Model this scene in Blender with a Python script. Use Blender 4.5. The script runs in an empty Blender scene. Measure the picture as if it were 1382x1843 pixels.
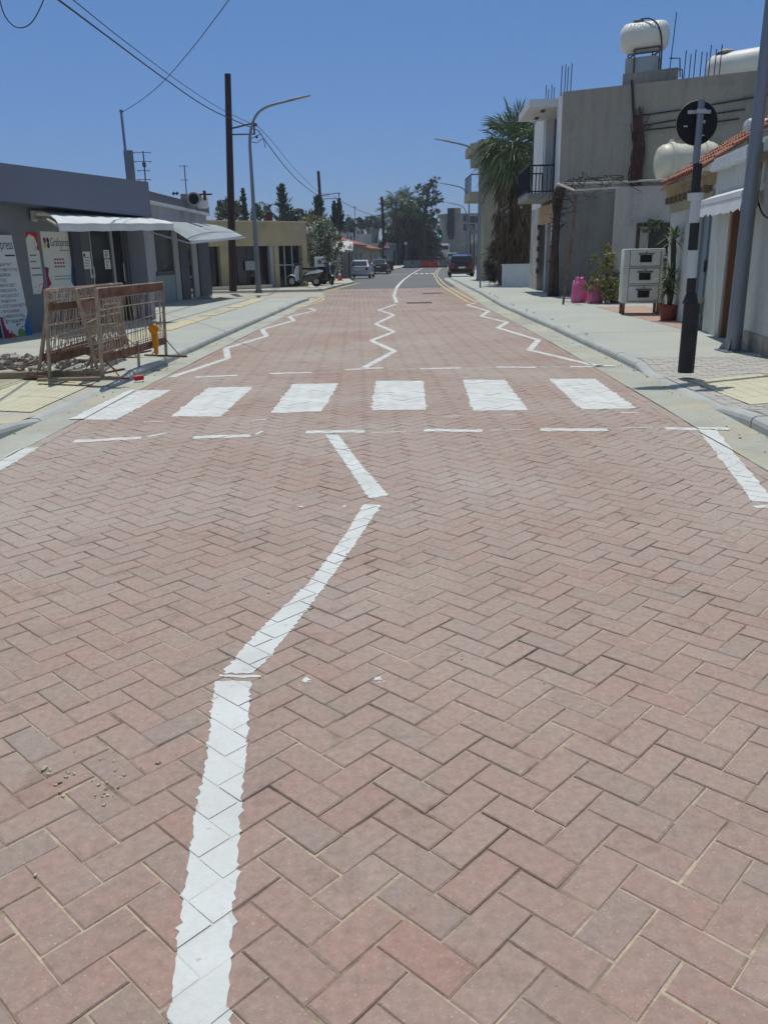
import bpy, bmesh, math, random
from mathutils import Vector, Matrix, Quaternion
import mathutils
R = random.Random(7)
rad = math.radians
scene = bpy.context.scene
COL = scene.collection

# ------------------------------------------------------------------ camera
F_PX, PITCH, ROLL, CAM_H = 1475.0, .3040, .018, 1.43
_fwd = Vector((0, math.cos(PITCH), -math.sin(PITCH)))
_rt = Vector((1, 0, 0))
_dn = _fwd.cross(_rt)
RR = _rt * math.cos(ROLL) + _dn * math.sin(ROLL)
DD = -_rt * math.sin(ROLL) + _dn * math.cos(ROLL)
cam_d = bpy.data.cameras.new("camera")
cam = bpy.data.objects.new("camera", cam_d)
COL.objects.link(cam)
cam_d.sensor_fit = 'VERTICAL'
cam_d.sensor_height = 24
cam_d.lens = F_PX / 1843 * 24
cam_d.clip_start = .05
cam_d.clip_end = 3000
cam.matrix_world = Matrix(((RR.x, -DD.x, -_fwd.x, 0), (RR.y, -DD.y, -_fwd.y, 0), (RR.z, -DD.z, -_fwd.z, CAM_H), (0, 0, 0, 1)))
scene.camera = cam

# ------------------------------------------------------------------ light
SUN_EL, SUN_AZ = rad(71.5), rad(-7)          # sun almost straight ahead, high
to_sun = Vector((math.sin(SUN_AZ) * math.cos(SUN_EL), math.cos(SUN_AZ) * math.cos(SUN_EL), math.sin(SUN_EL)))
world = bpy.data.worlds.new("World")
scene.world = world
world.use_nodes = True
wn = world.node_tree
wn.nodes.clear()
sky = wn.nodes.new("ShaderNodeTexSky")
sky.sky_type = 'NISHITA'
sky.sun_disc = False
sky.sun_elevation = SUN_EL
sky.sun_rotation = SUN_AZ
sky.altitude = 0
sky.air_density = 1.0
sky.dust_density = 0.0
sky.ozone_density = 2.5
bg = wn.nodes.new("ShaderNodeBackground")
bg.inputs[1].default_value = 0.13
wo = wn.nodes.new("ShaderNodeOutputWorld")
# low sky toned darker and bluer, upper sky kept brighter as added fill
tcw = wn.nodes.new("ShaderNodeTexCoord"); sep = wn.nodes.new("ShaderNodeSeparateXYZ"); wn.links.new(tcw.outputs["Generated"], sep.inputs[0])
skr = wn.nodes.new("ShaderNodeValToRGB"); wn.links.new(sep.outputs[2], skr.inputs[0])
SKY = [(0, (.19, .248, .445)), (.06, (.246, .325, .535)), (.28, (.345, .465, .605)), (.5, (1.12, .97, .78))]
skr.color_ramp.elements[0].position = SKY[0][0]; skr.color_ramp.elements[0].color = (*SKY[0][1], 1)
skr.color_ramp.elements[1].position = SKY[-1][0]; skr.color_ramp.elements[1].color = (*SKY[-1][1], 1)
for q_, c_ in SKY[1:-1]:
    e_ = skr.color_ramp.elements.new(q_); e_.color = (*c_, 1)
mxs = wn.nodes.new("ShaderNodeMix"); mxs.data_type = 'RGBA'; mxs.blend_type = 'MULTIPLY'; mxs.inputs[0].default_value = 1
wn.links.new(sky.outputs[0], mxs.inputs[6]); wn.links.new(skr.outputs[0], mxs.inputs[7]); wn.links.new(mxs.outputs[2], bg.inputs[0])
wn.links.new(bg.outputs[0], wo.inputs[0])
sl = bpy.data.lights.new("sun", 'SUN')
sl.energy = 2.75
sl.angle = rad(.53)
sl.color = (1, .955, .88)
sun = bpy.data.objects.new("sun", sl)
COL.objects.link(sun)
sun.rotation_euler = to_sun.to_track_quat('Z', 'Y').to_euler()
sun.location = (0, 0, 40)
scene.view_settings.view_transform = 'Standard'
scene.view_settings.look = 'None'
scene.view_settings.gamma = 1
scene.view_settings.exposure = 0.08

# ------------------------------------------------------------------ measuring the photograph's place
PROF = [(-50, 0), (30, 0), (45, -.08), (60, -.22), (70, -.36), (85, -.35), (110, -.2), (130, .1), (150, .5), (200, 1.6), (260, 3.2), (400, 6), (900, 7)]
def zg(y):                                   # height of the street along its length
    for (a, za), (b, zb) in zip(PROF, PROF[1:]):
        if y <= b:
            t = max(0, (y - a) / (b - a)); return za + t * (zb - za)
    return PROF[-1][1]
def ray(x, y): return (x - 691) * RR + (y - 921.5) * DD + F_PX * _fwd
def at(x, y, Y):                             # the point seen at pixel x, y standing Y metres down the street
    v = ray(x, y); return v * (Y / v.y) + Vector((0, 0, CAM_H))
def gnd(x, y, z0=0.0):                       # the point of the ground seen at pixel x, y
    v = ray(x, y); t = 1 / v.y
    while t < 400 / v.y:
        q = v * t + Vector((0, 0, CAM_H))
        if q.z <= zg(q.y) + z0: return q
        t += .03 / v.y
    return q
def lerp(tab, y):
    if y <= tab[0][0]: return tab[0][1]
    for (a, va), (b, vb) in zip(tab, tab[1:]):
        if y <= b: return va + (vb - va) * (y - a) / (b - a)
    return tab[-1][1]
def catmull(pts, n=8):
    P = [Vector(p) for p in pts]; P = [2 * P[0] - P[1]] + P + [2 * P[-1] - P[-2]]; out = []
    for i in range(1, len(P) - 2):
        for k in range(n):
            t = k / n
            out.append(.5 * ((2 * P[i]) + (-P[i - 1] + P[i + 1]) * t + (2 * P[i - 1] - 5 * P[i] + 4 * P[i + 1] - P[i + 2]) * t * t + (-P[i - 1] + 3 * P[i] - 3 * P[i + 1] + P[i + 2]) * t ** 3))
    out.append(P[-2]); return out

# ------------------------------------------------------------------ materials
def L(r, g, b):
    f = lambda c: (c / 255 / 12.92) if c / 255 <= .04045 else ((c / 255 + .055) / 1.055) ** 2.4
    return (f(r), f(g), f(b))
def mat(name, c, c2=None, scale=3, rough=.8, bump=0, bscale=None, metal=0, speck=.12, contrast=(.35, .65), spec=.35, c3=None, c3scale=.5, c3pos=(.55, .7), stretch=None, trans=0, streak=0):
    m = bpy.data.materials.new(name); m.use_nodes = True
    nt = m.node_tree; N = nt.nodes; K = nt.links
    p = N["Principled BSDF"]
    p.inputs["Roughness"].default_value = rough
    p.inputs["Metallic"].default_value = metal
    p.inputs["Specular IOR Level"].default_value = spec
    tc = N.new("ShaderNodeTexCoord"); src = tc.outputs["Object"]
    if stretch:
        mp = N.new("ShaderNodeMapping"); mp.inputs["Scale"].default_value = stretch
        K.new(src, mp.inputs[0]); src = mp.outputs[0]
    def noise(s, d=5, r=.6):
        n = N.new("ShaderNodeTexNoise"); n.inputs["Scale"].default_value = s; n.inputs["Detail"].default_value = d; n.inputs["Roughness"].default_value = r
        K.new(src, n.inputs["Vector"]); return n.outputs["Fac"]
    def ramp(fac, a, b):
        r = N.new("ShaderNodeMapRange"); r.inputs[1].default_value = a; r.inputs[2].default_value = b; r.clamp = True
        K.new(fac, r.inputs[0]); return r.outputs[0]
    def mix(fac, a, b, blend='MIX'):
        x = N.new("ShaderNodeMix"); x.data_type = 'RGBA'; x.blend_type = blend
        if isinstance(fac, float): x.inputs[0].default_value = fac
        else: K.new(fac, x.inputs[0])
        for i, v in ((6, a), (7, b)):
            if isinstance(v, tuple): x.inputs[i].default_value = (*v, 1)
            else: K.new(v, x.inputs[i])
        return x.outputs[2]
    col = c
    if c2: col = mix(ramp(noise(scale), *contrast), c, c2)
    if c3: col = mix(ramp(noise(c3scale, 7, .65), *c3pos), col, c3)
    if speck:
        f = ramp(noise(scale * 14 + 4, 3, .7), .25, .75)
        a = tuple([1 - speck] * 3); b = tuple([1 + speck] * 3)
        col = mix(1.0, col, mix(f, a, b), 'MULTIPLY')
    if streak:
        mp2 = N.new("ShaderNodeMapping"); mp2.inputs["Scale"].default_value = (2.6, 2.6, .16); K.new(tc.outputs["Object"], mp2.inputs[0])
        n2 = N.new("ShaderNodeTexNoise"); n2.inputs["Scale"].default_value = 1.3; n2.inputs["Detail"].default_value = 8; n2.inputs["Roughness"].default_value = .7; K.new(mp2.outputs[0], n2.inputs["Vector"])
        col = mix(ramp(n2.outputs["Fac"], .5, .78), col, mix(1.0, col, tuple([1 - streak] * 3), 'MULTIPLY'))
        n3 = N.new("ShaderNodeTexNoise"); n3.inputs["Scale"].default_value = .9; n3.inputs["Detail"].default_value = 9; n3.inputs["Roughness"].default_value = .72; K.new(tc.outputs["Object"], n3.inputs["Vector"])
        col = mix(ramp(n3.outputs["Fac"], .53, .6), col, mix(1.0, col, tuple([1 - streak * .45] * 3), 'MULTIPLY'))
    if isinstance(col, tuple): p.inputs["Base Color"].default_value = (*col, 1)
    else: K.new(col, p.inputs["Base Color"])
    if bump:
        b = N.new("ShaderNodeBump"); b.inputs["Strength"].default_value = min(1, bump); b.inputs["Distance"].default_value = .02
        K.new(noise(bscale or scale * 8, 6, .65), b.inputs["Height"]); K.new(b.outputs[0], p.inputs["Normal"])
    if trans: p.inputs["Transmission Weight"].default_value = trans
    return m

# ------------------------------------------------------------------ mesh building
OFF = {}
class MB:
    def __init__(s): s.v = []; s.f = []; s.p = []
    def add(s, vs, fs):
        o = len(s.v); s.p.append((o, len(s.f))); s.v += [Vector(v) for v in vs]; s.f += [[i + o for i in f] for f in fs]; return s
    def quad(s, *p): return s.add(p, [list(range(len(p)))])
    def box(s, c, d, rz=0, rot=None):
        x, y, z = [k / 2 for k in d]
        P = [Vector((a, b, e)) for e in (-z, z) for a, b in ((-x, -y), (x, -y), (x, y), (-x, y))]
        M = rot if rot else Matrix.Rotation(rz, 3, 'Z')
        return s.add([M @ p + Vector(c) for p in P], [[3, 2, 1, 0], [4, 5, 6, 7], [0, 1, 5, 4], [1, 2, 6, 5], [2, 3, 7, 6], [3, 0, 4, 7]])
    def cbox(s, c, d, b=.02, rz=0, rot=None):      # a box with chamfered edges
        bm = bmesh.new(); bmesh.ops.create_cube(bm, size=1)
        for v in bm.verts: v.co = Vector((v.co.x * d[0], v.co.y * d[1], v.co.z * d[2]))
        bmesh.ops.bevel(bm, geom=list(bm.edges), offset=min(b, min(d) * .45), segments=2, profile=.5, affect='EDGES')
        M = rot if rot else Matrix.Rotation(rz, 3, 'Z')
        bm.verts.index_update()
        s.add([M @ v.co + Vector(c) for v in bm.verts], [[v.index for v in f.verts] for f in bm.faces]); bm.free(); return s
    def prism(s, base, vec):
        n = len(base); b = [Vector(p) for p in base]; t = [p + Vector(vec) for p in b]
        return s.add(b + t, [list(range(n))[::-1], list(range(n, 2 * n))] + [[i, (i + 1) % n, (i + 1) % n + n, i + n] for i in range(n)])
    def tube(s, pts, r, n=8, cap=True, flat=1.0):
        P = [Vector(p) for p in pts]; rs = r if isinstance(r, (list, tuple)) else [r] * len(P)
        vs = []; up = None
        for i, p in enumerate(P):
            d = (P[min(i + 1, len(P) - 1)] - P[max(i - 1, 0)]).normalized()
            if up is None: up = d.orthogonal().normalized() if abs(d.z) > .98 else Vector((0, 0, 1))
            a = d.cross(up)
            a = a.normalized() if a.length > 1e-5 else d.orthogonal().normalized()
            b = a.cross(d).normalized(); up = b
            for k in range(n):
                t = 2 * math.pi * k / n; vs.append(p + (a * math.cos(t) + b * math.sin(t) * flat) * rs[i])
        fs = [[i * n + k, i * n + (k + 1) % n, (i + 1) * n + (k + 1) % n, (i + 1) * n + k] for i in range(len(P) - 1) for k in range(n)]
        if cap: fs += [list(range(n))[::-1], [(len(P) - 1) * n + k for k in range(n)]]
        return s.add(vs, fs)
    def cyl(s, a, b, r, r2=None, n=12): return s.tube([a, b], [r, r if r2 is None else r2], n)
    def lathe(s, o, prof, n=20, axis=(0, 0, 1)):
        A = Vector(axis).normalized(); U = A.orthogonal().normalized(); W = A.cross(U); o = Vector(o)
        vs = [o + A * z + (U * math.cos(2 * math.pi * k / n) + W * math.sin(2 * math.pi * k / n)) * r for r, z in prof for k in range(n)]
        fs = [[i * n + k, i * n + (k + 1) % n, (i + 1) * n + (k + 1) % n, (i + 1) * n + k] for i in range(len(prof) - 1) for k in range(n)]
        fs += [list(range(n))[::-1], [(len(prof) - 1) * n + k for k in range(n)]]
        return s.add(vs, fs)
    def ell(s, c, r, u=12, v=8, jit=0, rot=None):
        c = Vector(c); vs = []
        for i in range(v + 1):
            ph = -math.pi / 2 + math.pi * i / v
            for k in range(u):
                th = 2 * math.pi * k / u; j = 1 + R.uniform(-jit, jit)
                q = Vector((r[0] * math.cos(ph) * math.cos(th) * j, r[1] * math.cos(ph) * math.sin(th) * j, r[2] * math.sin(ph) * j))
                vs.append((rot @ q if rot else q) + c)
        return s.add(vs, [[i * u + k, i * u + (k + 1) % u, (i + 1) * u + (k + 1) % u, (i + 1) * u + k] for i in range(v) for k in range(u)])
    def torus(s, c, R1, r, axis=(1, 0, 0), n=24, m=8):
        A = Vector(axis).normalized(); U = A.orthogonal().normalized(); W = A.cross(U); c = Vector(c); vs = []
        for i in range(n):
            t = 2 * math.pi * i / n; d = U * math.cos(t) + W * math.sin(t)
            for k in range(m):
                q = 2 * math.pi * k / m; vs.append(c + d * (R1 + r * math.cos(q)) + A * r * math.sin(q))
        return s.add(vs, [[i * m + k, i * m + (k + 1) % m, ((i + 1) % n) * m + (k + 1) % m, ((i + 1) % n) * m + k] for i in range(n) for k in range(m)])
    def loft(s, rings, cap=True):
        n = len(rings[0]); vs = [p for r in rings for p in r]
        fs = [[i * n + k, i * n + (k + 1) % n, (i + 1) * n + (k + 1) % n, (i + 1) * n + k] for i in range(len(rings) - 1) for k in range(n)]
        if cap: fs += [list(range(n))[::-1], [(len(rings) - 1) * n + k for k in range(n)]]
        return s.add(vs, fs)
    def leaf(s, c, size, d=None, w=.5):               # one leaf: a bent pair of triangles
        d = d or Vector((R.gauss(0, 1), R.gauss(0, 1), R.gauss(0, 1))).normalized()
        a = d.cross(Vector((R.gauss(0, 1), R.gauss(0, 1), R.gauss(0, 1)))).normalized()
        c = Vector(c); k = size
        return s.add([c - d * k * .5, c + a * k * w * .5, c + d * k * .5, c - a * k * w * .5], [[0, 1, 2], [0, 2, 3]])
    def build(s, name, m, parent=None, smooth=False, base=None):
        me = bpy.data.meshes.new(name); o = bpy.data.objects.new(name, me); COL.objects.link(o)
        if parent is None:
            if base is None:
                xs = [v.x for v in s.v]; ys = [v.y for v in s.v]
                base = Vector(((min(xs) + max(xs)) / 2, (min(ys) + max(ys)) / 2, min(v.z for v in s.v)))
            off = Vector(base); o.location = off
        else:
            off = OFF[parent.name]; o.parent = parent
        OFF[o.name] = off
        me.from_pydata([v - off for v in s.v], [], s.f)
        me.validate(); 
        bm = bmesh.new(); bm.from_mesh(me); bmesh.ops.recalc_face_normals(bm, faces=bm.faces); bm.to_mesh(me); bm.free()
        me.materials.append(m)
        if smooth:
            for p in me.polygons: p.use_smooth = True
            if smooth is not True: me.set_sharp_from_angle(angle=rad(smooth))
        me.update(); return o

def each(s, name, m, parent, smooth=False):            # every piece a part of its own
    out = []
    for i, (v0, f0) in enumerate(s.p):
        v1, f1 = s.p[i + 1] if i + 1 < len(s.p) else (len(s.v), len(s.f))
        b = MB(); b.v = s.v[v0:v1]; b.f = [[k - v0 for k in f] for f in s.f[f0:f1]]; out.append(b.build(name, m, parent, smooth))
    return out[0]
MB.each = each

def tag(o, label, cat, group=None):
    o["label"] = label; o["category"] = cat
    if group: o["group"] = group
    return o
def kind(o, k): o["kind"] = k; return o
def thing(name, label, cat, loc=(0, 0, 0), group=None, local=False):
    o = bpy.data.objects.new(name, None); COL.objects.link(o); o.location = loc; o.empty_display_size = .2
    OFF[o.name] = Vector((0, 0, 0)) if local else Vector(loc)
    return tag(o, label, cat, group)
def dup(root, loc, rz=0, label=None, group=None, scale=None):
    r = root.copy(); COL.objects.link(r); r.location = loc; r.rotation_euler = (0, 0, rz)
    if scale: r.scale = scale
    if label: r["label"] = label
    if group: r["group"] = group
    def kids(a, b):
        for ch in a.children:
            c = ch.copy(); COL.objects.link(c); c.parent = b; kids(ch, c)
    kids(root, r); return r
def place(o, loc, rz=0): o.location = loc; o.rotation_euler = (0, 0, rz); return o

class Fac:                                            # a vertical plane standing on the line A-B
    def __init__(s, A, B, flip=False):
        s.A = Vector((A[0], A[1], 0)); d = Vector((B[0] - A[0], B[1] - A[1], 0)); s.len = d.length; s.d = d.normalized()
        s.n = Vector((s.d.y, -s.d.x, 0)) * (-1 if flip else 1)
    def pt(s, a, z, t=0): return s.A + s.d * a + s.n * t + Vector((0, 0, z))
    def sz(s, px, py, off=0):
        v = ray(px, py); o = Vector((0, 0, CAM_H)); P = s.A + s.n * off
        t = (P - o).dot(s.n) / v.dot(s.n); q = o + v * t
        return (q - P).dot(s.d), q.z
    def rect(s, mb, a0, a1, z0, z1, t0, t1):
        return mb.prism([s.pt(a0, z0, t0), s.pt(a1, z0, t0), s.pt(a1, z1, t0), s.pt(a0, z1, t0)], s.n * (t1 - t0))
    def prect(s, mb, p0, p1, t0, t1, off=0):
        a0, z0 = s.sz(*p0, off); a1, z1 = s.sz(*p1, off); return s.rect(mb, min(a0, a1), max(a0, a1), min(z0, z1), max(z0, z1), t0, t1)
    def poly(s, mb, pts, t0, t1): return mb.prism([s.pt(a, z, t0) for a, z in pts], s.n * (t1 - t0))

def lettering(mb, body, origin, xd, ud, size, width=None, align='LEFT', thick=.002):
    cu = bpy.data.curves.new("txt", 'FONT'); cu.body = body; cu.align_x = align; cu.size = 1
    o = bpy.data.objects.new("txt", cu); COL.objects.link(o)
    dg = bpy.context.evaluated_depsgraph_get(); me = bpy.data.meshes.new_from_object(o.evaluated_get(dg))
    xs = [v.co.x for v in me.vertices]; k = size
    kx = k if not width else width / max(1e-3, max(xs) - min(xs))
    xd = Vector(xd).normalized(); ud = Vector(ud).normalized(); n = xd.cross(ud)
    mb.add([Vector(origin) + xd * v.co.x * kx + ud * v.co.y * k + n * thick for v in me.vertices], [list(p.vertices) for p in me.polygons])
    bpy.data.objects.remove(o); bpy.data.meshes.remove(me); bpy.data.curves.remove(cu); return mb
# ================================================================== GROUND
M_conc = mat("pavement_concrete", L(172, 179, 173), L(186, 187, 174), scale=.55, rough=.9, bump=.25, bscale=40, speck=.07, c3=L(198, 187, 156), c3scale=.35, c3pos=(.6, .75))
M_conc2 = mat("gutter_concrete", L(184, 190, 180), L(166, 164, 150), scale=.8, rough=.9, bump=.25, bscale=45, speck=.08, c3=L(196, 184, 152), c3scale=.7, c3pos=(.52, .68))
M_kerb = mat("kerb_stone", L(186, 190, 186), L(172, 175, 170), scale=2, rough=.9, bump=.3, bscale=60, speck=.1)
M_sand = mat("joint_sand", L(112, 96, 82), L(196, 180, 156), scale=2.3, rough=1, bump=.5, bscale=120, speck=.25, contrast=(.36, .56))
M_asph = mat("asphalt", L(104, 106, 108), L(120, 121, 120), scale=.3, rough=.9, bump=.3, bscale=80, speck=.12)
M_paint = mat("road_paint", L(222, 225, 221), L(208, 210, 204), scale=3, rough=.7, bump=.3, bscale=90, speck=.05, c3=L(178, 168, 160), c3scale=14, c3pos=(.62, .72))
M_paintj = mat("road_paint_in_joints", L(210, 212, 208), L(202, 205, 200), scale=9, rough=.8, speck=.1)
M_yel = mat("yellow_paint", L(212, 200, 156), L(190, 176, 134), scale=2, rough=.8, speck=.08)
M_tact = mat("tactile_tile", L(208, 203, 176), L(198, 194, 168), scale=2.5, rough=.85, speck=.08, c3=L(190, 184, 162), c3scale=1.2)
M_earth = mat("dry_earth", L(150, 134, 106), L(120, 112, 84), scale=.08, rough=1, speck=.15)

def brick_mat():
    m = bpy.data.materials.new("paving_brick"); m.use_nodes = True
    nt = m.node_tree; N = nt.nodes; K = nt.links; p = N["Principled BSDF"]
    p.inputs["Roughness"].default_value = .85; p.inputs["Specular IOR Level"].default_value = .3
    geo = N.new("ShaderNodeNewGeometry")
    ramp = N.new("ShaderNodeValToRGB"); ramp.color_ramp.interpolation = 'LINEAR'
    stops = [(0, L(156, 138, 127)), (.12, L(161, 140, 129)), (.3, L(166, 141, 129)), (.5, L(169, 146, 134)), (.7, L(168, 139, 127)), (.88, L(172, 150, 138)), (.95, L(168, 133, 120)), (.985, L(158, 143, 132)), (1, L(152, 139, 129))]
    cr = ramp.color_ramp
    cr.elements[0].position = 0; cr.elements[0].color = (*stops[0][1], 1); cr.elements[1].position = 1; cr.elements[1].color = (*stops[-1][1], 1)
    for q, c in stops[1:-1]:
        e = cr.elements.new(q); e.color = (*c, 1)
    K.new(geo.outputs["Random Per Island"], ramp.inputs[0])
    tc = N.new("ShaderNodeTexCoord")
    def noise(s, d, r=.6):
        n = N.new("ShaderNodeTexNoise"); n.inputs["Scale"].default_value = s; n.inputs["Detail"].default_value = d; n.inputs["Roughness"].default_value = r
        K.new(tc.outputs["Object"], n.inputs["Vector"]); return n.outputs["Fac"]
    def mr(f, a, b, c=0, d=1):
        r = N.new("ShaderNodeMapRange"); r.inputs[1].default_value = a; r.inputs[2].default_value = b; r.inputs[3].default_value = c; r.inputs[4].default_value = d; K.new(f, r.inputs[0]); return r.outputs[0]
    def mix(f, a, b, bl='MIX'):
        x = N.new("ShaderNodeMix"); x.data_type = 'RGBA'; x.blend_type = bl
        if isinstance(f, float): x.inputs[0].default_value = f
        else: K.new(f, x.inputs[0])
        for i, v in ((6, a), (7, b)):
            if isinstance(v, tuple): x.inputs[i].default_value = (*v, 1)
            else: K.new(v, x.inputs[i])
        return x.outputs[2]
    c = ramp.outputs[0]
    c = mix(mr(noise(2.6, 6, .62), .35, .65, 0, .6), c, L(170, 136, 123))
    c = mix(mr(noise(3.9, 6, .66), .48, .68, 0, .5), c, L(154, 142, 131))
    # cement-coloured wear blotches inside single bricks
    c = mix(mr(noise(7, 7, .7), .5, .72, 0, .6), c, L(157, 144, 132))
    # dust lying over whole stretches of the street
    sy = N.new("ShaderNodeSeparateXYZ"); K.new(tc.outputs["Object"], sy.inputs[0])
    mm = N.new("ShaderNodeMath"); mm.operation = 'MULTIPLY'; K.new(mr(noise(.55, 5, .6), .34, .64, .1, .85), mm.inputs[0]); K.new(mr(sy.outputs[1], 1.4, 4.6, .12, 1), mm.inputs[1])
    c = mix(mm.outputs[0], c, L(178, 167, 157))
    c = mix(mr(noise(1.7, 5, .6), .6, .85, 0, .28), c, L(120, 112, 104))
    c = mix(mr(noise(4.2, 8, .7), .56, .7, 0, .5), c, L(122, 108, 98))
    c = mix(mr(noise(1.15, 7, .68), .62, .78, 0, .42), c, L(190, 180, 168))
    # pale grains and small pits
    c = mix(mr(noise(170, 2, .5), .66, .74, 0, .75), c, L(212, 198, 182))
    c = mix(mr(noise(130, 2, .5), .30, .24, 0, .55), c, L(96, 80, 74))
    f = noise(38, 4, .7)
    g = N.new("ShaderNodeCombineColor"); v = mr(f, .25, .75, .8, 1.18)
    for i in range(3): K.new(v, g.inputs[i])
    c = mix(1.0, c, g.outputs[0], 'MULTIPLY')
    K.new(c, p.inputs["Base Color"])
    b = N.new("ShaderNodeBump"); b.inputs["Strength"].default_value = .55; b.inputs["Distance"].default_value = .004
    K.new(noise(140, 5, .7), b.inputs["Height"]); K.new(b.outputs[0], p.inputs["Normal"])
    return m
M_brick = brick_mat()

KL = [(-6, -3.38), (0, -3.32), (6.8, -3.22), (10.4, -3.1), (16.5, -2.9), (27, -2.55), (28.6, -2.4)]
KR = [(-6, 2.85), (0, 2.9), (6.3, 3.04), (7.3, 3.09), (11, 3.19), (15.7, 3.28), (23, 3.32), (31, 3.66), (40, 4.0), (55.6, 4.66), (71, 5.8), (86, 6.7), (109, 8.5), (130, 9.2), (160, 10.2), (260, 14)]
FL = [(27, -2.2), (31.8, -2.2), (37.1, -2.5), (40.6, -2.22), (49.4, -1.5), (65, -2.4), (75, -2.3), (90, .3), (111, 3.2), (130, 4.4), (160, 5.6), (260, 8.5)]   # far left edge of the carriageway
def kl(y): return lerp(KL, y)
def kr(y): return lerp(KR, y)
def bl(y): return kl(y) + .36 if y < 26 else (lerp([(26, lerp(KL, 26) + .36), (28.6, -2.05), (31.8, -2.02)], y) if y < 31.8 else lerp([(31.8, -2.02)] + FL[2:], y))
def br(y): return kr(y) - (.44 if y < 24 else lerp([(24, .44), (27, .42), (40, .45)], y))
Y_BR0, Y_BR1 = -2.5, 39.0
def ypts(a, b, s):
    n = max(1, int((b - a) / s)); return [a + (b - a) * i / n for i in range(n + 1)]
def strip(name, fl, fr, ys, dz, m, cols=1, zf=None, skirt=0):
    b = MB(); n = cols + 1; vs = []; fs = []
    for y in ys:
        for k in range(n):
            x = fl(y) + (fr(y) - fl(y)) * k / cols
            vs.append((x, y, (zf(x, y) if zf else zg(y)) + dz))
    for i in range(len(ys) - 1):
        for k in range(cols): fs.append([i * n + k, i * n + k + 1, (i + 1) * n + k + 1, (i + 1) * n + k])
    b.add(vs, fs); return kind(b.build(name, m, base=(0, 0, 0)), 'structure')

ys_far = [-60, -3, 10, 30, 38, 45, 52, 60, 66, 70, 78, 85, 97, 110, 120, 130, 140, 150, 175, 200, 230, 260, 330, 400, 900]
strip("ground", lambda y: -700, lambda y: 700, ys_far, -.16, M_earth, 8)
from mathutils import noise as mnoise
def bedz(x, y): return zg(y) - .0044 + .0016 * max(-1, min(1, 1.6 * mnoise.noise((x * 1.9, y * 1.9, 3.1)) + .8 * mnoise.noise((x * 11, y * 11, 8.3))))
strip("road_bed", lambda y: bl(y) - .05, lambda y: br(y) + .05, ypts(Y_BR0, 9, .055) + ypts(9.2, Y_BR1, .6), 0, M_sand, 90, zf=bedz)
strip("asphalt_road", lambda y: lerp(FL, y) - 1.2, lambda y: kr(y) + .02, [Y_BR1] + ypts(40, 260, 2.5), -.002, M_asph)
strip("side_street", lambda y: -26, lambda y: bl(y) - .001, ypts(28.75, 38.9, 1), -.006, mat("side_street_concrete", L(186, 182, 166), L(170, 168, 156), scale=.5, rough=.9, bump=.2, bscale=40, speck=.08))

# --- kerb heights: lowered at the crossing
def drop(y):
    if y < 6.9 or y > 10.4: return .10
    if y < 7.6: return lerp([(6.9, .10), (7.6, .018)], y)
    if y > 9.8: return lerp([(9.8, .018), (10.4, .10)], y)
    return .018
def zpav(x, y):
    e = (kl(y) - .12 - x) if x < 0 else (x - kr(y) - .12)
    t = min(1, max(0, e / 1.3)); return zg(y) + drop(y) * (1 - t) + .10 * t
def kerb(name, f, side, y0, y1):
    b = MB(); y = y0; j = 0
    while y < y1 - .2:
        L_ = .92 if y < 14 else 1.84; e = min(y + L_, y1); g = .006
        jz = R.uniform(-.004, .004); jx = R.uniform(-.006, .006)
        ring = []
        for yy in ([y + g, e - g] if y > 12 else [y + g, (y + e) / 2, e - g]):
            x0 = f(yy) + jx; h = drop(yy) + jz; z = zg(yy); s = side
            ring.append([Vector((x0, yy, z - .05)), Vector((x0, yy, z + max(.004, h - .045))), Vector((x0 + s * .012, yy, z + h - .016)), Vector((x0 + s * .04, yy, z + h)), Vector((x0 + s * .125, yy, z + h + .001)), Vector((x0 + s * .125, yy, z - .05))])
        b.loft(ring); y = e
    return kind(b.build(name, M_kerb, base=(0, 0, 0)), 'structure')
kerb("kerb", kr, 1, -2.5, 62)
kerb("kerb", kl, -1, -2.5, 28.6)
strip("gutter", br, lambda y: kr(y) + .01, ypts(-2.5, 62, 1), .001, M_conc2, 2, zf=lambda x, y: zg(y) + .006 * R.random())
strip("gutter", lambda y: kl(y) - .01, bl, ypts(-2.5, 28.6, 1), .001, M_conc2, 2, zf=lambda x, y: zg(y) + .006 * R.random())
strip("pavement", lambda y: kr(y) + .12, lambda y: kr(y) + 9, ypts(-2.5, 6.0, .5), 0, mat("pavement_blocks", L(176, 174, 168), L(186, 182, 174), scale=5, rough=.9, bump=.3, bscale=30, speck=.1), 10, zf=zpav)
strip("pavement", lambda y: kr(y) + .12, lambda y: kr(y) + 9, ypts(10.7, 130, .7), 0, M_conc, 10, zf=zpav)
M_slab = mat("pavement_slab", L(190, 184, 166), L(178, 176, 164), scale=.7, rough=.9, bump=.2, bscale=40, speck=.08, c3=L(204, 192, 158), c3scale=.5)
strip("pavement", lambda y: -18, lambda y: kl(y) - .12, ypts(-2.5, 10.6, .45), 0, M_slab, 12, zf=zpav)
strip("pavement", lambda y: -18, lambda y: kl(y) - .12, ypts(10.61, 28.75, .7), 0, M_conc, 12, zf=zpav)
def far_pav_l(y): return -14
strip("pavement", lambda y: -20, lambda y: lerp(FL, y) - .13, [37.2] + ypts(38, 130, 2), .10, M_slab, 5)
b = MB()
for y in ypts(36.95, 129, 2)[:-1]:
    f = lambda q: Vector((lerp(FL, q) - .0, q, zg(q)))
    b.loft([[f(q) + Vector((0, 0, -.05)), f(q) + Vector((0, 0, .085)), f(q) + Vector((-.04, 0, .108)), f(q) + Vector((-.15, 0, .108)), f(q) + Vector((-.15, 0, -.05))] for q in (y + .01, y + 1.98)])
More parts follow.
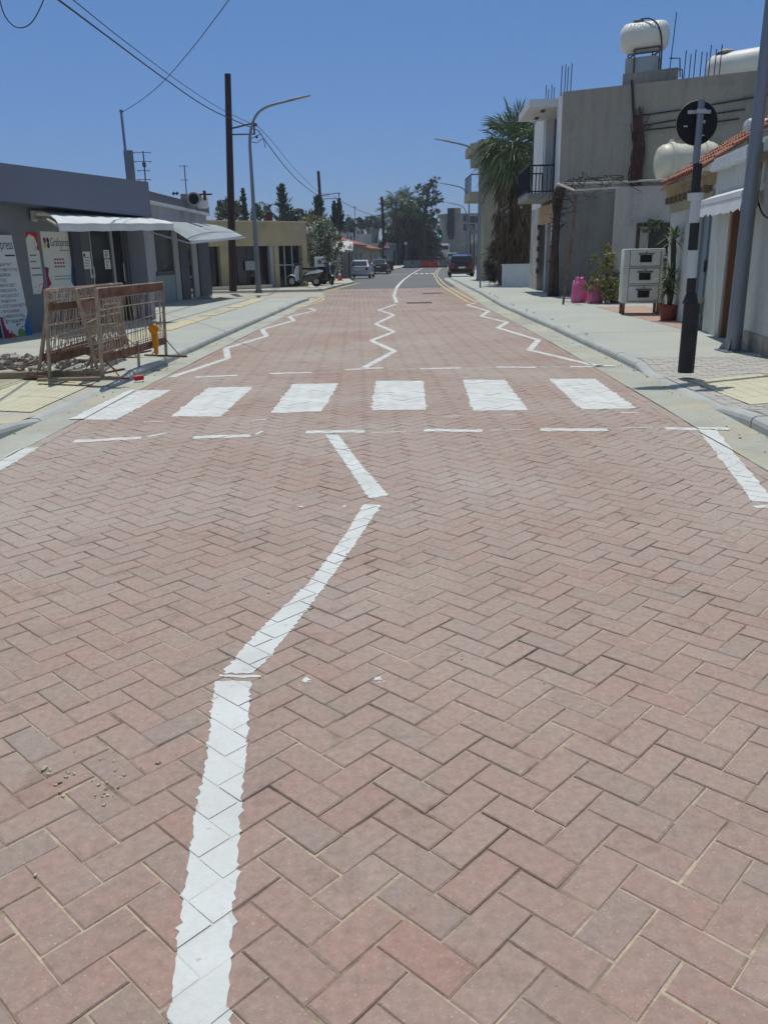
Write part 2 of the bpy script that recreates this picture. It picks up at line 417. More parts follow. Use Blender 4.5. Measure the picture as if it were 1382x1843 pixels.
b.loft([[Vector((x, 37.0 - .12, -.1)), Vector((x, 37.0 - .12, .05)), Vector((x, 37.0 - .08, .07)), Vector((x, 37.22, .07)), Vector((x, 37.22, -.1))] for x in (-20, -2.66)])
kind(b.build("kerb", M_kerb, base=(0, 0, 0)), 'structure')
# rounded end of the near left pavement at the side street
b = MB(); arc = [(-18, 28.75), (kl(28.6) - .5, 28.75)] + [(kl(28.6) - .5 + .5 * math.sin(t), 28.6 + .62 * math.cos(t)) for t in [0, .35, .7, 1.05, 1.3, 1.57]]
b.prism([(x, y - .0, -.08) for x, y in arc][::-1] + [(-18, 28.6, -.08)], (0, 0, .182)); 
kind(b.build("kerb", M_kerb, base=(0, 0, 0)), 'structure')

# --- block paving beside the crossing on the right: real small blocks
def blocks(name, x0f, x1f, y0, y1, w, l, m, zoff):
    V = []; Fc = []; i = 0; y = y0
    while y < y1:
        x = x0f(y) - (l / 2 if i % 2 else 0)
        while x < x1f(y):
            a, c = max(x, x0f(y)), min(x + l, x1f(y))
            if c - a > .03:
                g = .003; h = R.gauss(0, .0012); o = len(V)
                for (px, py) in ((a + g, y + g), (c - g, y + g), (c - g, min(y + w, y1) - g), (a + g, min(y + w, y1) - g)):
                    V.append((px, py, zpav(px, py) + zoff + h)); 
                for (px, py) in ((a + g, y + g), (c - g, y + g), (c - g, min(y + w, y1) - g), (a + g, min(y + w, y1) - g)):
                    V.append((px, py, zpav(px, py) + zoff - .012))
                Fc += [[o, o + 1, o + 2, o + 3], [o, o + 4, o + 5, o + 1], [o + 1, o + 5, o + 6, o + 2], [o + 2, o + 6, o + 7, o + 3], [o + 3, o + 7, o + 4, o]]
            x += l
        y += w; i += 1
    b = MB(); b.add(V, Fc); return kind(b.build(name, m, base=(0, 0, 0)), 'structure')
M_blk = mat("grey_block", L(176, 174, 168), L(186, 182, 174), scale=4, rough=.9, bump=.3, bscale=60, speck=.1, c3=L(194, 178, 156), c3scale=.5, c3pos=(.58, .7))
strip("pavement_bed", lambda y: kr(y) + .12, lambda y: kr(y) + 9, ypts(6.0, 10.7, .3), -.008, M_sand, 10, zf=zpav)
blocks("paving_blocks", lambda y: kr(y) + .13, lambda y: kr(y) + 5.5, 6.0, 10.7, .1, .2, M_blk, .003)

# --- tactile paving
def tactile(name, x0, x1, y0, y1, ribs=False, dy=.0):
    b = MB(); zf = lambda x, y: zpav(x, y) + .009 + dy
    nx = max(1, int((x1 - x0) / .4)); ny = max(1, int((y1 - y0) / .4))
    for i in range(nx):
        for j in range(ny):
            a, c = x0 + (x1 - x0) * i / nx + .002, x0 + (x1 - x0) * (i + 1) / nx - .002; d, e = y0 + (y1 - y0) * j / ny + .002, y0 + (y1 - y0) * (j + 1) / ny - .002
            b.quad((a, d, zf(a, d)), (c, d, zf(c, d)), (c, e, zf(c, e)), (a, e, zf(a, e)))
            if ribs:
                for k in range(5):
                    yy = d + (e - d) * (k + .5) / 5
                    b.box(((a + c) / 2, yy, zf((a + c) / 2, yy) + .002), (c - a - .04, .035, .005))
            else:
                for k in range(6):
                    for q in range(6):
                        x = a + (c - a) * (k + .5) / 6; y = d + (e - d) * (q + .5) / 6; z = zf(x, y)
                        b.lathe((x, y, z - .001), [(.017, 0), (.013, .004), (.005, .005)], 6)
    return kind(b.build(name, M_tact, base=(0, 0, 0)), 'structure')
tactile("tactile_paving", 3.42, 4.22, 7.55, 9.15)
tactile("tactile_paving", 4.23, 7.4, 8.35, 9.15, True)
tactile("tactile_paving", -4.2, -3.4, 7.9, 9.9)
tactile("tactile_paving", -8.2, -4.21, 9.1, 9.9, True)
for name, ys_, x_ in (("tactile_strip", (12.6, 28.3), -4.35),):
    b = MB()
    for y in ypts(*ys_, .4)[:-1]:
        if R.random() < .08: continue
        j = R.uniform(-.012, .012); X = x_ + (y - 12) * .025
        b.box((X + j, y + .2, zpav(X, y) + .006), (.4, .392, .01), R.uniform(-.01, .01))
    kind(b.build(name, mat("tactile_strip_tile", L(206, 196, 160), L(186, 180, 156), scale=.9, rough=.9, speck=.1, contrast=(.45, .6)), base=(0, 0, 0)), 'structure')
# expansion joints and saw cuts in the poured pavement
b = MB()
M_jnt = mat("expansion_joint", L(110, 110, 102), rough=1)
def cut(x0, y0, x1, y1, w=.014):
    n = 8; 
    for i in range(n):
        p = [x0 + (x1 - x0) * i / n, y0 + (y1 - y0) * i / n]; q = [x0 + (x1 - x0) * (i + 1) / n, y0 + (y1 - y0) * (i + 1) / n]
        d = Vector((q[0] - p[0], q[1] - p[1], 0)).normalized(); s = Vector((-d.y, d.x, 0)) * w / 2
        P = [Vector((p[0], p[1], 0)) - s, Vector((q[0], q[1], 0)) - s, Vector((q[0], q[1], 0)) + s, Vector((p[0], p[1], 0)) + s]
        b.quad(*[(v.x, v.y, zpav(v.x, v.y) + .005) for v in P])
for y in (14.2, 18.8, 23.5, 29, 35): cut(kr(y) + .14, y, kr(y) + 2.6, y + .1)
cut(-4.9, 11.2, -4.35, 28.3, .03)
for y in (13.5, 17.6, 22.3): cut(-7.2, y, kl(y) - .14, y + .06)
for y in (1, 4, 6.8): cut(-9, y + .1, kl(y) - .14, y)
kind(b.build("expansion_joints", M_jnt, base=(0, 0, 0)), 'structure')

# --- herringbone brick paving, brick by brick
A_, TH, PH = .102, rad(46.5), (-.17112, -.16400)
U_ = (math.cos(TH), math.sin(TH)); V_ = (-math.sin(TH), math.cos(TH))
def q2w(a, b_):
    a = (a + PH[0]) * A_; b_ = (b_ + PH[1]) * A_
    return (U_[0] * a + V_[0] * b_, U_[1] * a + V_[1] * b_)
def clip_half(poly, nx, ny, c):                        # keep nx*x+ny*y<=c
    out = []
    for i in range(len(poly)):
        p, q = poly[i], poly[(i + 1) % len(poly)]
        dp, dq = nx * p[0] + ny * p[1] - c, nx * q[0] + ny * q[1] - c
        if dp <= 0: out.append(p)
        if (dp < 0 < dq) or (dq < 0 < dp):
            t = dp / (dp - dq); out.append((p[0] + (q[0] - p[0]) * t, p[1] + (q[1] - p[1]) * t))
    return out
def area(p): return .5 * sum(p[i][0] * p[(i + 1) % len(p)][1] - p[(i + 1) % len(p)][0] * p[i][1] for i in range(len(p)))
RB = random.Random(21)
BR = []                                               # (polygon, z0, tilt x, tilt y, cx, cy)
def add_brick(c4, edge=False):
    cx = sum(p[0] for p in c4) / 4; cy = sum(p[1] for p in c4) / 4
    if not (Y_BR0 < cy < Y_BR1 - .02): return
    if cx < bl(cy) - .3 or cx > br(cy) + .3: return
    g = .0016 + abs(RB.gauss(0, .0011)); jx, jy = RB.gauss(0, .0011), RB.gauss(0, .0011); rot = RB.gauss(0, .006)
    poly = []
    for (x, y) in c4:
        dx, dy = x - cx, y - cy; dx, dy = dx - dy * rot, dy + dx * rot
        L1 = max(abs(dx * U_[0] + dy * U_[1]), 1e-6); L2 = max(abs(dx * V_[0] + dy * V_[1]), 1e-6)
        if edge: kx, ky = 1 - g / max(1e-6, abs(dx)), 1 - g / max(1e-6, abs(dy)); poly.append((cx + dx * kx + jx, cy + dy * ky + jy))
        else:
            a = (dx * U_[0] + dy * U_[1]) * (1 - g / L1); b_ = (dx * V_[0] + dy * V_[1]) * (1 - g / L2)
            poly.append((cx + a * U_[0] + b_ * V_[0] + jx, cy + a * U_[1] + b_ * V_[1] + jy))
    if not edge:
        for f, s in ((bl, 1), (br, -1)):
            e0 = f(cy) + s * .105; sl_ = (f(cy + .3) - f(cy - .3)) / .6
            # boundary x = e0 + sl*(y-cy)
            if s > 0: poly = clip_half(poly, -1, sl_, -(e0 - sl_ * cy))
            else: poly = clip_half(poly, 1, -sl_, e0 - sl_ * cy)
            if len(poly) < 3: return
        if abs(area(poly)) < .0012: return
    if area(poly) < 0: poly = poly[::-1]
    BR.append((poly, RB.gauss(0, .0008), RB.gauss(0, .0045), RB.gauss(0, .0045), cx, cy))
rng = int(60 / A_)
for iy in range(-60, 460):
    for ix in range(-60, 460):
        w = q2w(ix + .5, iy)
        if not (-4 < w[0] < 5 and Y_BR0 - .3 < w[1] < Y_BR1 + .3): continue
        k = (ix - iy) % 4
        if k == 3: add_brick([q2w(ix, iy), q2w(ix + 2, iy), q2w(ix + 2, iy + 1), q2w(ix, iy + 1)])
        elif k == 1: add_brick([q2w(ix, iy - 0), q2w(ix + 1, iy - 0), q2w(ix + 1, iy + 1), q2w(ix, iy + 1)]) if False else None
        if k == 2: add_brick([q2w(ix, iy), q2w(ix + 1, iy), q2w(ix + 1, iy + 2), q2w(ix, iy + 2)])
y = Y_BR0
while y < Y_BR1 - .21:
    for f, s in ((bl, 1), (br, -1)):
        x0, x1 = f(y), f(y + .2)
        a, c = (x0, x0 + .1) if s > 0 else (x0 - .1, x0)
        d, e = (x1, x1 + .1) if s > 0 else (x1 - .1, x1)
        add_brick([(a, y), (c, y), (e, y + .2), (d, y + .2)], True)
    y += .203
def bz(B, x, y): return zg(y) + B[1] + B[2] * (x - B[4]) + B[3] * (y - B[5])
def inset(poly, d):
    cx = sum(p[0] for p in poly) / len(poly); cy = sum(p[1] for p in poly) / len(poly); out = []
    for x, y in poly:
        l = math.hypot(x - cx, y - cy); k = max(.3, 1 - d * 1.35 / max(l, 1e-6)); out.append((cx + (x - cx) * k, cy + (y - cy) * k))
    return out
bV, bF = [], []
for B in BR:
    p = B[0]; n = len(p); o = len(bV)
    if B[5] < 22:
        t = inset(p, .0045)
        bV += [(x, y, bz(B, x, y)) for x, y in t] + [(x, y, bz(B, x, y) - .0032) for x, y in p] + [(x, y, bz(B, x, y) - .014) for x, y in p]
        bF.append(list(range(o, o + n)))
        for r in (0, 1):
            for k in range(n): bF.append([o + r * n + (k + 1) % n, o + r * n + k, o + (r + 1) * n + k, o + (r + 1) * n + (k + 1) % n])
    else:
        bV += [(x, y, bz(B, x, y)) for x, y in p] + [(x, y, bz(B, x, y) - .008) for x, y in p]; bF.append(list(range(o, o + n)))
        for k in range(n): bF.append([o + (k + 1) % n, o + k, o + n + k, o + n + (k + 1) % n])
mb = MB(); mb.v = [Vector(v) for v in bV]; mb.f = bF
kind(mb.build("paved_road", M_brick, base=(0, 0, 0)), 'structure')

# --- painted markings: every brick takes its own piece of the painted shape
RP = random.Random(5)
def ragged(poly, amp=.004, step=.03, tooth=.1):
    out = []
    for i in range(len(poly)):
        p, q = poly[i], poly[(i + 1) % len(poly)]; l = math.hypot(q[0] - p[0], q[1] - p[1]); n = max(1, int(l / step))
        nx, ny = (q[1] - p[1]) / max(l, 1e-6), -(q[0] - p[0]) / max(l, 1e-6)
        for k in range(n):
            t = (k + (RP.uniform(-.3, .3) if k else 0)) / n; d = RP.gauss(0, amp) if k else 0
            if k and RP.random() < tooth: d += amp * 2.6
            out.append((p[0] + (q[0] - p[0]) * t + nx * d, p[1] + (q[1] - p[1]) * t + ny * d))
    return out
def clip_convex(sub, clip):
    out = sub
    for i in range(len(clip)):
        p, q = clip[i], clip[(i + 1) % len(clip)]
        nx, ny = q[1] - p[1], -(q[0] - p[0])
        out = clip_half(out, nx, ny, nx * p[0] + ny * p[1])
        if len(out) < 3: return []
    return out
def paint(mb, mj, poly, amp=.004, step=.03):
    if area(poly) < 0: poly = poly[::-1]
    P = ragged(poly, amp, step); x0, x1 = min(p[0] for p in P), max(p[0] for p in P); y0, y1 = min(p[1] for p in P), max(p[1] for p in P)
    for B in BR:
        if B[4] < x0 - .16 or B[4] > x1 + .16 or B[5] < y0 - .16 or B[5] > y1 + .16: continue
        c = clip_convex(P, inset(B[0], .0006) if B[5] < 4 else inset(B[0], -.0004))
        if len(c) >= 3 and abs(area(c)) > 2e-5: mb.add([(x, y, bz(B, x, y) + .0016) for x, y in c], [list(range(len(c)))])
    # what ran down into the joints, and over the gutter where there are no bricks
    mj.add([(x, y, zg(y) + (-.0002 if y < 4.4 else .0006)) for x, y in P], [list(range(len(P)))])
    ym = (y0 + y1) / 2
    for c in (clip_half(P, -1, 0, -br(ym)), clip_half(P, 1, 0, bl(ym))):
        if len(c) >= 3: mb.add([(x, y, zg(y) + .0095) for x, y in c], [list(range(len(c)))])
def seg(p, q, w, w2=None):
    d = Vector((q[0] - p[0], q[1] - p[1])).normalized(); n = Vector((-d.y, d.x)); w2 = w2 or w
    return [(p[0] - n.x * w / 2, p[1] - n.y * w / 2), (q[0] - n.x * w2 / 2, q[1] - n.y * w2 / 2), (q[0] + n.x * w2 / 2, q[1] + n.y * w2 / 2), (p[0] + n.x * w / 2, p[1] + n.y * w / 2)]
def marking(name, polys, m=None, amp=.004, step=.03):
    mb, mj = MB(), MB()
    for p in polys: paint(mb, mj, p, amp, step)
    o = kind(mb.build(name, m or M_paint, base=(0, 0, 0)), 'structure'); o2 = kind(mj.build(name + "_joints", M_paintj, base=(0, 0, 0)), 'structure'); o2.parent = o
    return o
marking("zebra_crossing", [[(-2.93, 7.62), (-2.49, 7.6), (-2.40, 9.36), (-2.88, 9.36)], [(-2.0, 7.7), (-1.52, 7.66), (-1.48, 9.5), (-2.0, 9.48)], [(-1.07, 7.8), (-.58, 7.82), (-.51, 9.64), (-1.04, 9.65)],
    [(-.10, 7.85), (.42, 7.82), (.49, 9.7), (-.07, 9.78)], [(.86, 7.71), (1.38, 7.71), (1.45, 9.67), (.96, 9.72)], [(1.89, 7.69), (2.41, 7.7), (2.5, 9.63), (1.97, 9.69)]], amp=.007, step=.05)
dn_ = [(-2.55, 6.66, -2.02, 6.75), (-1.58, 6.73, -1.11, 6.77), (-.65, 6.87, -.15, 6.86), (.35, 6.86, .84, 6.79), (1.33, 6.80, 1.88, 6.74), (2.36, 6.76, 2.86, 6.66)]
df_ = [(-2.34, 10.37, -1.83, 10.47), (-1.43, 10.58, -.9, 10.62), (-.47, 10.82, .03, 10.95), (.51, 10.79, 1.04, 10.8), (1.5, 10.82, 2.01, 10.72), (2.45, 10.73, 3.0, 10.66)]
marking("give_way_dashes", [seg((a, b_), (c, d), .105) for a, b_, c, d in dn_ + df_], amp=.004)
ZC = [[(-.42, 6.8), (-.045, 4.86)], [(-.09, 4.7), (-.50, 2.72), (-.555, 2.60)], [(-.535, 2.56), (-.36, 1.2), (-.30, .45)]]
w_ = .115
G2 = lambda *P: [tuple(gnd(x, y)[:2]) for x, y in P]
zc = [G2((585, 783), (609, 783), (652, 840), (700, 893), (664, 898), (628, 845)),
      G2((655, 910), (686, 910), (652, 962), (612, 1020), (560, 1092), (492, 1178), (456, 1214), (402, 1214), (446, 1160), (470, 1138), (560, 1048), (618, 970)),
      G2((388, 1232), (452, 1230), (441, 1380), (431, 1490), (426, 1600), (417, 1740), (412, 1838)) + [(-.235, 1.1), (-.17, .3), (-.31, .3), (-.325, 1.1)] + G2((303, 1838), (318, 1740), (336, 1610), (350, 1490), (371, 1390))]
marking("zigzag_line", zc, amp=.0032, step=.014)
ZF = [(-.23, 10.98), (.21, 12.89), (-.17, 14.61), (.26, 16.26), (-.11, 18.23), (.34, 20.88), (-.05, 22.93), (.46, 25.38), (.30, 25.5)]
marking("zigzag_line", [seg(ZF[i], ZF[i + 1], .10) for i in range(len(ZF) - 2)], amp=.004, step=.06)
ZL = [(-2.66, 10.4), (-2.28, 12.34), (-2.56, 13.75), (-2.16, 15.81), (-2.45, 17.33), (-2.02, 19.63), (-2.27, 20.96), (-1.78, 23.2), (-2.05, 24.3)]
marking("zigzag_line", [seg((-2.8, 5.2), (-2.82, 6.46), .13)] + [seg(ZL[i], ZL[i + 1], .10) for i in range(len(ZL) - 1)], amp=.004, step=.06)
ZR = [(2.83, 10.66), (2.27, 12.72), (2.68, 14.18), (2.34, 16.72), (2.72, 18.04), (2.39, 19.98), (2.79, 21.68), (2.51, 24.47), (2.88, 25.5)]
marking("zigzag_line", [seg((2.68, 6.66), (2.24, 4.62), .13)] + [seg(ZR[i], ZR[i + 1], .10) for i in range(len(ZR) - 1)], amp=.004, step=.06)
marking("centre_line", [seg((.52, 26.4), (.5, 30.5), .12), seg((.5, 30.6), (.74, 38.9), .12)], amp=.004, step=.15)
# stray splashes and setting-out dabs of white paint
def blob(x, y, rx, ry, n=11):
    return [(x + rx * RP.uniform(.45, 1.15) * math.cos(6.283 * k / n), y + ry * RP.uniform(.45, 1.15) * math.sin(6.283 * k / n)) for k in range(n)]
mb = MB()
sp = [gnd(551, 1230), gnd(681, 1223), gnd(541, 914), gnd(620, 911)]
splash = [blob(p.x, p.y, .017, .02) for p in sp] + [blob(p.x + R.uniform(-.025, .025), p.y + R.uniform(-.04, .04), .004, .006, 7) for p in sp for _ in range(3)]
splash += [seg((2.14, 4.52), (2.26, 4.54), .05), seg((-1.98, 6.80), (-1.85, 6.95), .05), seg((-1.07, 6.8), (-1.03, 6.93), .03)]
splash += [seg((x, 7.45 + R.uniform(-.05, .05)), (x + R.uniform(.12, .25), 7.47), .03) for x in (-2.2, -1.2, .55, 1.1, 2.2)] + [seg((x, 6.8), (x + .3, 6.81), .022) for x in (-.1, .9, 1.98)] + [seg((x, 10.75), (x + .35, 10.76), .025) for x in (.1, 1.1, 2.06)]
splash += [[(-.60, 2.625), (-.45, 2.615), (-.45, 2.628), (-.60, 2.638)]]
marking("paint_splash", splash, amp=.002, step=.03)
# double yellow lines and far markings lie as thin sheets
def ribbon(name, pts, w, m, dz=.004):
    b = MB(); P = catmull([(x, y, 0) for x, y in pts], 6); vs = []
    for i, p in enumerate(P):
        d = (P[min(i + 1, len(P) - 1)] - P[max(0, i - 1)]).normalized(); n = Vector((-d.y, d.x, 0)) * w / 2
        for s in (-1, 1): q = p + n * s; vs.append((q.x, q.y, zg(q.y) + dz))
    b.add(vs, [[2 * i, 2 * i + 1, 2 * i + 3, 2 * i + 2] for i in range(len(P) - 1)]); return b
yr = [(2.93, 25.5), (2.95, 29), (3.10, 35.6), (3.42, 45.7), (4.2, 60), (5.05, 75.5), (6.4, 92.6), (7.9, 108.8)]
b = MB()
for off in (0, .24):
    q = ribbon("", [(x - off, y) for x, y in yr], .09, None, .007); b.add(q.v, q.f)
for off in (0, .2):
    q = ribbon("", [(-2.5 + off, 24.8), (-2.2 + off, 27.4), (-2.12 + off * .8, 29.3), (-2.3, 30.4 + off), (-3.1, 30.9 + off), (-9, 31.2 + off)], .1, None, .007); b.add(q.v, q.f)
    q = ribbon("", [(-9, 36.3 - off), (-3.2 + off, 36.2), (-2.35 + off, 37.6), (-2.1 + off, 40.6), (-1.35 + off, 49.4)], .1, None, .007); b.add(q.v, q.f)
kind(b.build("yellow_lines", M_yel, base=(0, 0, 0)), 'structure')
b = MB(); q = ribbon("", [(.75, 39.05), (1.26, 50.15), (2.48, 73.55), (3.79, 89.95), (5.3, 106)], .14, None, .005); b.add(q.v, q.f)
for dx in (0, .5, 1.0, 1.5): b.prism([(3.35 + dx, 80, zg(80) + .001), (3.65 + dx, 80, zg(80) + .001), (3.65 + dx, 83, zg(83) + .001), (3.35 + dx, 83, zg(83) + .001)], (0, 0, .005))
q = ribbon("", [(-.6, 79), (2.6, 79)], .5, None, .005); b.add(q.v, q.f)
kind(b.build("road_markings", M_paint, base=(0, 0, 0)), 'structure')
# manhole covers
b = MB(); 
for (x, y) in ((2.0, 32.6), (1.2, 26.0)): b.box((x, y, zg(y) + .006), (.75, .6, .008), .05)
kind(b.build("manhole_cover", mat("cast_iron", L(92, 84, 80), L(70, 66, 64), scale=8, rough=.7, bump=.4), base=(0, 0, 0)), 'structure')

# crumbs of mortar and grit lying on the bricks and in the gutters
b = MB(); q = random.Random(31)
def crumb(x, y, z, r):
    M = Matrix.Rotation(q.uniform(0, 3), 3, 'Z') @ Matrix.Rotation(q.uniform(-.7, .7), 3, 'X'); o = len(b.v); b.box((x, y, z + r * .3), (r * q.uniform(.7, 1.6), r, r * q.uniform(.4, .8)), rot=M)
    for v in b.v[o:]: v += Vector((q.gauss(0, r * .12), q.gauss(0, r * .12), q.gauss(0, r * .08)))
for (px, py, n, sp_) in ((150, 1400, 20, .05), (200, 1385, 14, .04), (195, 1440, 16, .025), (85, 1395, 8, .015)):
    c_ = gnd(px, py)
    for i in range(n): crumb(c_.x + q.gauss(0, sp_), c_.y + q.gauss(0, sp_), 0, abs(q.gauss(.003, .003)) + .0015)
for i in range(200):
    y = 4.5 + 22 * q.random() ** 1.6
    x = (kr(y) - abs(q.gauss(0, .12)) - .01) if q.random() < .6 else (kl(y) + abs(q.gauss(0, .14)) + .01)
    crumb(x, y, .006, abs(q.gauss(.006, .005)) + .003)
for i in range(160): crumb(q.uniform(-2.8, 2.6), 1.6 + 8 * q.random() ** 1.5, 0, abs(q.gauss(.002, .002)) + .0012)
o = b.build("grit", mat("grit", L(206, 196, 158), L(168, 156, 128), scale=40, rough=1, speck=.2), base=(0, 0, 0)); o["kind"] = "stuff"; tag(o, "grit and mortar crumbs strewn over the bricks and gutters", "grit")
# ================================================================== LEFT SIDE
M_shop = mat("grey_render", L(132, 136, 142), L(122, 126, 132), scale=.6, rough=.85, bump=.1, bscale=60, speck=.05, streak=.14)
M_fasc = mat("fascia_panel", L(118, 124, 142), L(114, 120, 138), scale=.3, rough=.6, speck=.03)
M_lav = mat("lavender_render", L(150, 154, 166), rough=.8, speck=.05)
M_dkp = mat("dark_cladding", L(84, 86, 98), L(74, 76, 90), scale=1, rough=.6)
M_glass = mat("shop_glass", (.018, .02, .022), rough=.06, spec=.6, speck=0)
M_alu = mat("aluminium", L(186, 190, 194), rough=.35, metal=.6, speck=.04)
M_white = mat("white_sheet", L(224, 226, 226), L(214, 216, 216), scale=2, rough=.6, speck=.03)
M_fabric = mat("awning_fabric", L(226, 230, 230), L(208, 212, 212), scale=2, rough=.8, speck=.05, bump=.1)
M_awn2 = mat("grey_awning_fabric", L(168, 176, 178), L(156, 164, 166), scale=1.2, rough=.85, speck=.05)
M_fabric.node_tree.nodes["Principled BSDF"].inputs["Transmission Weight"].default_value = .0
M_paper = mat("paper", L(222, 226, 220), rough=.7, speck=.02)
M_ink = mat("ink", L(66, 70, 92), rough=.7, speck=0)
M_grey_ink = mat("grey_ink", L(120, 126, 140), rough=.7, speck=0)
def flat(n, *c): return mat(n, L(*c), rough=.6, speck=0)
M_red, M_mag, M_blu, M_grn, M_lime, M_org, M_navy = flat("print_red", 190, 50, 62), flat("print_magenta", 150, 36, 96), flat("print_blue", 52, 110, 170), flat("print_green", 110, 160, 70), flat("print_lime", 196, 200, 70), flat("print_orange", 206, 92, 50), flat("print_navy", 52, 52, 92)
M_conc_roof = mat("flat_roof", L(170, 168, 160), rough=.95, speck=.1)

FS = Fac((-6.69, 14.29), (-5.1, 19.6)); WO = -.6
t = thing("print_shop", "dark grey print shop with a deep blank fascia band and white awning", "shop", FS.pt(2, .1, WO))
b = MB(); e = FS.len
FS.rect(b, -7, e, 0, 2.5, WO - .25, WO)
FS.rect(b, -7, -6.75, 0, 3, WO - 9, WO - .25); FS.rect(b, e - .25, e, 0, 3, WO - 9, WO - .25); FS.rect(b, -6.75, e - .25, 0, 3, WO - 9, WO - 8.75)
b.build("wall", M_shop, t)
b = MB(); FS.rect(b, e - .2, e - .02, .05, 2.39, WO + .003, -.12); b.build("end_pillar", M_lav, t)
b = MB(); z00, z01 = FS.sz(0, 359)[1], FS.sz(0, 293)[1]; z10, z11 = FS.sz(305, 393)[1], FS.sz(307, 333)[1]
k0 = -7; g = lambda za, zb, s: za + (zb - za) * s / e
b.prism([FS.pt(k0, g(z00, z10, k0), 0), FS.pt(e, z10, 0), FS.pt(e, z11, 0), FS.pt(k0, g(z01, z11, k0), 0)], FS.n * -.75); b.build("fascia", M_fasc, t)
b = MB(); FS.rect(b, -7.001, e - .003, 2.9, 3.02, -9.4, -.752); b.build("roof", M_conc_roof, t)
def sx(px, py=460): return FS.sz(px, py, WO)[0]
b = MB(); FS.rect(b, sx(127), sx(143), .1, 2.38, WO, WO + .08); b.build("cladding_panel", M_dkp, t)
b = MB(); FS.rect(b, sx(226), sx(239), .1, 2.38, WO, WO + .05); b.build("cladding_panel", M_dkp, t)
b = MB(); FS.rect(b, sx(144), sx(162), .1, 2.38, WO, WO + .03); b.build("side_panel", mat("door_side_panel", L(98, 104, 104), rough=.7), t)
b = MB(); FS.rect(b, sx(163), sx(198), .12, 2.36, WO, WO + .02); gl = b.build("window", M_glass, t)
b = MB(); FS.rect(b, sx(198), sx(202), .1, 2.38, WO, WO + .06); FS.rect(b, sx(163) - .03, sx(163), .1, 2.38, WO, WO + .05); FS.rect(b, sx(163) - .03, sx(202), 2.36, 2.41, WO, WO + .058); b.each("frame", M_alu, gl)
b = MB(); FS.rect(b, sx(202), sx(222), .12, 2.36, WO, WO + .015); dr = b.build("door", M_glass, t)
b = MB(); FS.rect(b, sx(219.5), sx(221), .1, 2.38, WO + .015, WO + .05); FS.rect(b, sx(223.5), sx(226), .1, 2.38, WO, WO + .06); b.each("frame", mat("bronze_frame", L(104, 106, 104), rough=.5), dr)
b = MB(); b.tube([FS.pt(sx(216), .95, WO + .07), FS.pt(sx(216), 1.35, WO + .07)], .015); b.build("handle", M_alu, dr)
b = MB(); FS.rect(b, sx(240), sx(256), .1, 2.38, WO, WO + .1); b.build("pillar", M_lav, t)
b = MB(); FS.rect(b, sx(259), sx(269), .9, 2.2, WO, WO + .02); b.build("side_window", M_glass, t)
for i, (p0, p1) in enumerate((((146.5, 453), (163.5, 484)), ((184, 450), (195.5, 465)), ((186, 467), (198, 484)), ((160, 481), (170, 500)))):
    b = MB(); FS.prect(b, p0, p1, WO + .03, WO + .034, WO); n_ = b.build("notice", M_paper, t)
    a0, z0 = FS.sz(*p0, WO); a1, z1 = FS.sz(*p1, WO); b = MB(); w = a1 - a0
    for k in range(5):
        if i == 0 and k == 0: FS.rect(b, a0 + .06 * w, a0 + .3 * w, z0 - .1, z0 - .04, WO + .034, WO + .0365); continue
        zz = z0 + (z1 - z0) * (.18 + .16 * k); FS.rect(b, a0 + .2 * w, a0 + w * R.uniform(.6, .85), zz - .006, zz + .006, WO + .034, WO + .0365)
    if i == 3: FS.rect(b, a0 + .3 * w, a0 + .75 * w, z0 - .14, z0 - .05, WO + .034, WO + .0368)
    b.build("print", M_ink, n_)

# posters on the wall: drawn as flat printed sheets
def splat(F, mb, a, z, r, t0, n=9, seed=1):
    q = random.Random(seed); F.poly(mb, [(a + r * q.uniform(.5, 1.2) * math.cos(6.283 * i / n), z + r * q.uniform(.5, 1.2) * math.sin(6.283 * i / n)) for i in range(n)], t0, t0 + .002)
class Slab(Fac):                                      # a leaning board: same interface, with tilt
    def __init__(s, BL, BR, up):
        s.A = Vector(BL); s.d = (Vector(BR) - s.A).normalized(); s.len = (Vector(BR) - s.A).length; s.u = Vector(up).normalized(); s.n = s.d.cross(s.u).normalized()
    def pt(s, a, z, t=0): return s.A + s.d * a + s.u * z + s.n * t
def logo(F, parent, a, z, k, t0, petals=True):
    if petals:
        for i, (dx, dz, m) in enumerate(((-.5, .5, M_mag), (.5, .5, M_navy), (-.5, -.5, M_lime), (.5, -.5, M_ink))):
            b = MB(); F.poly(b, [(a + k * (dx + .42 * math.cos(6.283 * i / 14) - .1 * dz * math.sin(6.283 * i / 14)), z + k * (dz + .55 * math.sin(6.283 * i / 14))) for i in range(14)], t0, t0 + .002); b.build("petal", m, parent)
    b = MB(); lettering(b, "Grafopress", F.pt(a + (1.15 if petals else 0) * k, z - .6 * k, t0), F.d, F.pt(0, 1) - F.pt(0, 0), 2.3 * k, width=k * 6.3); b.build("lettering", M_ink, parent)
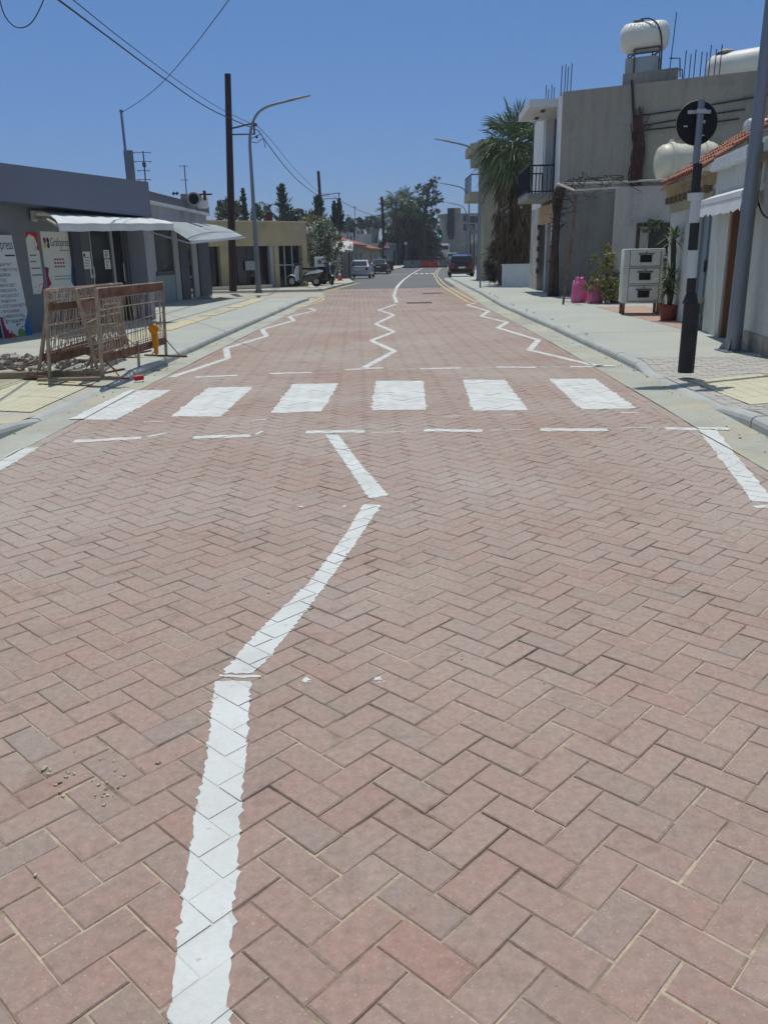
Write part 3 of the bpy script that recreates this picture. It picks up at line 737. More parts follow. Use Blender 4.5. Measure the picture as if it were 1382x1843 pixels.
# the tall board that leans on the wall, listing what the shop prints
q0, q1 = FS.sz(9, 609, WO + .25), FS.sz(58, 597, WO + .25)
BLc, BRc = FS.pt(q0[0], .1, WO + .25), FS.pt(q1[0], .1, WO + .25)
H = FS.sz(30, 423, WO + .1)[1] - .1; top = Vector((0, 0, 1)) - FS.n * .08
SB = Slab(BLc, BRc, top)
t = thing("sign_board", "tall white printed board listing services, leaning at the grey shop wall", "sign board", (BLc + BRc) / 2)
b = MB(); SB.rect(b, 0, SB.len, 0, H, -.03, 0); brd = b.build("board", M_white, t)
logo(SB, t, .02 * SB.len, H * .9, SB.len * .93 / 6.3, .001, False)
b = MB(); SB.rect(b, .62 * SB.len, .97 * SB.len, H * .795, H * .81, .001, .003)
lines = ["ΠΡΟΣΚΛΗΣΕΙΣ", "ΓΑΜΟΥ-ΒΑΠΤΙΣΗΣ", "ΑΡΡΑΒΩΝΩΝ", "ΚΑΡΤΕΣ", "√ ΣΦΡΑΓΙΔΕΣ", "√ ΤΙΜΟΛΟΓΙΑ", "√ ΑΠΟΔΕΙΞΕΙΣ", "√ ΦΑΚΕΛΛΑ", "√ ΕΠΙΣΤΟΛΟΧΑΡΤΑ", "√ ΦΥΛΛΑΔΙΑ", "√ ΗΜΕΡΟΛΟΓΙΑ", "√ ΑΥΤΟΚΟΛΛΗΤΑ"]
for i, ln in enumerate(lines):
    lettering(b, ln, SB.pt(.06 * SB.len, H * (.70 - .0505 * i), .001), SB.d, SB.u, H * .042, width=SB.len * (.1 + .056 * len(ln)))
b.build("lettering", M_ink, t)
for m, pts in ((M_mag, [(0, .0), (0, .22), (.08, .2), (.12, .1), (.2, .05), (.25, 0)]), (M_org, [(.12, 0), (.14, .045), (.3, .05), (.42, .02), (.5, 0)]), (M_grn, [(.5, 0), (.52, .06), (.62, .085), (.74, .06), (.76, 0)]), (M_blu, [(.76, 0), (.78, .1), (.9, .17), (1, .24), (1, 0)])):
    b = MB(); SB.poly(b, [(u * SB.len, v * H) for u, v in pts], .001, .0035); b.build("colour_splash", m, t)
b = MB()
for i in range(16): splat(SB, b, R.uniform(.1, .95) * SB.len, R.uniform(.03, .2) * H, .018, .004, 7, i)
b.each("ink_drop", M_navy, t)
# narrow poster
a0, a1 = sx(52, 470), sx(73, 470); z1, z0 = FS.sz(57, 418, WO)[1], FS.sz(70, 529, WO)[1]
t = thing("poster", "narrow white poster with red corner splashes between two printed boards", "poster", FS.pt((a0 + a1) / 2, z0, WO + .01))
b = MB(); FS.rect(b, a0, a1, z0, z1, WO + .002, WO + .012); b.build("sheet", M_paper, t); w, h = a1 - a0, z1 - z0; T = WO + .0125
b = MB(); FS.poly(b, [(a0, z1), (a1, z1), (a1, z1 - .3 * h), (a1 - .2 * w, z1 - .27 * h), (a1 - .1 * w, z1 - .18 * h), (a1 - .3 * w, z1 - .07 * h), (a0 + .3 * w, z1 - .03 * h), (a0, z1 - .1 * h)], T, T + .002); FS.poly(b, [(a1, z0), (a1, z0 + .22 * h), (a1 - .12 * w, z0 + .12 * h), (a1 - .35 * w, z0)], T, T + .002); b.build("colour_splash", M_red, t)
b = MB()
for k, zz in enumerate((.62, .52, .41, .3)): FS.rect(b, a0 + .12 * w, a0 + w * (.7, .62, .92, .95)[k], z0 + zz * h, z0 + (zz + .022) * h, T, T + .002)
for i in range(9): splat(FS, b, a0 + w * R.uniform(.15, .9), z0 + h * R.choice((R.uniform(.03, .18), R.uniform(.7, .93))), .016, T, 7, i + 40)
b.build("print", M_grey_ink, t)
# wide poster
a0, a1 = sx(79, 470), sx(128, 470); z1, z0 = FS.sz(95, 417, WO)[1], FS.sz(115, 545, WO)[1]; w, h = a1 - a0, z1 - z0
t = thing("poster", "wide white poster with a four petal logo beside the shop door", "poster", FS.pt((a0 + a1) / 2, z0, WO + .01))
b = MB(); FS.rect(b, a0, a1, z0, z1, WO + .002, WO + .012); b.build("sheet", M_paper, t)
logo(FS, t, a0 + .17 * w, z1 - .155 * h, w * .115, T)
b = MB(); FS.rect(b, a0 + .6 * w, a0 + .97 * w, z1 - .262 * h, z1 - .25 * h, T, T + .002)
for k, zz in enumerate((.595, .555)): FS.rect(b, a0 + .3 * w, a0 + w * .93, z1 - zz * h - .07 * h, z1 - zz * h - .06 * h, T, T + .002)
b.build("print", M_grey_ink, t)
b = MB()
for k in range(3):
    q = random.Random(k)
    for j in range(4): FS.rect(b, a0 + w * (.36 + .1 * j), a0 + w * (.43 + .1 * j), z1 - h * (.395 + .05 * k), z1 - h * (.37 + .05 * k), T, T + .002)
b.build("figures", M_mag, t)
b = MB(); FS.poly(b, [(a0, z1 - .48 * h), (a0 + .14 * w, z1 - .5 * h), (a0 + .08 * w, z1 - .6 * h), (a0 + .16 * w, z1 - .72 * h), (a0, z1 - .78 * h)], T, T + .002); FS.poly(b, [(a0 + .02 * w, z0), (a0 + .02 * w, z0 + .1 * h), (a0 + .2 * w, z0 + .04 * h), (a0 + .3 * w, z0)], T, T + .002); b.build("colour_splash", M_mag, t)
b = MB(); FS.poly(b, [(a1, z1 - .42 * h), (a1, z1 - .8 * h), (a1 - .1 * w, z1 - .7 * h), (a1 - .05 * w, z1 - .55 * h)], T, T + .002); b.build("colour_splash", M_blu, t)

# white awning over the shop front
t = bpy.data.objects["print_shop"]
FA = Fac(tuple(FS.pt(0, 0, WO + 1.25)[:2]), tuple(FS.pt(5, 0, WO + 1.25)[:2]))
al, zl = FA.sz(105, 402); ar, zr = FA.sz(312, 402)
n = 36; top, edge, bot = [], [], []
zb_l, zb_r = FS.sz(30, 385, WO)[1], 2.37
bk0, bk1 = FS.sz(74, 387, WO)[0], ar + .02
for i in range(n + 1):
    u = i / n; s = al + (ar - al) * u; wav = .004 * math.sin(u * 31)
    ze = zl + (zr - zl) * u + wav
    top.append(FS.pt(bk0 + (bk1 - bk0) * u, 2.36, WO + .06)); edge.append(FA.pt(s, ze, 0)); bot.append(FA.pt(s, ze - .14 - .002 * math.sin(u * 45), .01))
mid = [(a * .45 + c * .55) + Vector((0, 0, .03 + .007 * math.sin(i * 1.25))) for i, (a, c) in enumerate(zip(top, edge))]
mid2 = [(a * .12 + c * .88) + Vector((0, 0, .035)) for i, (a, c) in enumerate(zip(top, edge))]
b = MB(); m_ = n + 1
b.add(top + mid + mid2 + edge + bot, [[r * m_ + i, r * m_ + i + 1, (r + 1) * m_ + i + 1, (r + 1) * m_ + i] for r in range(4) for i in range(n)])
aw = b.build("awning", M_fabric, t, smooth=40)
b = MB()
for q0, q1 in ((FS.pt(bk0 - .25, 2.22, WO + .05), FA.pt(al + .05, zl - .05, -.02)), (FS.pt(bk1, 2.2, WO + .05), FA.pt(ar - .05, zr - .05, -.02))):
    m = (q0 + q1) / 2 + Vector((0, 0, .05)); b.tube([q0, m, q1], .03, 8)
b.tube([FA.pt(al, zl - .03, -.02), FA.pt(ar, zr - .03, -.02)], .025, 8); b.tube([FS.pt(bk0 - .3, 2.3, WO + .09), FS.pt(bk1, 2.33, WO + .09)], .05, 8)
b.cbox(FS.pt(bk0 - .28, 2.25, WO + .06), (.08, .16, .2), .02); b.each("awning_frame", mat("cream_metal", L(196, 194, 182), rough=.5), aw)

# chimney, mast, aerials on the roof line
b = MB(); p0, p1 = at(236.5, 325, 23), at(239, 271, 23); p0.z = 3.0
b.lathe(p0, [(.12, 0), (.12, (p1.z - p0.z) * .55), (.125, (p1.z - p0.z) * .56), (.125, (p1.z - p0.z) * .6), (.12, (p1.z - p0.z) * .61), (.12, p1.z - p0.z)], 18)
tag(b.build("flue_pipe", mat("galvanised_steel", L(128, 136, 146), L(114, 122, 132), scale=2, rough=.5, metal=.5, stretch=(8, 8, .5)), smooth=40), "fat ribbed metal flue standing on the roof of the grey shop", "flue")
b = MB(); q0, q1 = at(234, 330, 26), at(218.5, 201, 26); b.tube([Vector((q0.x, q0.y, .05)), q1], [.055, .035], 8); b.lathe(q1, [(.05, 0), (.05, .05)], 8)
tag(b.build("wire_mast", mat("mast_steel", L(120, 124, 140), rough=.6)), "thin pale steel mast with a wire at its tip behind the grey shop", "mast")
def aerial(px, y0, y1, Y, label, zb, arms=4, w=.5):
    p, q = at(px[0], y0, Y), at(px[1], y1, Y); p.z = zb; b = MB(); b.tube([p, q], .018, 6)
    for k in range(arms):
        z = q.z - .05 - (q.z - p.z) * (.75 * k / arms); c = p.lerp(q, (z - p.z) / (q.z - p.z)); ln = w * R.uniform(.5, 1)
        b.tube([c - Vector((ln * .6, .05, -.02)), c + Vector((ln * .4, .05, .02))], .01, 5)
        for j in (-.5, .35): b.tube([c + Vector((ln * j, -.12, 0)), c + Vector((ln * j, .12, 0))], .006, 4)
    if arms > 3: b.cbox(p.lerp(q, .72), (.09, .09, .12), .02)
    return tag(b.build("television_aerial", mat("aerial_metal", L(90, 94, 104), rough=.5)), label, "aerial")
aerial((262, 258), 327, 272, 24, "rusty television aerial with several short arms beside the fat metal flue", 3.0)
aerial((336, 332), 352, 297, 30.5, "slim grey aerial with two side arms above a rooftop air conditioner", 2.7, 3, .35)

# ---- second shop, with the grey awning
F2 = Fac((-6.78, 21.0), (-6.5, 34.2)); e2 = F2.sz(378, 480)[0]
t = thing("corner_shop", "pale low shop with a grey sloping awning and white door frames", "shop", F2.pt(5, .1, 0))
M_w2 = mat("old_white_render", L(176, 180, 184), L(160, 164, 168), scale=.7, rough=.9, speck=.06, streak=.2)
b = MB(); F2.rect(b, 0, e2, 0, 2.75, -.25, 0); F2.rect(b, e2 - .25, e2, 0, 2.75, -8, -.25); F2.rect(b, 0, .25, 0, 2.75, -8, -.25); b.build("wall", M_w2, t)
zt = F2.sz(345, 365)[1]
b = MB(); F2.rect(b, 0, e2 + .05, 2.75, zt - .25, -8, -.001); b.build("parapet", M_w2, t)
b = MB(); F2.rect(b, 0, e2 + .1, zt - .25, zt, -8, .12); b.build("roof", mat("roof_edge", L(112, 112, 120), rough=.8), t)
b = MB(); F2.rect(b, .2, e2, zt - .34, zt - .2505, .0, .16); b.build("roof_trim", M_white, t)
s2 = lambda px: F2.sz(px, 480)[0]
b = MB(); F2.rect(b, s2(283), s2(312), 1.0, 2.4, 0, .02); gw = b.build("window", M_glass, t)
b = MB(); F2.rect(b, s2(280), s2(312), .95, 1.06, 0, .06); b.build("sill", M_dkp, gw)
b = MB(); F2.rect(b, s2(280), s2(312), .1, .94, 0, .03); b.build("lower_panel", mat("pale_panel", L(150, 160, 164), rough=.6), t)
for a_, c_ in ((312, 321), (345, 354)):
    b = MB(); F2.rect(b, s2(a_), s2(c_), .1, 2.45, 0, .06); b.build("door_frame", mat("grey_white_frame", L(168, 172, 174), rough=.5), t)
b = MB(); F2.rect(b, s2(321.5), s2(336), .1, 2.45, 0, .09); b.build("cladding_panel", M_dkp, t)
b = MB(); F2.rect(b, s2(355), s2(375), .1, 2.45, 0, .09); b.build("cladding_panel", M_dkp, t)
b = MB(); F2.rect(b, s2(336.5), s2(344.5), .1, 2.4, 0, .02); b.build("door", M_glass, t)
br_, fr_, fl_ = at(389, 405, 33.6), at(437, 424.5, 31.2), at(342, 433.5, 25.3); bl_ = F2.pt(4.3, br_.z - .08, .03)
b = MB(); n = 10
for z_, k_ in ((0, 0),):
    vs = []
    for i in range(n + 1):
        u = i / n; p, q = bl_.lerp(br_, u), fl_.lerp(fr_, u)
        for j in range(4):
            v = j / 3; c = p.lerp(q, v); c.z += .05 * math.sin(v * 3.14) - .02 * math.sin(u * 3.14) * v; vs.append(c)
        vs.append(q + Vector((0, 0, -.09)))
    b.add(vs, [[i * 5 + j, i * 5 + j + 1, (i + 1) * 5 + j + 1, (i + 1) * 5 + j] for i in range(n) for j in range(4)])
aw = b.build("awning", M_awn2, t, smooth=40)
b = MB(); b.tube([bl_ + Vector((-.1, 0, -.35)), fl_ + Vector((0, .02, -.07))], .025); b.tube([br_ + Vector((-.05, 0, -.35)), fr_ + Vector((0, .02, -.07))], .025); b.tube([fl_ + Vector((0, .02, -.06)), fr_ + Vector((.1, .02, -.06))], .03); b.each("awning_frame", M_alu, aw)
# rooftop machines
def rb(px0, px1, py0, py1, Y, dy): p, q = at(px0, py1, Y), at(px1, py0, Y); return p, q
p, q = rb(326.5, 358, 348, 371, 29.5, 0); c = (p + q) / 2
t = thing("air_conditioner", "grey rooftop air conditioner box with a round dark fan", "air conditioner", (c.x, c.y + .25, zt))
b = MB(); b.cbox((c.x, c.y + .25, (zt + q.z) / 2), (q.x - p.x, .5, q.z - zt), .02); b.build("casing", mat("ac_casing", L(136, 136, 142), rough=.6, speck=.08), t)
fc = at(349, 358, 29.48); b = MB(); b.torus(fc, .2, .035, (0, 1, 0), 20, 6); b.build("fan_ring", M_w2, t, smooth=True)
b = MB(); b.lathe(fc - Vector((0, .008, 0)), [(.2, 0), (.2, .006)], 20, (0, 1, 0)); b.build("fan", mat("black_plastic", L(26, 26, 28), rough=.5), t)
p = at(363, 361, 31)
b = MB(); b.lathe(p + Vector((-.15, .3, 0)), [(.02, -.32), (.22, -.3), (.25, -.25), (.25, .25), (.22, .3), (.02, .32)], 16, (1, .1, 0)); tag(b.build("water_tank", M_white, smooth=40), "small white tank lying behind the rooftop air conditioner", "water tank")
b = MB(); q = at(368, 343, 29.6); b.tube([Vector((q.x, q.y, zt)), q], .05, 6); b.box(q + Vector((0, 0, -.12)), (.5, .05, .05)); tag(b.build("roof_post", mat("rust_brown", L(92, 56, 54), rough=.9)), "short brown post with a cross arm on the pale shop roof", "post")
b = MB(); p = at(311, 350, 26); q = at(314, 371, 26)
for dx in (0, .1): b.tube([Vector((p.x + dx + .07, p.y, zt)), Vector((p.x + dx, p.y, p.z))], .04, 6)
tag(b.build("vent_pipe", mat("vent_grey", L(70, 72, 78), rough=.7)), "pair of short dark vent pipes on the pale shop roof", "vent pipe")

# ---- ochre stone building
F3 = Fac((-7.7, 38.3), (-3.5, 41.8)); e3 = F3.len
M_ochre = mat("ochre_stone", L(194, 180, 146), L(172, 160, 128), scale=1.1, rough=.95, bump=.5, bscale=14, speck=.12, c3=L(176, 130, 98), c3scale=.35, c3pos=(.6, .72), streak=.15)
t = thing("stone_building", "ochre stone single storey building with wide dark openings and a flat roof", "building", F3.pt(2, .1, 0))
s3 = lambda px: F3.sz(px, 475)[0]
zt3 = F3.sz(450, 397)[1]; zo = F3.sz(430, 443)[1]
b = MB(); F3.rect(b, -2, e3, zo, zt3 - .06, -.35, 0)
for a_, c_ in ((-2, s3(375)), (s3(398), s3(414)), (s3(495), s3(503)), (s3(545), e3)): F3.rect(b, a_, c_, 0, zo - .0005, -.35, .002)
F3.rect(b, e3 - .35, e3, 0, zt3 - .06, -8, -.35); b.build("wall", M_ochre, t)
b = MB(); F3.rect(b, -2, e3 + .03, zt3 - .06, zt3, -8, .04); b.build("roof", mat("pale_coping", L(206, 198, 172), rough=.9), t)
b = MB(); F3.rect(b, -2, e3 - .36, 0, zo, -2.6, -2.5); b.build("interior_wall", mat("dim_interior", L(74, 68, 64), L(58, 54, 52), scale=1, rough=.9), t)
for a_, c_, pn in ((375, 398, 1), (414, 488, 4), (504, 545, 3)):
    b = MB(); F3.rect(b, s3(a_), s3(c_), .1, zo - .002, -.3, -.28); w_ = b.build("window", M_glass, t)
    b = MB()
    for i in range(pn + 1):
        u = s3(a_) + (s3(c_) - s3(a_)) * i / pn; F3.rect(b, max(u - .03, s3(a_)), min(u + .03, s3(c_)), .1, zo - .003, -.28, -.24)
    F3.rect(b, s3(a_) + .031, s3(c_) - .031, 1.02, 1.07, -.278, -.245) if pn == 3 else None
    b.each("frame", M_alu if pn == 3 else mat("brown_frame", L(92, 84, 80), rough=.6), w_)
b = MB(); F3.rect(b, s3(488), s3(494.5), .1, zo - .003, -.3, -.05); b.build("shutter_box", M_w2, t)
b = MB(); F3.prect(b, (441, 470), (459, 486), -.2, -.17, -.2); b.build("notice_board", M_w2, t)
b = MB(); F3.rect(b, -.3, s3(468), .08, .2, .05, 1.0); b.build("step", M_slab, t)
# things lying on its roof
b = MB(); p = at(486, 396, 40); b.cbox((p.x, p.y, zt3 + .17), (.24, .24, .36), .01); tag(b.build("chimney_block", mat("terracotta_block", L(96, 62, 54), rough=.95)), "squat dark red brick chimney on the ochre building roof", "chimney")
b = MB(); F3.rect(b, .6, 5.2, zt3 + .001, zt3 + .1, -5, -4.9); tag(b.build("roof_parapet", M_w2), "long low pale parapet at the back of the ochre building roof", "parapet")

# ---- street lamps
M_galv = mat("galvanised_pole", L(140, 146, 154), L(124, 130, 138), scale=1.5, rough=.45, metal=.55, speck=.06, stretch=(6, 6, .4))
def street_lamp(label, loc, rz, lean=0, group="street lamps on curved grey poles", hexa=False):
    t = thing("street_lamp", label, "street lamp", (0, 0, 0), group, local=True)
    b = MB(); pts = [(0, 0, 0), (0, 0, 3), (0, 0, 5.75), (.03, 0, 6.15), (.14, 0, 6.6), (.36, 0, 6.98), (.68, 0, 7.2), (1.1, 0, 7.33), (1.55, 0, 7.43)]
    KZ = .925; pts = [(x, y, z * KZ) for x, y, z in pts]; pts = [Vector(p) for p in pts[:3]] + catmull(pts[2:], 4)[1:]
    rs = [.105 - .055 * min(1, p.z / 6) if p.z < 6 else .045 for p in pts]
    b.tube(pts, rs, 8 if hexa else 12); b.build("pole", M_galv, t, smooth=40)
    b = MB()
    for k in range(4):
        a = math.pi / 2 * k + .78; d = Vector((math.cos(a), math.sin(a), 0)); n = Vector((-d.y, d.x, 0)) * .006
        b.prism([d * .09 - n, d * .2 - n, d * .2 - n + Vector((0, 0, .02)), d * .09 - n + Vector((0, 0, .2))], n * 2)
    b.cbox((0, 0, .008), (.36, .36, .02), .004); b.build("base_plate", M_galv, t)
    b = MB(); b.loft([[Vector((x, w * c, z * KZ + h * s)) for c, s in ((-1, -.4), (-1, .3), (-.5, .8), (.5, .8), (1, .3), (1, -.4))] for x, w, h, z in ((1.5, .05, .06, 7.42), (1.7, .11, .07, 7.46), (2.1, .13, .05, 7.54), (2.35, .07, .03, 7.6))]); hd = b.build("lamp_head", M_galv, t, smooth=40)
    b = MB(); b.prism([(1.75, -.09, 7.435 * KZ), (2.25, -.08, 7.545 * KZ), (2.25, .08, 7.545 * KZ), (1.75, .09, 7.435 * KZ)], (0, 0, .012)); b.build("lens", mat("lamp_lens", L(200, 200, 190), rough=.2), hd)
    place(t, loc, rz); return t
p = gnd(466, 527, .1)
lampL = street_lamp("curved grey street lamp beside the dark brown pole, arm over the road", (p.x, p.y, .08), 0)

def lamp_copy(label, loc, rz): return dup(lampL, loc, rz, label)
p = gnd(1318, 632, .1)
lamp_copy("thick grey lamp post standing by the tiled white house, head out of view", (p.x, p.y, .1), rad(182))
lamp_copy("grey street lamp arching out of the palm over the right kerb", (5.25, 45.5, .0), rad(180))
lamp_copy("curved street lamp beyond the palm, the taller looking of two far ones", (7.15, 69, -.28), rad(180))
lamp_copy("small far street lamp, lower looking of the two past the palm", (9.7, 96, -.2), rad(180))
lamp_copy("tiny street lamp in front of the dark trees", (-.9, 128, .3), rad(10))

# ---- utility poles and wires
M_pole = mat("creosoted_pole", L(72, 50, 50), L(56, 42, 44), scale=2, rough=.9, speck=.15, stretch=(6, 6, .3))
def util_pole(label, base, top, r, arm=None):
    t = thing("utility_pole", label, "utility pole", base, "dark wooden utility poles")
    b = MB(); b.tube([base, Vector(base).lerp(Vector(top), .5), top], [r, r * .9, r * .75], 10); b.build("pole", M_pole, t, smooth=40)
    if arm:
        zt_, zb_, ln = arm; f = lambda z: Vector(base).lerp(Vector(top), (z - base[2]) / (top[2] - base[2]))
        b = MB(); e = Vector((ln, 0, 0)); a, c = f(zt_), f(zb_)
        b.tube([a, a + e * 1.0 + Vector((0, 0, .2))], .035, 6); b.tube([c, c + e * 1.0], .03, 6); b.tube([a + e + Vector((0, 0, .22)), c + e + Vector((0, 0, -.02))], .035, 6)
        b.build("bracket", mat("bracket_steel", L(78, 64, 66), rough=.7), t)
        b = MB()
        for z in (.14, -.3): b.lathe(a + e + Vector((.08, 0, z)), [(.03, -.06), (.055, -.03), (.03, 0), (.055, .03), (.03, .06)], 10)
        b.build("insulator", mat("insulator", L(60, 54, 56), rough=.4), t)
    return t
U1b, U1t = Vector((-6.15, 35.6, .08)), at(410, 133, 35.6)
zA, zB = at(422, 232, 35.6).z, at(422, 242, 35.6).z
util_pole("tall dark brown wooden pole with a bracket, next to the near street lamp", U1b, U1t, .165, (zA, zB, 1.0))
U2t = at(573, 308, 79); util_pole("dark wooden pole rising behind the flowering bush", Vector((U2t.x + .25, 79, -.3)), U2t, .17, (at(577, 352, 79).z, at(577, 358, 79).z, 1.7))
U3t = at(687, 354, 100); util_pole("leaning dark pole beside the triangular warning sign", Vector((at(693, 470, 100).x, 100, -.25)), U3t, .19)
U4t = at(712, 364, 118); util_pole("distant dark pole in front of the big dark tree", Vector((U4t.x + .3, 118, 0)), U4t, .16)
M_wire = mat("cable", L(44, 44, 52), rough=.6, speck=0)
def wire(label, pts, r, name="overhead_wire"):
    b = MB(); b.tube(catmull(pts, 10), r, 6); return tag(b.build(name, M_wire), label, "cable", "overhead wires")
A1 = at(465, 235, 35.6)
wire("thick black overhead cable from the brown pole's bracket past the upper left corner", [at(-60, -112, 9.5), at(40, -46, 12), at(105, -1, 14.5), at(200, 70, 19), at(300, 144, 25), at(380, 197, 31), A1], .016)
wire("thinner overhead wire running just above the thick black cable to the bracket", [at(60, -60, 12), at(135, 2, 15), at(230, 78, 20), at(330, 152, 27), at(400, 197, 32.5), at(466, 229, 35.6)], .009)
wire("sagging cable between the brown pole and the pole behind the bush", [A1, at(490, 270, 42), at(520, 308, 52), at(545, 332, 62), at(572, 351, 77.5), at(594, 353, 79)], .022)
wire("thin wire above the sagging cable between the two brown poles", [at(466, 229, 35.6), at(492, 257, 42), at(520, 292, 52), at(548, 322, 62), at(573, 345, 77), at(594, 349, 79)], .012)
wire("far wires from the pole behind the bush to the leaning pole", [at(600, 353, 79), at(625, 368, 85), at(655, 382, 92), at(688, 391, 100)], .02)
wire("single wire from the thin steel mast up across the sky", [at(219, 203, 26), at(255, 180, 24.5), at(295, 146, 22), at(350, 82, 19), at(412, 0, 16), at(440, -40, 15)], .008)
wire("loop of cable hanging into the upper left corner of the sky", [at(-6, -30, 10), at(6, 20, 10), at(22, 44, 10), at(40, 50, 10), at(58, 40, 10), at(75, 10, 10), at(85, -20, 10)], .006)
q0 = at(468, 242, 35.6)
wire("short slack jumper cable hanging under the brown pole's bracket", [q0, at(450, 252, 35.6), at(462, 257, 35.8), at(473, 250, 36), at(478, 266, 36.5)], .014)

# ---- rusty mesh barriers
M_rust = mat("rusty_steel", L(104, 66, 54), L(138, 108, 88), scale=5, rough=.9, bump=.3, bscale=60, speck=.2)
M_rust2 = mat("grey_weathered_steel", L(176, 164, 148), L(140, 116, 100), scale=7, rough=.9, speck=.2)
M_mesh = mat("weathered_wire", L(190, 176, 156), L(150, 128, 108), scale=9, rough=.9, speck=.2)
def barrier(label, seed, w=2.1, plate=True):
    q = random.Random(seed); t = thing("mesh_barrier", label, "barrier", (0, 0, 0), "rusty welded mesh barriers stacked at the kerb", local=True); H = 1.02
    b = MB()
    for x in (0, w): b.cbox((x, 0, H / 2), (.035, .035, H), .005)
    b.cbox((w * .52, 0, H * .16), (.03, .03, H * .32), .004); b.build("frame", M_rust2, t)
    b = MB(); b.box((w / 2, -.012, H - .055), (w, .006, .1)) if plate else b.box((w * .3, -.012, H - .2), (w * .6, .006, .08)); b.build("top_plate", M_rust, t)
    b = MB(); b.tube([(0, 0, H), (w, 0, H)], .013, 6); b.build("top_rail", M_rust2, t)
    b = MB(); b.box((w / 2, -.01, .235), (w, .006, .085)); b.tube([(0, 0, .19), (w, 0, .19)], .012, 6); b.build("bottom_plate", M_rust, t)
    b = MB()
    n = 26
    for i in range(1, n):
        x = w * i / n; k = q.gauss(0, .012); b.tube([(x, 0, .27), (x + k, q.gauss(0, .012), .62), (x + q.gauss(0, .01), 0, H - (.1 if plate else 0))], .0055, 5)
    for z in (.3, .45, .62, .78, .9): b.tube([(0, 0, z), (w * .4, q.gauss(0, .01), z + q.gauss(0, .01)), (w, 0, z + q.gauss(0, .008))], .0065, 5)
    b.build("mesh", M_mesh, t)
    for x in (.02, w - .02):
        b = MB(); b.cbox((x, 0, .016), (.03, .62, .025), .004); b.tube([(x, -.2, .03), (x, 0, .26)], .007, 6); b.tube([(x, .2, .03), (x, 0, .26)], .007, 6); b.build("foot", M_rust, t)
    return t
def line_up(o, p, q, tilt=0, z=.1): o.location = (p[0], p[1], z); o.rotation_euler = (tilt, 0, math.atan2(q[1] - p[1], q[0] - p[0])); return o
b1 = barrier("rusty mesh barrier at the kerb carrying an orange warning lamp", 3, 2.2)
line_up(b1, (-3.25, 9.62), (-3.06, 11.75), .04)
line_up(barrier("rusty mesh barrier tilted against the back of the one with the orange lamp", 5, 2.1, False), (-3.40, 9.95), (-3.62, 12.0), -.16)
line_up(barrier("rusty mesh barrier standing farther from the kerb, beside the planks", 9, 2.1, False), (-3.90, 9.70), (-3.66, 11.75), .09)
line_up(barrier("rusty mesh barrier leaning back over the rubble heap", 11, 2.1, False), (-4.14, 9.95), (-4.2, 12.05), .27)
t = thing("warning_lamp", "orange warning lamp hung on the end post of a rusty barrier", "warning lamp", (-3.03, 11.2, .2))
M_or = mat("orange_plastic", L(226, 150, 24), L(206, 130, 16), scale=9, rough=.4, speck=.05)
b = MB(); b.lathe((-3.03, 11.2, .54), [(.02, -.035), (.055, -.035), (.068, -.02), (.068, .02), (.055, .035), (.02, .035)], 18, (.1, -1, 0)); b.build("lens", M_or, t, smooth=40)
b = MB(); b.cbox((-3.03, 11.22, .4), (.085, .07, .2), .02); b.cbox((-3.03, 11.22, .27), (.06, .05, .14), .02); b.build("battery_case", M_or, t)
# planks, rubble, litter
M_wood = mat("weathered_wood", L(150, 138, 116), L(118, 106, 88), scale=2, rough=.95, speck=.15, stretch=(1, 12, 12), bump=.2)
for i, (x, y, ln, rz, z, lab) in enumerate(((-3.95, 9.86, 1.15, rad(6), .14, "thick grey plank lying under the feet of the rusty barriers"), (-3.5, 9.56, .95, rad(4), .118, "thin plank lying nearest the kerb under the barrier with the lamp"), (-4.6, 11.4, 1.7, rad(-8), .12, "grey plank lying behind the barriers by the rubble"))):
    b = MB(); b.cbox((x, y, z), (ln, .14 if i != 1 else .09, .075 if i == 0 else .034), .006, rz); tag(b.build("plank", M_wood), lab, "plank", "loose planks by the barriers")
b = MB(); q = random.Random(12)
for i in range(330):
    a, r_ = q.uniform(0, 6.28), abs(q.gauss(0, .55)); x, y = -4.95 + r_ * math.cos(a) * 1.0, 11.05 + r_ * math.sin(a) * .75
    h = max(0, .13 - r_ * .14); s_ = q.uniform(.02, .075); M = Matrix.Rotation(q.uniform(0, 3), 3, 'Z') @ Matrix.Rotation(q.uniform(-.8, .8), 3, 'X')
    o = len(b.v); b.box((x, y, .1 + h * q.random() + s_ * .3), (s_ * q.uniform(.8, 1.6), s_, s_ * q.uniform(.3, .8)), rot=M)
    for v in b.v[o:]: v += Vector((q.gauss(0, .01), q.gauss(0, .01), q.gauss(0, .008)))
o = b.build("rubble", mat("rubble", L(196, 190, 180), L(150, 140, 130), scale=3, rough=1, speck=.15, bump=.3)); o["kind"] = "stuff"; tag(o, "heap of pale broken concrete beside the rusty barriers", "rubble")
b = MB(); p = gnd(251, 685, .02); b.lathe(p + Vector((0, 0, .035)), [(.02, -.06), (.033, -.055), (.033, .055), (.02, .06)], 12, (1, .3, .1)); tag(b.build("drink_can", mat("red_can", L(190, 30, 34), rough=.35, speck=.05)), "crushed red can lying in the gutter by the rusty barriers", "can")
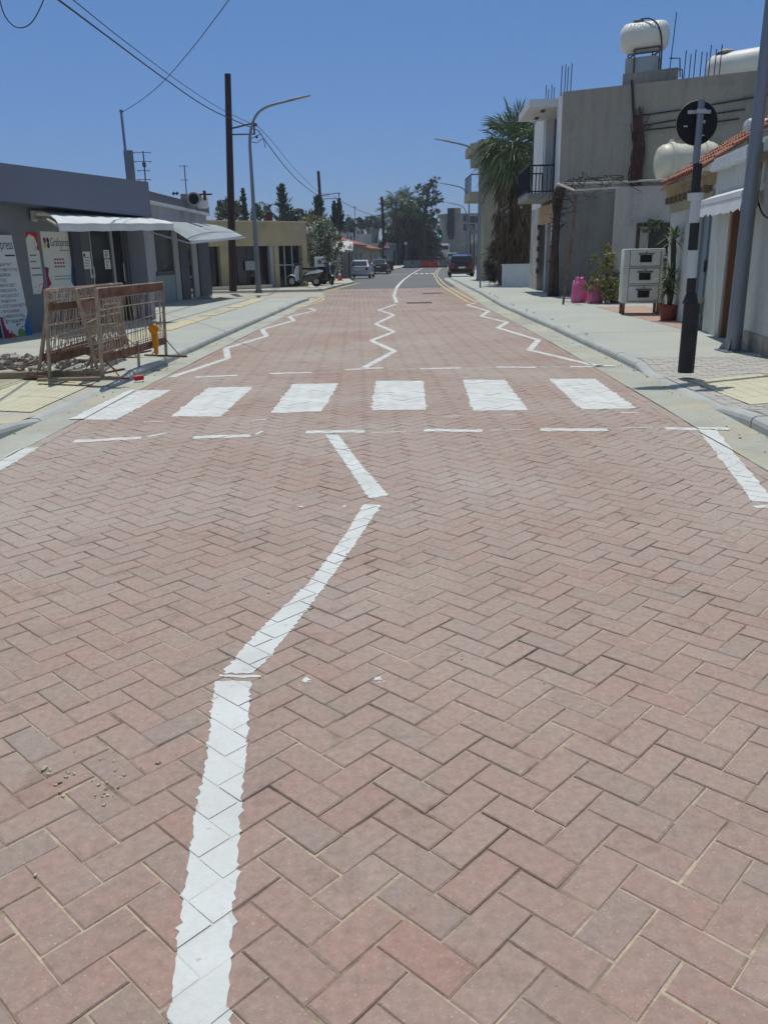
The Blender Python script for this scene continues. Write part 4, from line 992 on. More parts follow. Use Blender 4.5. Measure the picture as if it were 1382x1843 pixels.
# ================================================================== RIGHT SIDE
# ---- old tiled white house along the pavement
FH = Fac((4.9, 10.46), (5.98, 17.8), flip=True); eh = FH.len
M_wwash = mat("limewash", L(196, 200, 194), L(182, 184, 177), scale=.9, rough=.95, bump=.25, bscale=25, speck=.06, c3=L(146, 128, 100), c3scale=1.3, c3pos=(.62, .78), streak=.22)
M_plast = mat("old_plaster", L(168, 156, 128), L(150, 142, 122), scale=1.4, rough=.95, bump=.35, bscale=22, speck=.1, c3=L(120, 98, 72), c3scale=2, c3pos=(.6, .75))
M_tile = mat("clay_tile", L(166, 114, 94), L(138, 92, 76), scale=5, rough=.9, bump=.2, speck=.18, c3=L(110, 92, 82), c3scale=1.5, c3pos=(.55, .7))
t = thing("tiled_house", "old white single storey house with clay tile roof along the right pavement", "house", FH.pt(3, .1, 0))
hs = lambda px, py: FH.sz(px, py)[0]
sA, sB, sC, sD = hs(1273, 480), hs(1303, 480), hs(1349, 480), hs(1247, 480)   # edges of door recesses
zd = 2.05; zE = 2.63
b = MB()
FH.rect(b, -3.5, sC, 0, zE - .02, -.3, 0); FH.rect(b, sB, sA, 0, zE - .02, -.3, 0); FH.rect(b, sD, eh, 0, zE - .02, -.3, 0)
FH.rect(b, sC + .0005, sB - .0005, zd, zE - .02, -.3, -.001); FH.rect(b, sA + .0005, sD - .0005, zd + .1, zE - .02, -.3, -.001)
FH.rect(b, -3.5, -3.2, 0, zE - .02, -6, -.3); FH.rect(b, eh - .3, eh, 0, zE - .02, -6, -.3); FH.rect(b, -3.2, eh - .3, 0, zE - .02, -6, -5.7)
b.build("wall", M_wwash, t)
b = MB(); FH.rect(b, sC, sB, .1, zd, -.22, -.18); d1 = b.build("door", mat("tan_door", L(150, 134, 108), L(132, 118, 98), scale=3, rough=.8, speck=.1, stretch=(6, 6, .5)), t)
b = MB(); FH.rect(b, sC, sC + .1, .1, zd, -.18, -.03); FH.rect(b, sB - .08, sB, .1, zd, -.18, -.03); b.each("door_post", mat("red_brown_wood", L(120, 86, 66), rough=.85, speck=.15), d1)
b = MB(); FH.rect(b, sA, sD, .1, zd + .1, -.14, -.1); d2 = b.build("door", mat("blue_grey_metal_door", L(130, 144, 152), L(112, 124, 130), scale=3, rough=.6, speck=.08, stretch=(5, 5, .4)), t)
b = MB()
for u in (.04, .5, .96): FH.rect(b, sA + (sD - sA) * u - .025, sA + (sD - sA) * u + .025, .1, zd + .1, -.1, -.07)
b.each("frame", mat("door_rail", L(120, 132, 138), rough=.6), d2)
b = MB(); FH.rect(b, sA + (sD - sA) * .42, sA + (sD - sA) * .46, 1.05, 1.25, -.07, -.045); b.build("handle", mat("dark_iron", L(40, 42, 46), rough=.6), d2)
b = MB(); FH.rect(b, sA - .02, eh, zd + .1, zd + .28, .001, .04); b.build("lintel", M_plast, t)
# damp band and stained plaster at the foot of the wall
b = MB(); FH.rect(b, -3.5, sC - .1, .1, .34, .001, .02); b.build("plinth", mat("stained_plinth", L(170, 166, 160), L(140, 128, 112), scale=2, rough=1, speck=.12), t)
# cornice, eaves boards and tiles
s_m = hs(1290, 300)
b = MB(); FH.rect(b, s_m, eh + .1, zE - .2, zE - .06, -.2, .1); FH.rect(b, s_m, eh + .15, zE - .06, zE, -.2, .22); b.build("eaves", mat("weathered_cornice", L(170, 152, 118), L(134, 120, 98), scale=3, rough=.95, speck=.15, bump=.3), t)
b = MB(); k = s_m + .2
while k < eh: FH.rect(b, k, k + .09, zE - .32, zE - .2, 0, .14); k += .42
b.each("rafter_end", mat("old_wood", L(122, 104, 82), rough=.95, speck=.15), t)
def tiles(s0, s1, t0, z0, t1, z1, w=.19, seed=2):
    q = random.Random(seed); b = MB(); run = math.hypot(t1 - t0, z1 - z0); rows = int(run / .3); n = int((s1 - s0) / w)
    for i in range(n):
        for r in range(rows):
            u0, u1 = r / rows, (r + 1.12) / rows
            P = lambda u, a, h: FH.pt(a, z0 + (z1 - z0) * u + h, t0 + (t1 - t0) * u)
            a = s0 + w * (i + .5) + q.gauss(0, .006); l0 = q.uniform(0, .012); rr_, r2 = .085, .07
            ring0 = [P(u0, a + rr_ * math.cos(x), l0 + .02 + rr_ * .75 * math.sin(x)) for x in [math.pi * j / 6 for j in range(7)]]
            ring1 = [P(u1, a + r2 * math.cos(x), l0 + .0 + r2 * .75 * math.sin(x)) for x in [math.pi * j / 6 for j in range(7)]]
            b.add(ring0 + ring1, [[j, j + 1, j + 8, j + 7] for j in range(6)])
    P = lambda u, a: FH.pt(a, z0 + (z1 - z0) * u - .015, t0 + (t1 - t0) * u)
    b.quad(P(0, s0), P(0, s1), P(1, s1), P(1, s0)); return b
tiles(s_m + .25, eh + .2, .26, zE + .02, -3.0, zE + 2.05).build("roof", M_tile, t, smooth=35)
tiles(-3.4, s_m + .2, -.32, zE + .14, -3.0, zE + 1.35, seed=5).build("roof", M_tile, t, smooth=35)
b = MB(); FH.rect(b, -3.5, s_m + .02, zE - .02, zE + .12, -.3, .10); FH.rect(b, -3.5, s_m - .03, zE + .12, zE + .17, -.3, .06); b.build("parapet", mat("chipped_white_parapet", L(206, 212, 214), L(188, 194, 196), scale=1.5, rough=.9, speck=.06, c3=L(160, 120, 96), c3scale=2, c3pos=(.62, .7), bump=.2), t)
# little white door hood with a ragged edge
a0, a1 = hs(1290, 370), sC - .25
b = MB(); zc = FH.sz(1300, 362)[1]
b.prism([FH.pt(a0, zc + .02, .001), FH.pt(a0, zc + .12, .001), FH.pt(a0, zc + .02, .28), FH.pt(a0, zc - .05, .28)], FH.d * (a1 - a0)); hd = b.build("door_hood", M_white, t)
b = MB(); q = random.Random(3); n = 26; top = [FH.pt(a0 - .03 + (a1 - a0) * i / n, zc - .055, .272) for i in range(n + 1)]; low = [FH.pt(a0 - .06 + (a1 - a0) * i / n, zc - .2 - q.uniform(0, .05), .29) for i in range(n + 1)]
b.add(top + low, [[i, i + 1, n + 2 + i, n + 1 + i] for i in range(n)]); b.build("valance", M_white, hd)
b = MB(); s_ = hs(1372, 350); b.tube([FH.pt(s_, 2.65, .09), FH.pt(s_, 1.95, .09)], [.05, .045], 10); b.cbox(FH.pt(s_, 2.62, .12), (.2, .3, .24), .03); b.build("rain_pipe", mat("dirty_pvc", L(190, 184, 164), L(150, 140, 118), scale=6, rough=.7), t)
b = MB(); b.tube(catmull([FH.pt(sC - .06, 2.1, .03), FH.pt(sC - .5, 1.85, .05), FH.pt(sC - 1.2, 1.72, .04)], 6), .012, 6); b.build("cable", M_wire, t)
b = MB(); b.cbox(FH.pt(hs(1357, 270), 3.22, -.5), (.5, .5, .5), .06); tag(b.build("roof_box", M_plast), "lumpy plastered box on the roof edge of the tiled house", "roof box")
b = MB(); c = at(1385, 228, 15.5); b.lathe(c, [(.02, -.5), (.1, -.48), (.13, -.4), (.13, .4), (.1, .48), (.02, .5)], 16, (1, .3, 0)); b.box((c.x, c.y, c.z - .3), (.6, .3, .4)); tag(b.build("water_heater", M_white, smooth=40), "white cylinder above the tile roof behind the thick lamp post", "water tank")

# ---- annexe with the little window
t = thing("annexe", "low whitewashed annexe with a small dark window behind the oven", "annexe", (7.5, 23.2, .1))
zR = at(1150, 335, 23.2).z
b = MB(); b.prism([(6.27, 23.2, 0), (9.6, 23.2, 0), (9.6, 24.7, 0), (7.05, 26.1, 0)], (0, 0, zR)); b.build("wall", mat("grey_whitewash", L(188, 186, 180), L(174, 172, 166), scale=.8, rough=.95, bump=.25, bscale=20, speck=.06, c3=L(108, 110, 106), c3scale=1, c3pos=(.6, .75), streak=.22), t)
FW = Fac((6.27, 23.2), (9.6, 23.2)); M_dw = mat("dark_wood", L(70, 62, 54), rough=.9, speck=.1)
b = MB(); FW.prect(b, (1150, 406), (1198, 455), 0, .012); w_ = b.build("window", M_glass, t)
a0, z1 = FW.sz(1146, 402); a1, z0 = FW.sz(1203, 458)
b = MB(); FW.rect(b, a0, a1, z1 - .08, z1, 0, .05); FW.rect(b, a0, a0 + .08, z0, z1 - .0805, 0, .05); FW.rect(b, a1 - .08, a1, z0, z1 - .0805, 0, .05); FW.rect(b, a0, a1, z0 - .05, z0 - .0005, 0, .08); b.each("frame", M_dw, w_)
b = MB(); FW.rect(b, a0 + .085, a0 + .32, z0, z1 - .085, .013, .03); b.build("shutter", mat("pale_shutter", L(168, 164, 156), rough=.8), w_)

# ---- two storey house, bare side wall, white balcony front
C0, C1 = (5.55, 27.0), (10.45, 24.3)
FG = Fac(C0, C1)                                       # side wall that faces the camera
fd = Vector((.05, 1, 0)).normalized()
FB = Fac(C0, (C0[0] + fd.x * 7, C0[1] + fd.y * 7), flip=True)   # street front
zT = 5.97
t = thing("balcony_house", "two storey house with bare grey side wall, white street front and balcony", "house", (C0[0], C0[1], .1))
M_rend = mat("grey_cement_render", L(166, 162, 150), L(152, 149, 139), scale=.35, rough=.95, bump=.15, bscale=30, speck=.06, c3=L(132, 129, 121), c3scale=.8, c3pos=(.6, .8), streak=.25)
M_block = mat("dark_block_wall", L(148, 147, 140), L(128, 128, 122), scale=.6, rough=.95, bump=.3, bscale=12, speck=.1, streak=.3)
M_front = mat("white_front", L(222, 226, 228), L(212, 216, 218), scale=1, rough=.85, speck=.04, streak=.12)
b = MB(); FG.rect(b, -.0, 13, 3.1, zT, -.25, 0); b.build("side_wall", M_rend, t)
b = MB(); FG.rect(b, .0, 13, 0, 3.0995, -.25, -.02); b.build("lower_wall", M_block, t)
yl = 1.0; yh = 3.9
b = MB()
FB.rect(b, .02, yl, 2.95, zT + .02, -.3, 0); FB.rect(b, yh, 6.5, 2.95, zT, -.3, 0); FB.rect(b, 6.2, 6.5, 0, zT, -9, -.3); b.each("front_wall", M_front, t)
b = MB(); FB.rect(b, yl, yh, 3.0, zT - .25, -1.4, -1.3); FB.rect(b, yl - .1, yl - .0005, 3.0, zT - .25, -1.3, -.3005); FB.rect(b, yh + .0005, yh + .1, 3.0, zT - .25, -1.3, -.3005); b.each("loggia_wall", mat("lavender_wall", L(186, 186, 204), rough=.85, speck=.04), t)
b = MB(); FB.rect(b, yl + 1.5, yl + 2.4, 3.242, 5.2, -1.3, -1.25); b.build("balcony_door", mat("brown_door", L(86, 66, 62), rough=.6), t)
b = MB(); FB.rect(b, yh - .35, yh - .05, 3.2, zT - .242, -.3, -.02); b.build("pillar", M_front, t)
b = MB(); FB.rect(b, yl - .05, yh + .1, zT - .24, zT - .02, -1.5, .87); cn = b.build("canopy", M_front, t)
b = MB(); FB.rect(b, yl + .5, yl + .8, zT - .29, zT - .242, .3, .42); FB.rect(b, yl + 2, yl + 2.3, zT - .29, zT - .242, .3, .42); b.each("ceiling_light", mat("lamp_grey", L(90, 90, 84), rough=.6), cn)
b = MB(); FB.rect(b, yl, yh, 3.05, 3.24, -1.3, .82); sb = b.build("balcony", mat("balcony_slab", L(150, 150, 146), L(134, 134, 132), scale=1, rough=.9, speck=.08), t)
M_rail = mat("black_railing", L(34, 34, 44), rough=.5, speck=0)
b = MB(); zr0, zr1 = 3.28, 4.05
for p, q in ((FB.pt(yl + .02, 0, 0), FB.pt(yl + .02, 0, .8)), (FB.pt(yl + .02, 0, .8), FB.pt(yh - .02, 0, .8)), (FB.pt(yh - .02, 0, .8), FB.pt(yh - .02, 0, 0))):
    for z, r_ in ((zr0, .022), (zr1, .026)): b.tube([p + Vector((0, 0, z)), q + Vector((0, 0, z))], r_, 6)
    n = int((q - p).length / .11)
    for i in range(n + 1): c = p.lerp(q, i / n); b.tube([c + Vector((0, 0, 3.242)), c + Vector((0, 0, zr1))], .012 if i not in (0, n) else .025, 5)
b.build("railing", M_rail, sb)
b = MB(); FB.rect(b, yl + .1, yh - .1, zr0 + .03, zr1 - .05, .785, .792); b.build("rail_panel", mat("dark_privacy_panel", L(52, 50, 66), rough=.8), sb)
b = MB(); b.prism([FB.pt(yl + .3, 3.3, .74), FB.pt(yl + .9, 3.3, .70), FB.pt(yl + .9, 4.0, .70), FB.pt(yl + .3, 4.02, .74)], FB.n * .01); tag(b.build("laundry", M_front), "pale sheet hanging behind the balcony railing", "laundry")
# street level front
b = MB(); FB.rect(b, .0205, 1.1, 0, 2.9495, -.3, -.001); FB.rect(b, 2.2, 2.6, 0, 2.9495, -.3, -.001); FB.rect(b, 4.4, 6.5, 0, 2.9495, -.3, -.001); FB.rect(b, 1.1005, 2.1995, 2.35, 2.9495, -.3, -.002); FB.rect(b, 2.6005, 4.3995, 2.35, 2.9495, -.3, -.002); b.build("ground_floor_wall", mat("stone_trim_wall", L(186, 186, 182), L(160, 156, 150), scale=1.5, rough=.9, bump=.3, speck=.1), t)
b = MB(); FB.rect(b, .5, 4.2, 2.36, 2.93, .001, .05); b.build("shop_sign_board", mat("blank_tan_board", L(182, 160, 122), L(170, 150, 118), scale=2, rough=.8, speck=.05), t)
b = MB(); FB.rect(b, 1.1, 2.2, .1, 2.35, -.24, -.2); dd = b.build("door", mat("lilac_door", L(132, 134, 150), rough=.6, speck=.05), t)
b = MB(); FB.rect(b, .3, 1.05, 1.5, 2.3, .001, .03); b.build("white_board", M_white, t)
b = MB(); FB.rect(b, 2.6, 4.4, .1, 2.35, -.28, -.25); b.build("window", M_glass, t)
for k in range(9):
    pass
b = MB()
for k in range(10):
    if k % 2: FB.rect(b, 4.0, 4.35, .5 + .19 * k, .5 + .19 * k + .17, .002, .05)
b.each("dark_brick", mat("dark_brick", L(70, 50, 46), rough=.9, speck=.1), t)
b = MB()
for k in range(10):
    if not k % 2: FB.rect(b, 4.0, 4.35, .5 + .19 * k, .5 + .19 * k + .17, .002, .05)
b.each("pale_brick", mat("pink_brick", L(170, 150, 140), rough=.9, speck=.1), t)
b = MB(); FB.rect(b, .0, 6.5, zT - .25, zT - .06, -9, -1.5); FG.rect(b, .3, 13, zT - .25, zT - .06, -9, -.26); b.build("roof", M_conc_roof, t)
# pipe and cables on the side wall
b = MB(); p = FG.sz(1139, 120); q = FG.sz(1146, 330); b.tube([FG.pt(p[0], zT + .1, .05), FG.pt(q[0], q[1], .05)], .035, 8); b.build("drain_pipe", mat("dark_pipe", L(46, 46, 50), rough=.6), t)
for i, pts in enumerate((((1142, 210), (1240, 196), (1382, 171)), ((1150, 228), (1240, 212), (1340, 197)), ((1148, 236), (1250, 225), (1330, 214)))):
    b = MB(); b.tube([FG.pt(*FG.sz(*p), .04) for p in pts], .02, 6); b.build("cable", M_wire, t)
# rods of unfinished concrete columns, standing on the roof
M_rebar = mat("rebar", L(64, 56, 62), rough=.9)
def rebar(label, pxs, ybase, ytops, Y, z0):
    b = MB()
    for i, (px, yt) in enumerate(zip(pxs, ytops)):
        p = at(px, yt, Y + .2 * (i % 2)); b.tube([Vector((p.x - .01, p.y, z0)), p], .014, 5)
    return tag(b.build("rebar_rods", M_rebar), label, "rebar", "reinforcing rods left standing on roofs")
rebar("bundle of thin rods on the roof corner over the white front", (1011.5, 1018, 1022.5, 1029), 165, (118, 116, 120, 114), 27.3, zT - .06)
rebar("short rods above the balcony canopy beside the palm", (983, 987, 993, 997), 175, (153, 160, 152, 157), 30, zT - .06)
rebar("row of rods between the two big roof tanks", (1234.5, 1243, 1252, 1263, 1272, 1279.5, 1289, 1299), 138, (91, 97, 89, 93, 94, 81, 88, 80), 25.6, zT - .06)
# roof tank on its stand
ax = FG.d; M_tank = mat("white_tank", L(232, 232, 222), L(222, 222, 210), scale=1.2, rough=.5, speck=.03); M_ang = mat("stand_iron", L(78, 70, 70), L(104, 92, 86), scale=4, rough=.8, speck=.1)
Yt = 27.3; cL, cR = at(1124, 67, Yt), at(1208, 58, Yt - .7); cc = (cL + cR) / 2 + Vector((0, .3, 0)); ln = (cR - cL).length; up = at(1166, 36, Yt).z - at(1166, 92, Yt).z; rt_ = up / 2
ta = (cR - cL).normalized()
t = thing("roof_water_tank", "white cylinder water tank tilted on an iron stand high on the grey roof", "water tank", (cc.x, cc.y, zT - .06))
b = MB(); b.lathe(cc, [(.02, -ln / 2), (rt_ * .72, -ln / 2 + .02), (rt_ * .93, -ln / 2 + .1), (rt_, -ln / 2 + .24), (rt_, ln / 2 - .24), (rt_ * .93, ln / 2 - .1), (rt_ * .72, ln / 2 - .02), (.02, ln / 2)], 26, ta); tk = b.build("tank", M_tank, t, smooth=50)
b = MB(); b.lathe(cc - ta * (ln * .16) + Vector((0, 0, rt_ - .02)), [(.16, 0), (.16, .06), (.1, .1), (.02, .1)], 16); b.build("lid", mat("grey_lid", L(110, 116, 120), rough=.6), tk, smooth=40)
b = MB(); fn = Vector((-.25, -.97, 0)); lettering(b, "ΛΕΩΝΙΔΟΥ", cc + fn * rt_ * .94 + Vector((0, 0, rt_ * .36)) - ta * ln * .36, ta, (Vector((0, 0, 1)) - fn * -.45), .2, width=ln * .66, thick=.03); b.build("lettering", mat("faded_blue_print", L(150, 172, 200), rough=.6, speck=.1), tk)
b = MB(); b.tube(catmull([cc - ta * (ln * .16) + Vector((0, -.05, rt_ + .07)), cc + ta * .05 + Vector((0, -.35, rt_ * .95)), cc + ta * ln * .2 + Vector((0, -rt_ - .05, .1)), cc + ta * ln * .28 + Vector((0, -rt_ - .05, -rt_)), cc + ta * ln * .3 + Vector((0, -rt_, -rt_ - .9))], 6), .022, 6); b.build("hose", M_wire, t)
zb = cc.z - rt_ * .86
b = MB(); zr = zT - .06
cor = [cc + ta * sx_ * ln * .27 + Vector((0, sy_ * .34, 0)) for sx_ in (-1, 1) for sy_ in (-1, 1)]
for c in cor: b.tube([Vector((c.x, c.y, zr)), Vector((c.x, c.y, zb + ta.z * (c - cc).dot(ta)))], .025, 6)
for i, j in ((0, 1), (2, 3), (0, 2), (1, 3)):
    for dz in (0, -.12, -.85): b.tube([Vector((cor[i].x, cor[i].y, zb + dz)), Vector((cor[j].x, cor[j].y, zb + dz))], .022, 6)
b.build("stand", M_ang, t)
b = MB(); c = cc.copy(); b.cbox((c.x, c.y, (zb - .2 + zr + .15) / 2), (.92, .55, zb - .35 - zr), .03, math.atan2(ta.y, ta.x)); b.build("lower_tank", mat("grey_steel_tank", L(176, 184, 186), L(160, 166, 168), scale=2, rough=.6), t)
b = MB(); c = at(1164, 140, 27.0); FGp = FG.sz(1118, 150); b.prism([FG.pt(FG.sz(1115, 150)[0], zr, -.3), FG.pt(FG.sz(1213, 150)[0], zr, -.3), FG.pt(FG.sz(1213, 150)[0], zr + .42, -.3), FG.pt(FG.sz(1115, 150)[0], zr + .4, -.3)], FG.n * -.15); tag(b.build("low_roof_wall", M_block), "low block wall at the foot of the tilted roof tank", "wall")
p = at(1217, 22, 27); b = MB(); b.tube([Vector((p.x - .1, p.y, zr)), p], .014, 5)
for z, l in ((zr + .9, .5), (zr + .6, .7)): b.tube([Vector((p.x - .1, p.y, z)), Vector((p.x + l * .5 - .05, p.y, z)), Vector((p.x + l * .5, p.y, z - .5))], .02, 5)
tag(b.build("roof_mast", M_rebar), "tall thin rod and bent pipes beside the tilted roof tank", "mast")
cl, cr = at(1288, 122, 26.2), at(1405, 103, 25.0); cc = (cl + cr) / 2 + Vector((0, .5, 0)); ln = (cr - cl).length; ta = (cr - cl).normalized(); rt_ = .42
t = thing("roof_water_tank", "long white water tank lying behind the roof edge beside the lamp post", "water tank", (cc.x, cc.y, zr))
b = MB(); b.lathe(cc, [(.02, -ln / 2), (rt_ * .72, -ln / 2 + .03), (rt_ * .93, -ln / 2 + .1), (rt_, -ln / 2 + .26), (rt_, ln / 2 - .26), (rt_ * .8, ln / 2 - .03), (.02, ln / 2)], 24, ta); tk = b.build("tank", M_tank, t, smooth=50)
b = MB(); b.lathe(cc - ta * (ln * .25) + Vector((0, 0, rt_ - .03)), [(.25, 0), (.25, .05), (.16, .11), (.02, .12)], 16); b.build("lid", mat("grey_lid_two", L(150, 150, 136), rough=.6), tk, smooth=40)
b = MB(); b.tube(catmull([cc - ta * (ln * .28) + Vector((0, -.1, rt_ + .06)), cc - ta * ln * .45 + Vector((0, -.3, rt_ * .9)), cc - ta * ln * .58 + Vector((0, -.3, .1)), cc - ta * ln * .62 + Vector((0, -.3, -.5))], 6), .022, 6); b.build("hose", M_wire, t)
b = MB(); b.box((cc.x, cc.y, (zr + cc.z - rt_) / 2), (ln * .6, .4, max(.05, cc.z - rt_ * .9 - zr)), rz=math.atan2(ta.y, ta.x)); b.build("stand", M_ang, t)

# cream ribbed tank on the annexe roof
cl, cr = at(1180, 294, 23.8), at(1290, 288, 23.8); cc = (cl + cr) / 2; ln = (cr - cl).length; ta = (cr - cl).normalized(); rt_ = .47
t = thing("cream_water_tank", "cream ribbed plastic water tank on the low roof behind the black sign", "water tank", (cc.x, cc.y, cc.z - rt_ - .05))
M_cream = mat("cream_plastic", L(222, 218, 196), L(210, 206, 186), scale=2, rough=.45, speck=.03)
b = MB(); b.lathe(cc, [(.02, -ln / 2), (rt_ * .62, -ln / 2 + .02), (rt_ * .85, -ln / 2 + .07), (rt_ * .97, -ln / 2 + .17), (rt_, -ln / 2 + .26), (rt_, ln / 2 - .26), (rt_ * .97, ln / 2 - .17), (rt_ * .85, ln / 2 - .07), (rt_ * .62, ln / 2 - .02), (.02, ln / 2)], 26, ta); tk = b.build("tank", M_cream, t, smooth=50)
for u in (-.27, .05, .27):
    b = MB(); b.lathe(cc + ta * ln * u, [(rt_ * .9, -.075), (rt_ + .045, -.05), (rt_ + .045, .05), (rt_ * .9, .075)], 26, ta); b.cbox(cc + ta * ln * u + Vector((0, 0, rt_ + .05)), (.1, .12, .1), .02); b.build("rib", M_cream, tk, smooth=40)
b = MB(); b.lathe(cc - ta * ln * .1 + Vector((0, 0, rt_ - .02)), [(.16, 0), (.16, .09), (.02, .1)], 16); b.build("lid", mat("cap_grey", L(170, 166, 154), rough=.6), tk)
b = MB(); b.box((cc.x - .35, cc.y, cc.z - rt_ + .0), (.12, .6, .16)); b.box((cc.x + .35, cc.y, cc.z - rt_ + .0), (.12, .6, .16)); b.each("cradle", M_ang, t)

# ---- pergola pipes, bare vine, things on the pavement
M_bark = mat("dry_bark", L(84, 74, 66), L(62, 54, 50), scale=6, rough=1, speck=.2, bump=.5, bscale=40)
t = thing("pergola", "thin pipe pergola over the dark block wall, draped with bare vine stems", "pergola", (4.9, 22.3, .1))
b = MB(); P0 = at(1013, 543, 22.2); b.tube([Vector((P0.x, P0.y, .1)), at(1030, 420, 22.3), at(1036, 352, 22.4)], .03, 7); b.build("post", M_rust, t)
pa, pb_, pc = at(1003, 331, 24.5), at(1110, 328, 23.4), at(1216, 322, 22.6)
b = MB(); b.tube([pa, pb_, pc], .028, 7); b.tube([at(1003, 331, 24.5), at(1034, 343, 22.8)], .028, 7); b.tube([at(1034, 343, 22.8), at(1110, 338, 22.8)], .022, 7); b.build("rail", mat("pale_pipe", L(176, 172, 164), rough=.6), t)
q = random.Random(8)
b = MB()
for i in range(20):
    u = q.random(); s0 = pa.lerp(pc, u * .62) + Vector((0, q.uniform(-.9, .3), q.uniform(-.05, .1))); pts = [s0]
    for k in range(5): pts.append(pts[-1] + Vector((q.uniform(-.35, .4), q.uniform(-.2, .2), q.uniform(-.22, .1))))
    b.tube(catmull(pts, 3), [.014 * (1 - .8 * k / 15) for k in range(16)], 5)
b.build("vine_stems", M_bark, t)
t = thing("vine", "thick gnarled dead vine trunk climbing the white house corner", "vine", (5.4, 26.5, .1))
b = MB()
for i in range(7):
    x0, x1 = q.uniform(-.16, .16), q.uniform(-.12, .12); pts = [Vector((5.45 + x0, 26.5 + q.uniform(-.1, .1), .08)), at(997 + q.uniform(-5, 5), 470, 26.3), at(1000 + q.uniform(-4, 4), 410, 26.2), at(1001 + q.uniform(-5, 6), 362, 26.2), at(1006 + q.uniform(-3, 12), 336, 26)]
    b.tube(catmull(pts, 6), [.075 + q.uniform(-.02, .02)] * 25, 7)
b.build("trunk", M_bark, t, smooth=True)
b = MB()
for i in range(36):
    pts = [at(1002 + q.uniform(-8, 8), q.uniform(332, 420), 26.2)]
    for k in range(3): pts.append(pts[-1] + Vector((q.uniform(-.3, .35), q.uniform(-.3, .2), q.uniform(-.25, .2))))
    b.tube(pts, [.014, .01, .006, .003], 4)
for i in range(14):
    z = q.uniform(.3, 2.2); b.ell((5.35 + q.uniform(-.2, .15), 26.38, z), (.05, .05, .05), 6, 4)
b.build("twigs", M_bark, t)

# bakery oven on legs
t = thing("deck_oven", "old white three door oven cabinet standing on rusty legs on the pavement", "oven", (5.68, 18.4, .1), local=True)
M_en = mat("white_enamel", L(206, 208, 202), L(190, 190, 182), scale=2, rough=.45, speck=.05, c3=L(150, 136, 116), c3scale=3, c3pos=(.66, .78)); M_blk = mat("black_gap", L(36, 36, 38), rough=.6)
W, D, H0, H1 = .84, .62, .24, 1.36
b = MB(); b.cbox((0, 0, (H0 + H1) / 2), (W, D, H1 - H0), .03); b.build("cabinet", M_en, t, smooth=40)
for k in range(3):
    z0, z1 = H0 + .05 + k * .362, H0 + .05 + k * .362 + .31; zc = (z0 + z1) / 2
    b = MB(); b.cbox((.02, -D / 2 - .008, zc), (W - .22, .03, z1 - z0), .012); dr = b.build("oven_door", M_en, t)
    b = MB(); 
    for dx, dz, sx_, sz_ in ((0, (z1 - z0) / 2 + .006, W - .2, .008), (0, -(z1 - z0) / 2 - .006, W - .2, .008), (-(W - .22) / 2 - .006, 0, .008, z1 - z0), ((W - .22) / 2 + .006, 0, .008, z1 - z0)): b.box((.02 + dx, -D / 2 - .004, zc + dz), (sx_, .012, sz_))
    b.build("door_gap", M_blk, dr)
    b = MB(); b.cbox((.03, -D / 2 - .026, zc - .01), (.24, .014, .15), .006); b.build("door_window", mat("oven_glass", L(30, 30, 34), rough=.2), dr)
    b = MB(); b.tube([(-.13, -D / 2 - .05, zc + .085), (.19, -D / 2 - .05, zc + .085)], .012, 6); b.cbox((-.1, -D / 2 - .035, zc + .085), (.03, .03, .03), .004); b.cbox((.16, -D / 2 - .035, zc + .085), (.03, .03, .03), .004); b.lathe((.03, -D / 2 - .03, zc + .125), [(.014, -.01), (.014, .02)], 10, (0, -1, 0)); b.build("handle", mat("handle_steel", L(76, 74, 76), rough=.4), dr)
for x in (-W / 2 + .06, W / 2 - .06):
    for y in (-D / 2 + .06, D / 2 - .06): b = MB(); b.cbox((x, y, H0 / 2), (.06, .05, H0 + .01), .004); b.build("leg", M_rust, t)
place(t, (5.66, 18.45, .1), rad(-10))
b = MB(); b.quad((5.25, 14.6, .104), (6.6, 14.6, .104), (6.6, 21, .104), (5.35, 21, .104)); kind(b.build("tiled_apron", mat("pink_tiles", L(186, 158, 142), L(172, 146, 132), scale=3, rough=.9, speck=.1), base=(0, 0, 0)), 'structure')
# pink sacks
M_sack = mat("pink_sack", L(222, 118, 160), L(204, 100, 144), scale=5, rough=.55, bump=.5, bscale=18, speck=.06)
def sack(label, x, y, w, h, seed):
    q = random.Random(seed); t = thing("sack", label, "sack", (x, y, .1), "pink plastic sacks"); b = MB(); rings = []; N = 20
    for (r_, z) in ((.84, 0), (1, .05), (1.04, .25), (1.02, .5), (.94, .7), (.78, .84), (.6, .91), (.66, .97), (.5, 1.0)):
        rings.append([Vector((x + w / 2 * r_ * (1 + q.uniform(-.1, .1)) * math.cos(6.283 * k / N), y + w / 2 * r_ * (1 + q.uniform(-.07, .07)) * math.sin(6.283 * k / N), .1 + h * z * (1 + (q.uniform(-.09, .09) if z > .8 else 0)))) for k in range(N)])
    b.loft(rings); b.build("bag", M_sack, t, smooth=True)
    b = MB(); b.torus((x, y, .1 + h * .9), w * .31, .012, (.1, 0, 1), 16, 6); b.build("tie", mat("sack_tie", L(226, 140, 172), rough=.6), t); return t
p1, p2 = gnd(1043, 545, .1), gnd(1071, 546, .1)
sack("taller pink tied sack standing closer to the thin pergola post", p1.x, p1.y + .15, .40, .64, 1)
sack("shorter shiny pink sack next to the dry shrub", p2.x + .02, p2.y + .15, .42, .56, 2)
b = MB(); p = gnd(1010, 523, .1); b.lathe((p.x - .25, p.y - .5, .1), [(.1, 0), (.13, .26), (.135, .27), (.11, .26), (.09, .03)], 16); tag(b.build("bucket", M_white, smooth=40), "small white bucket at the foot of the dead vine", "bucket")
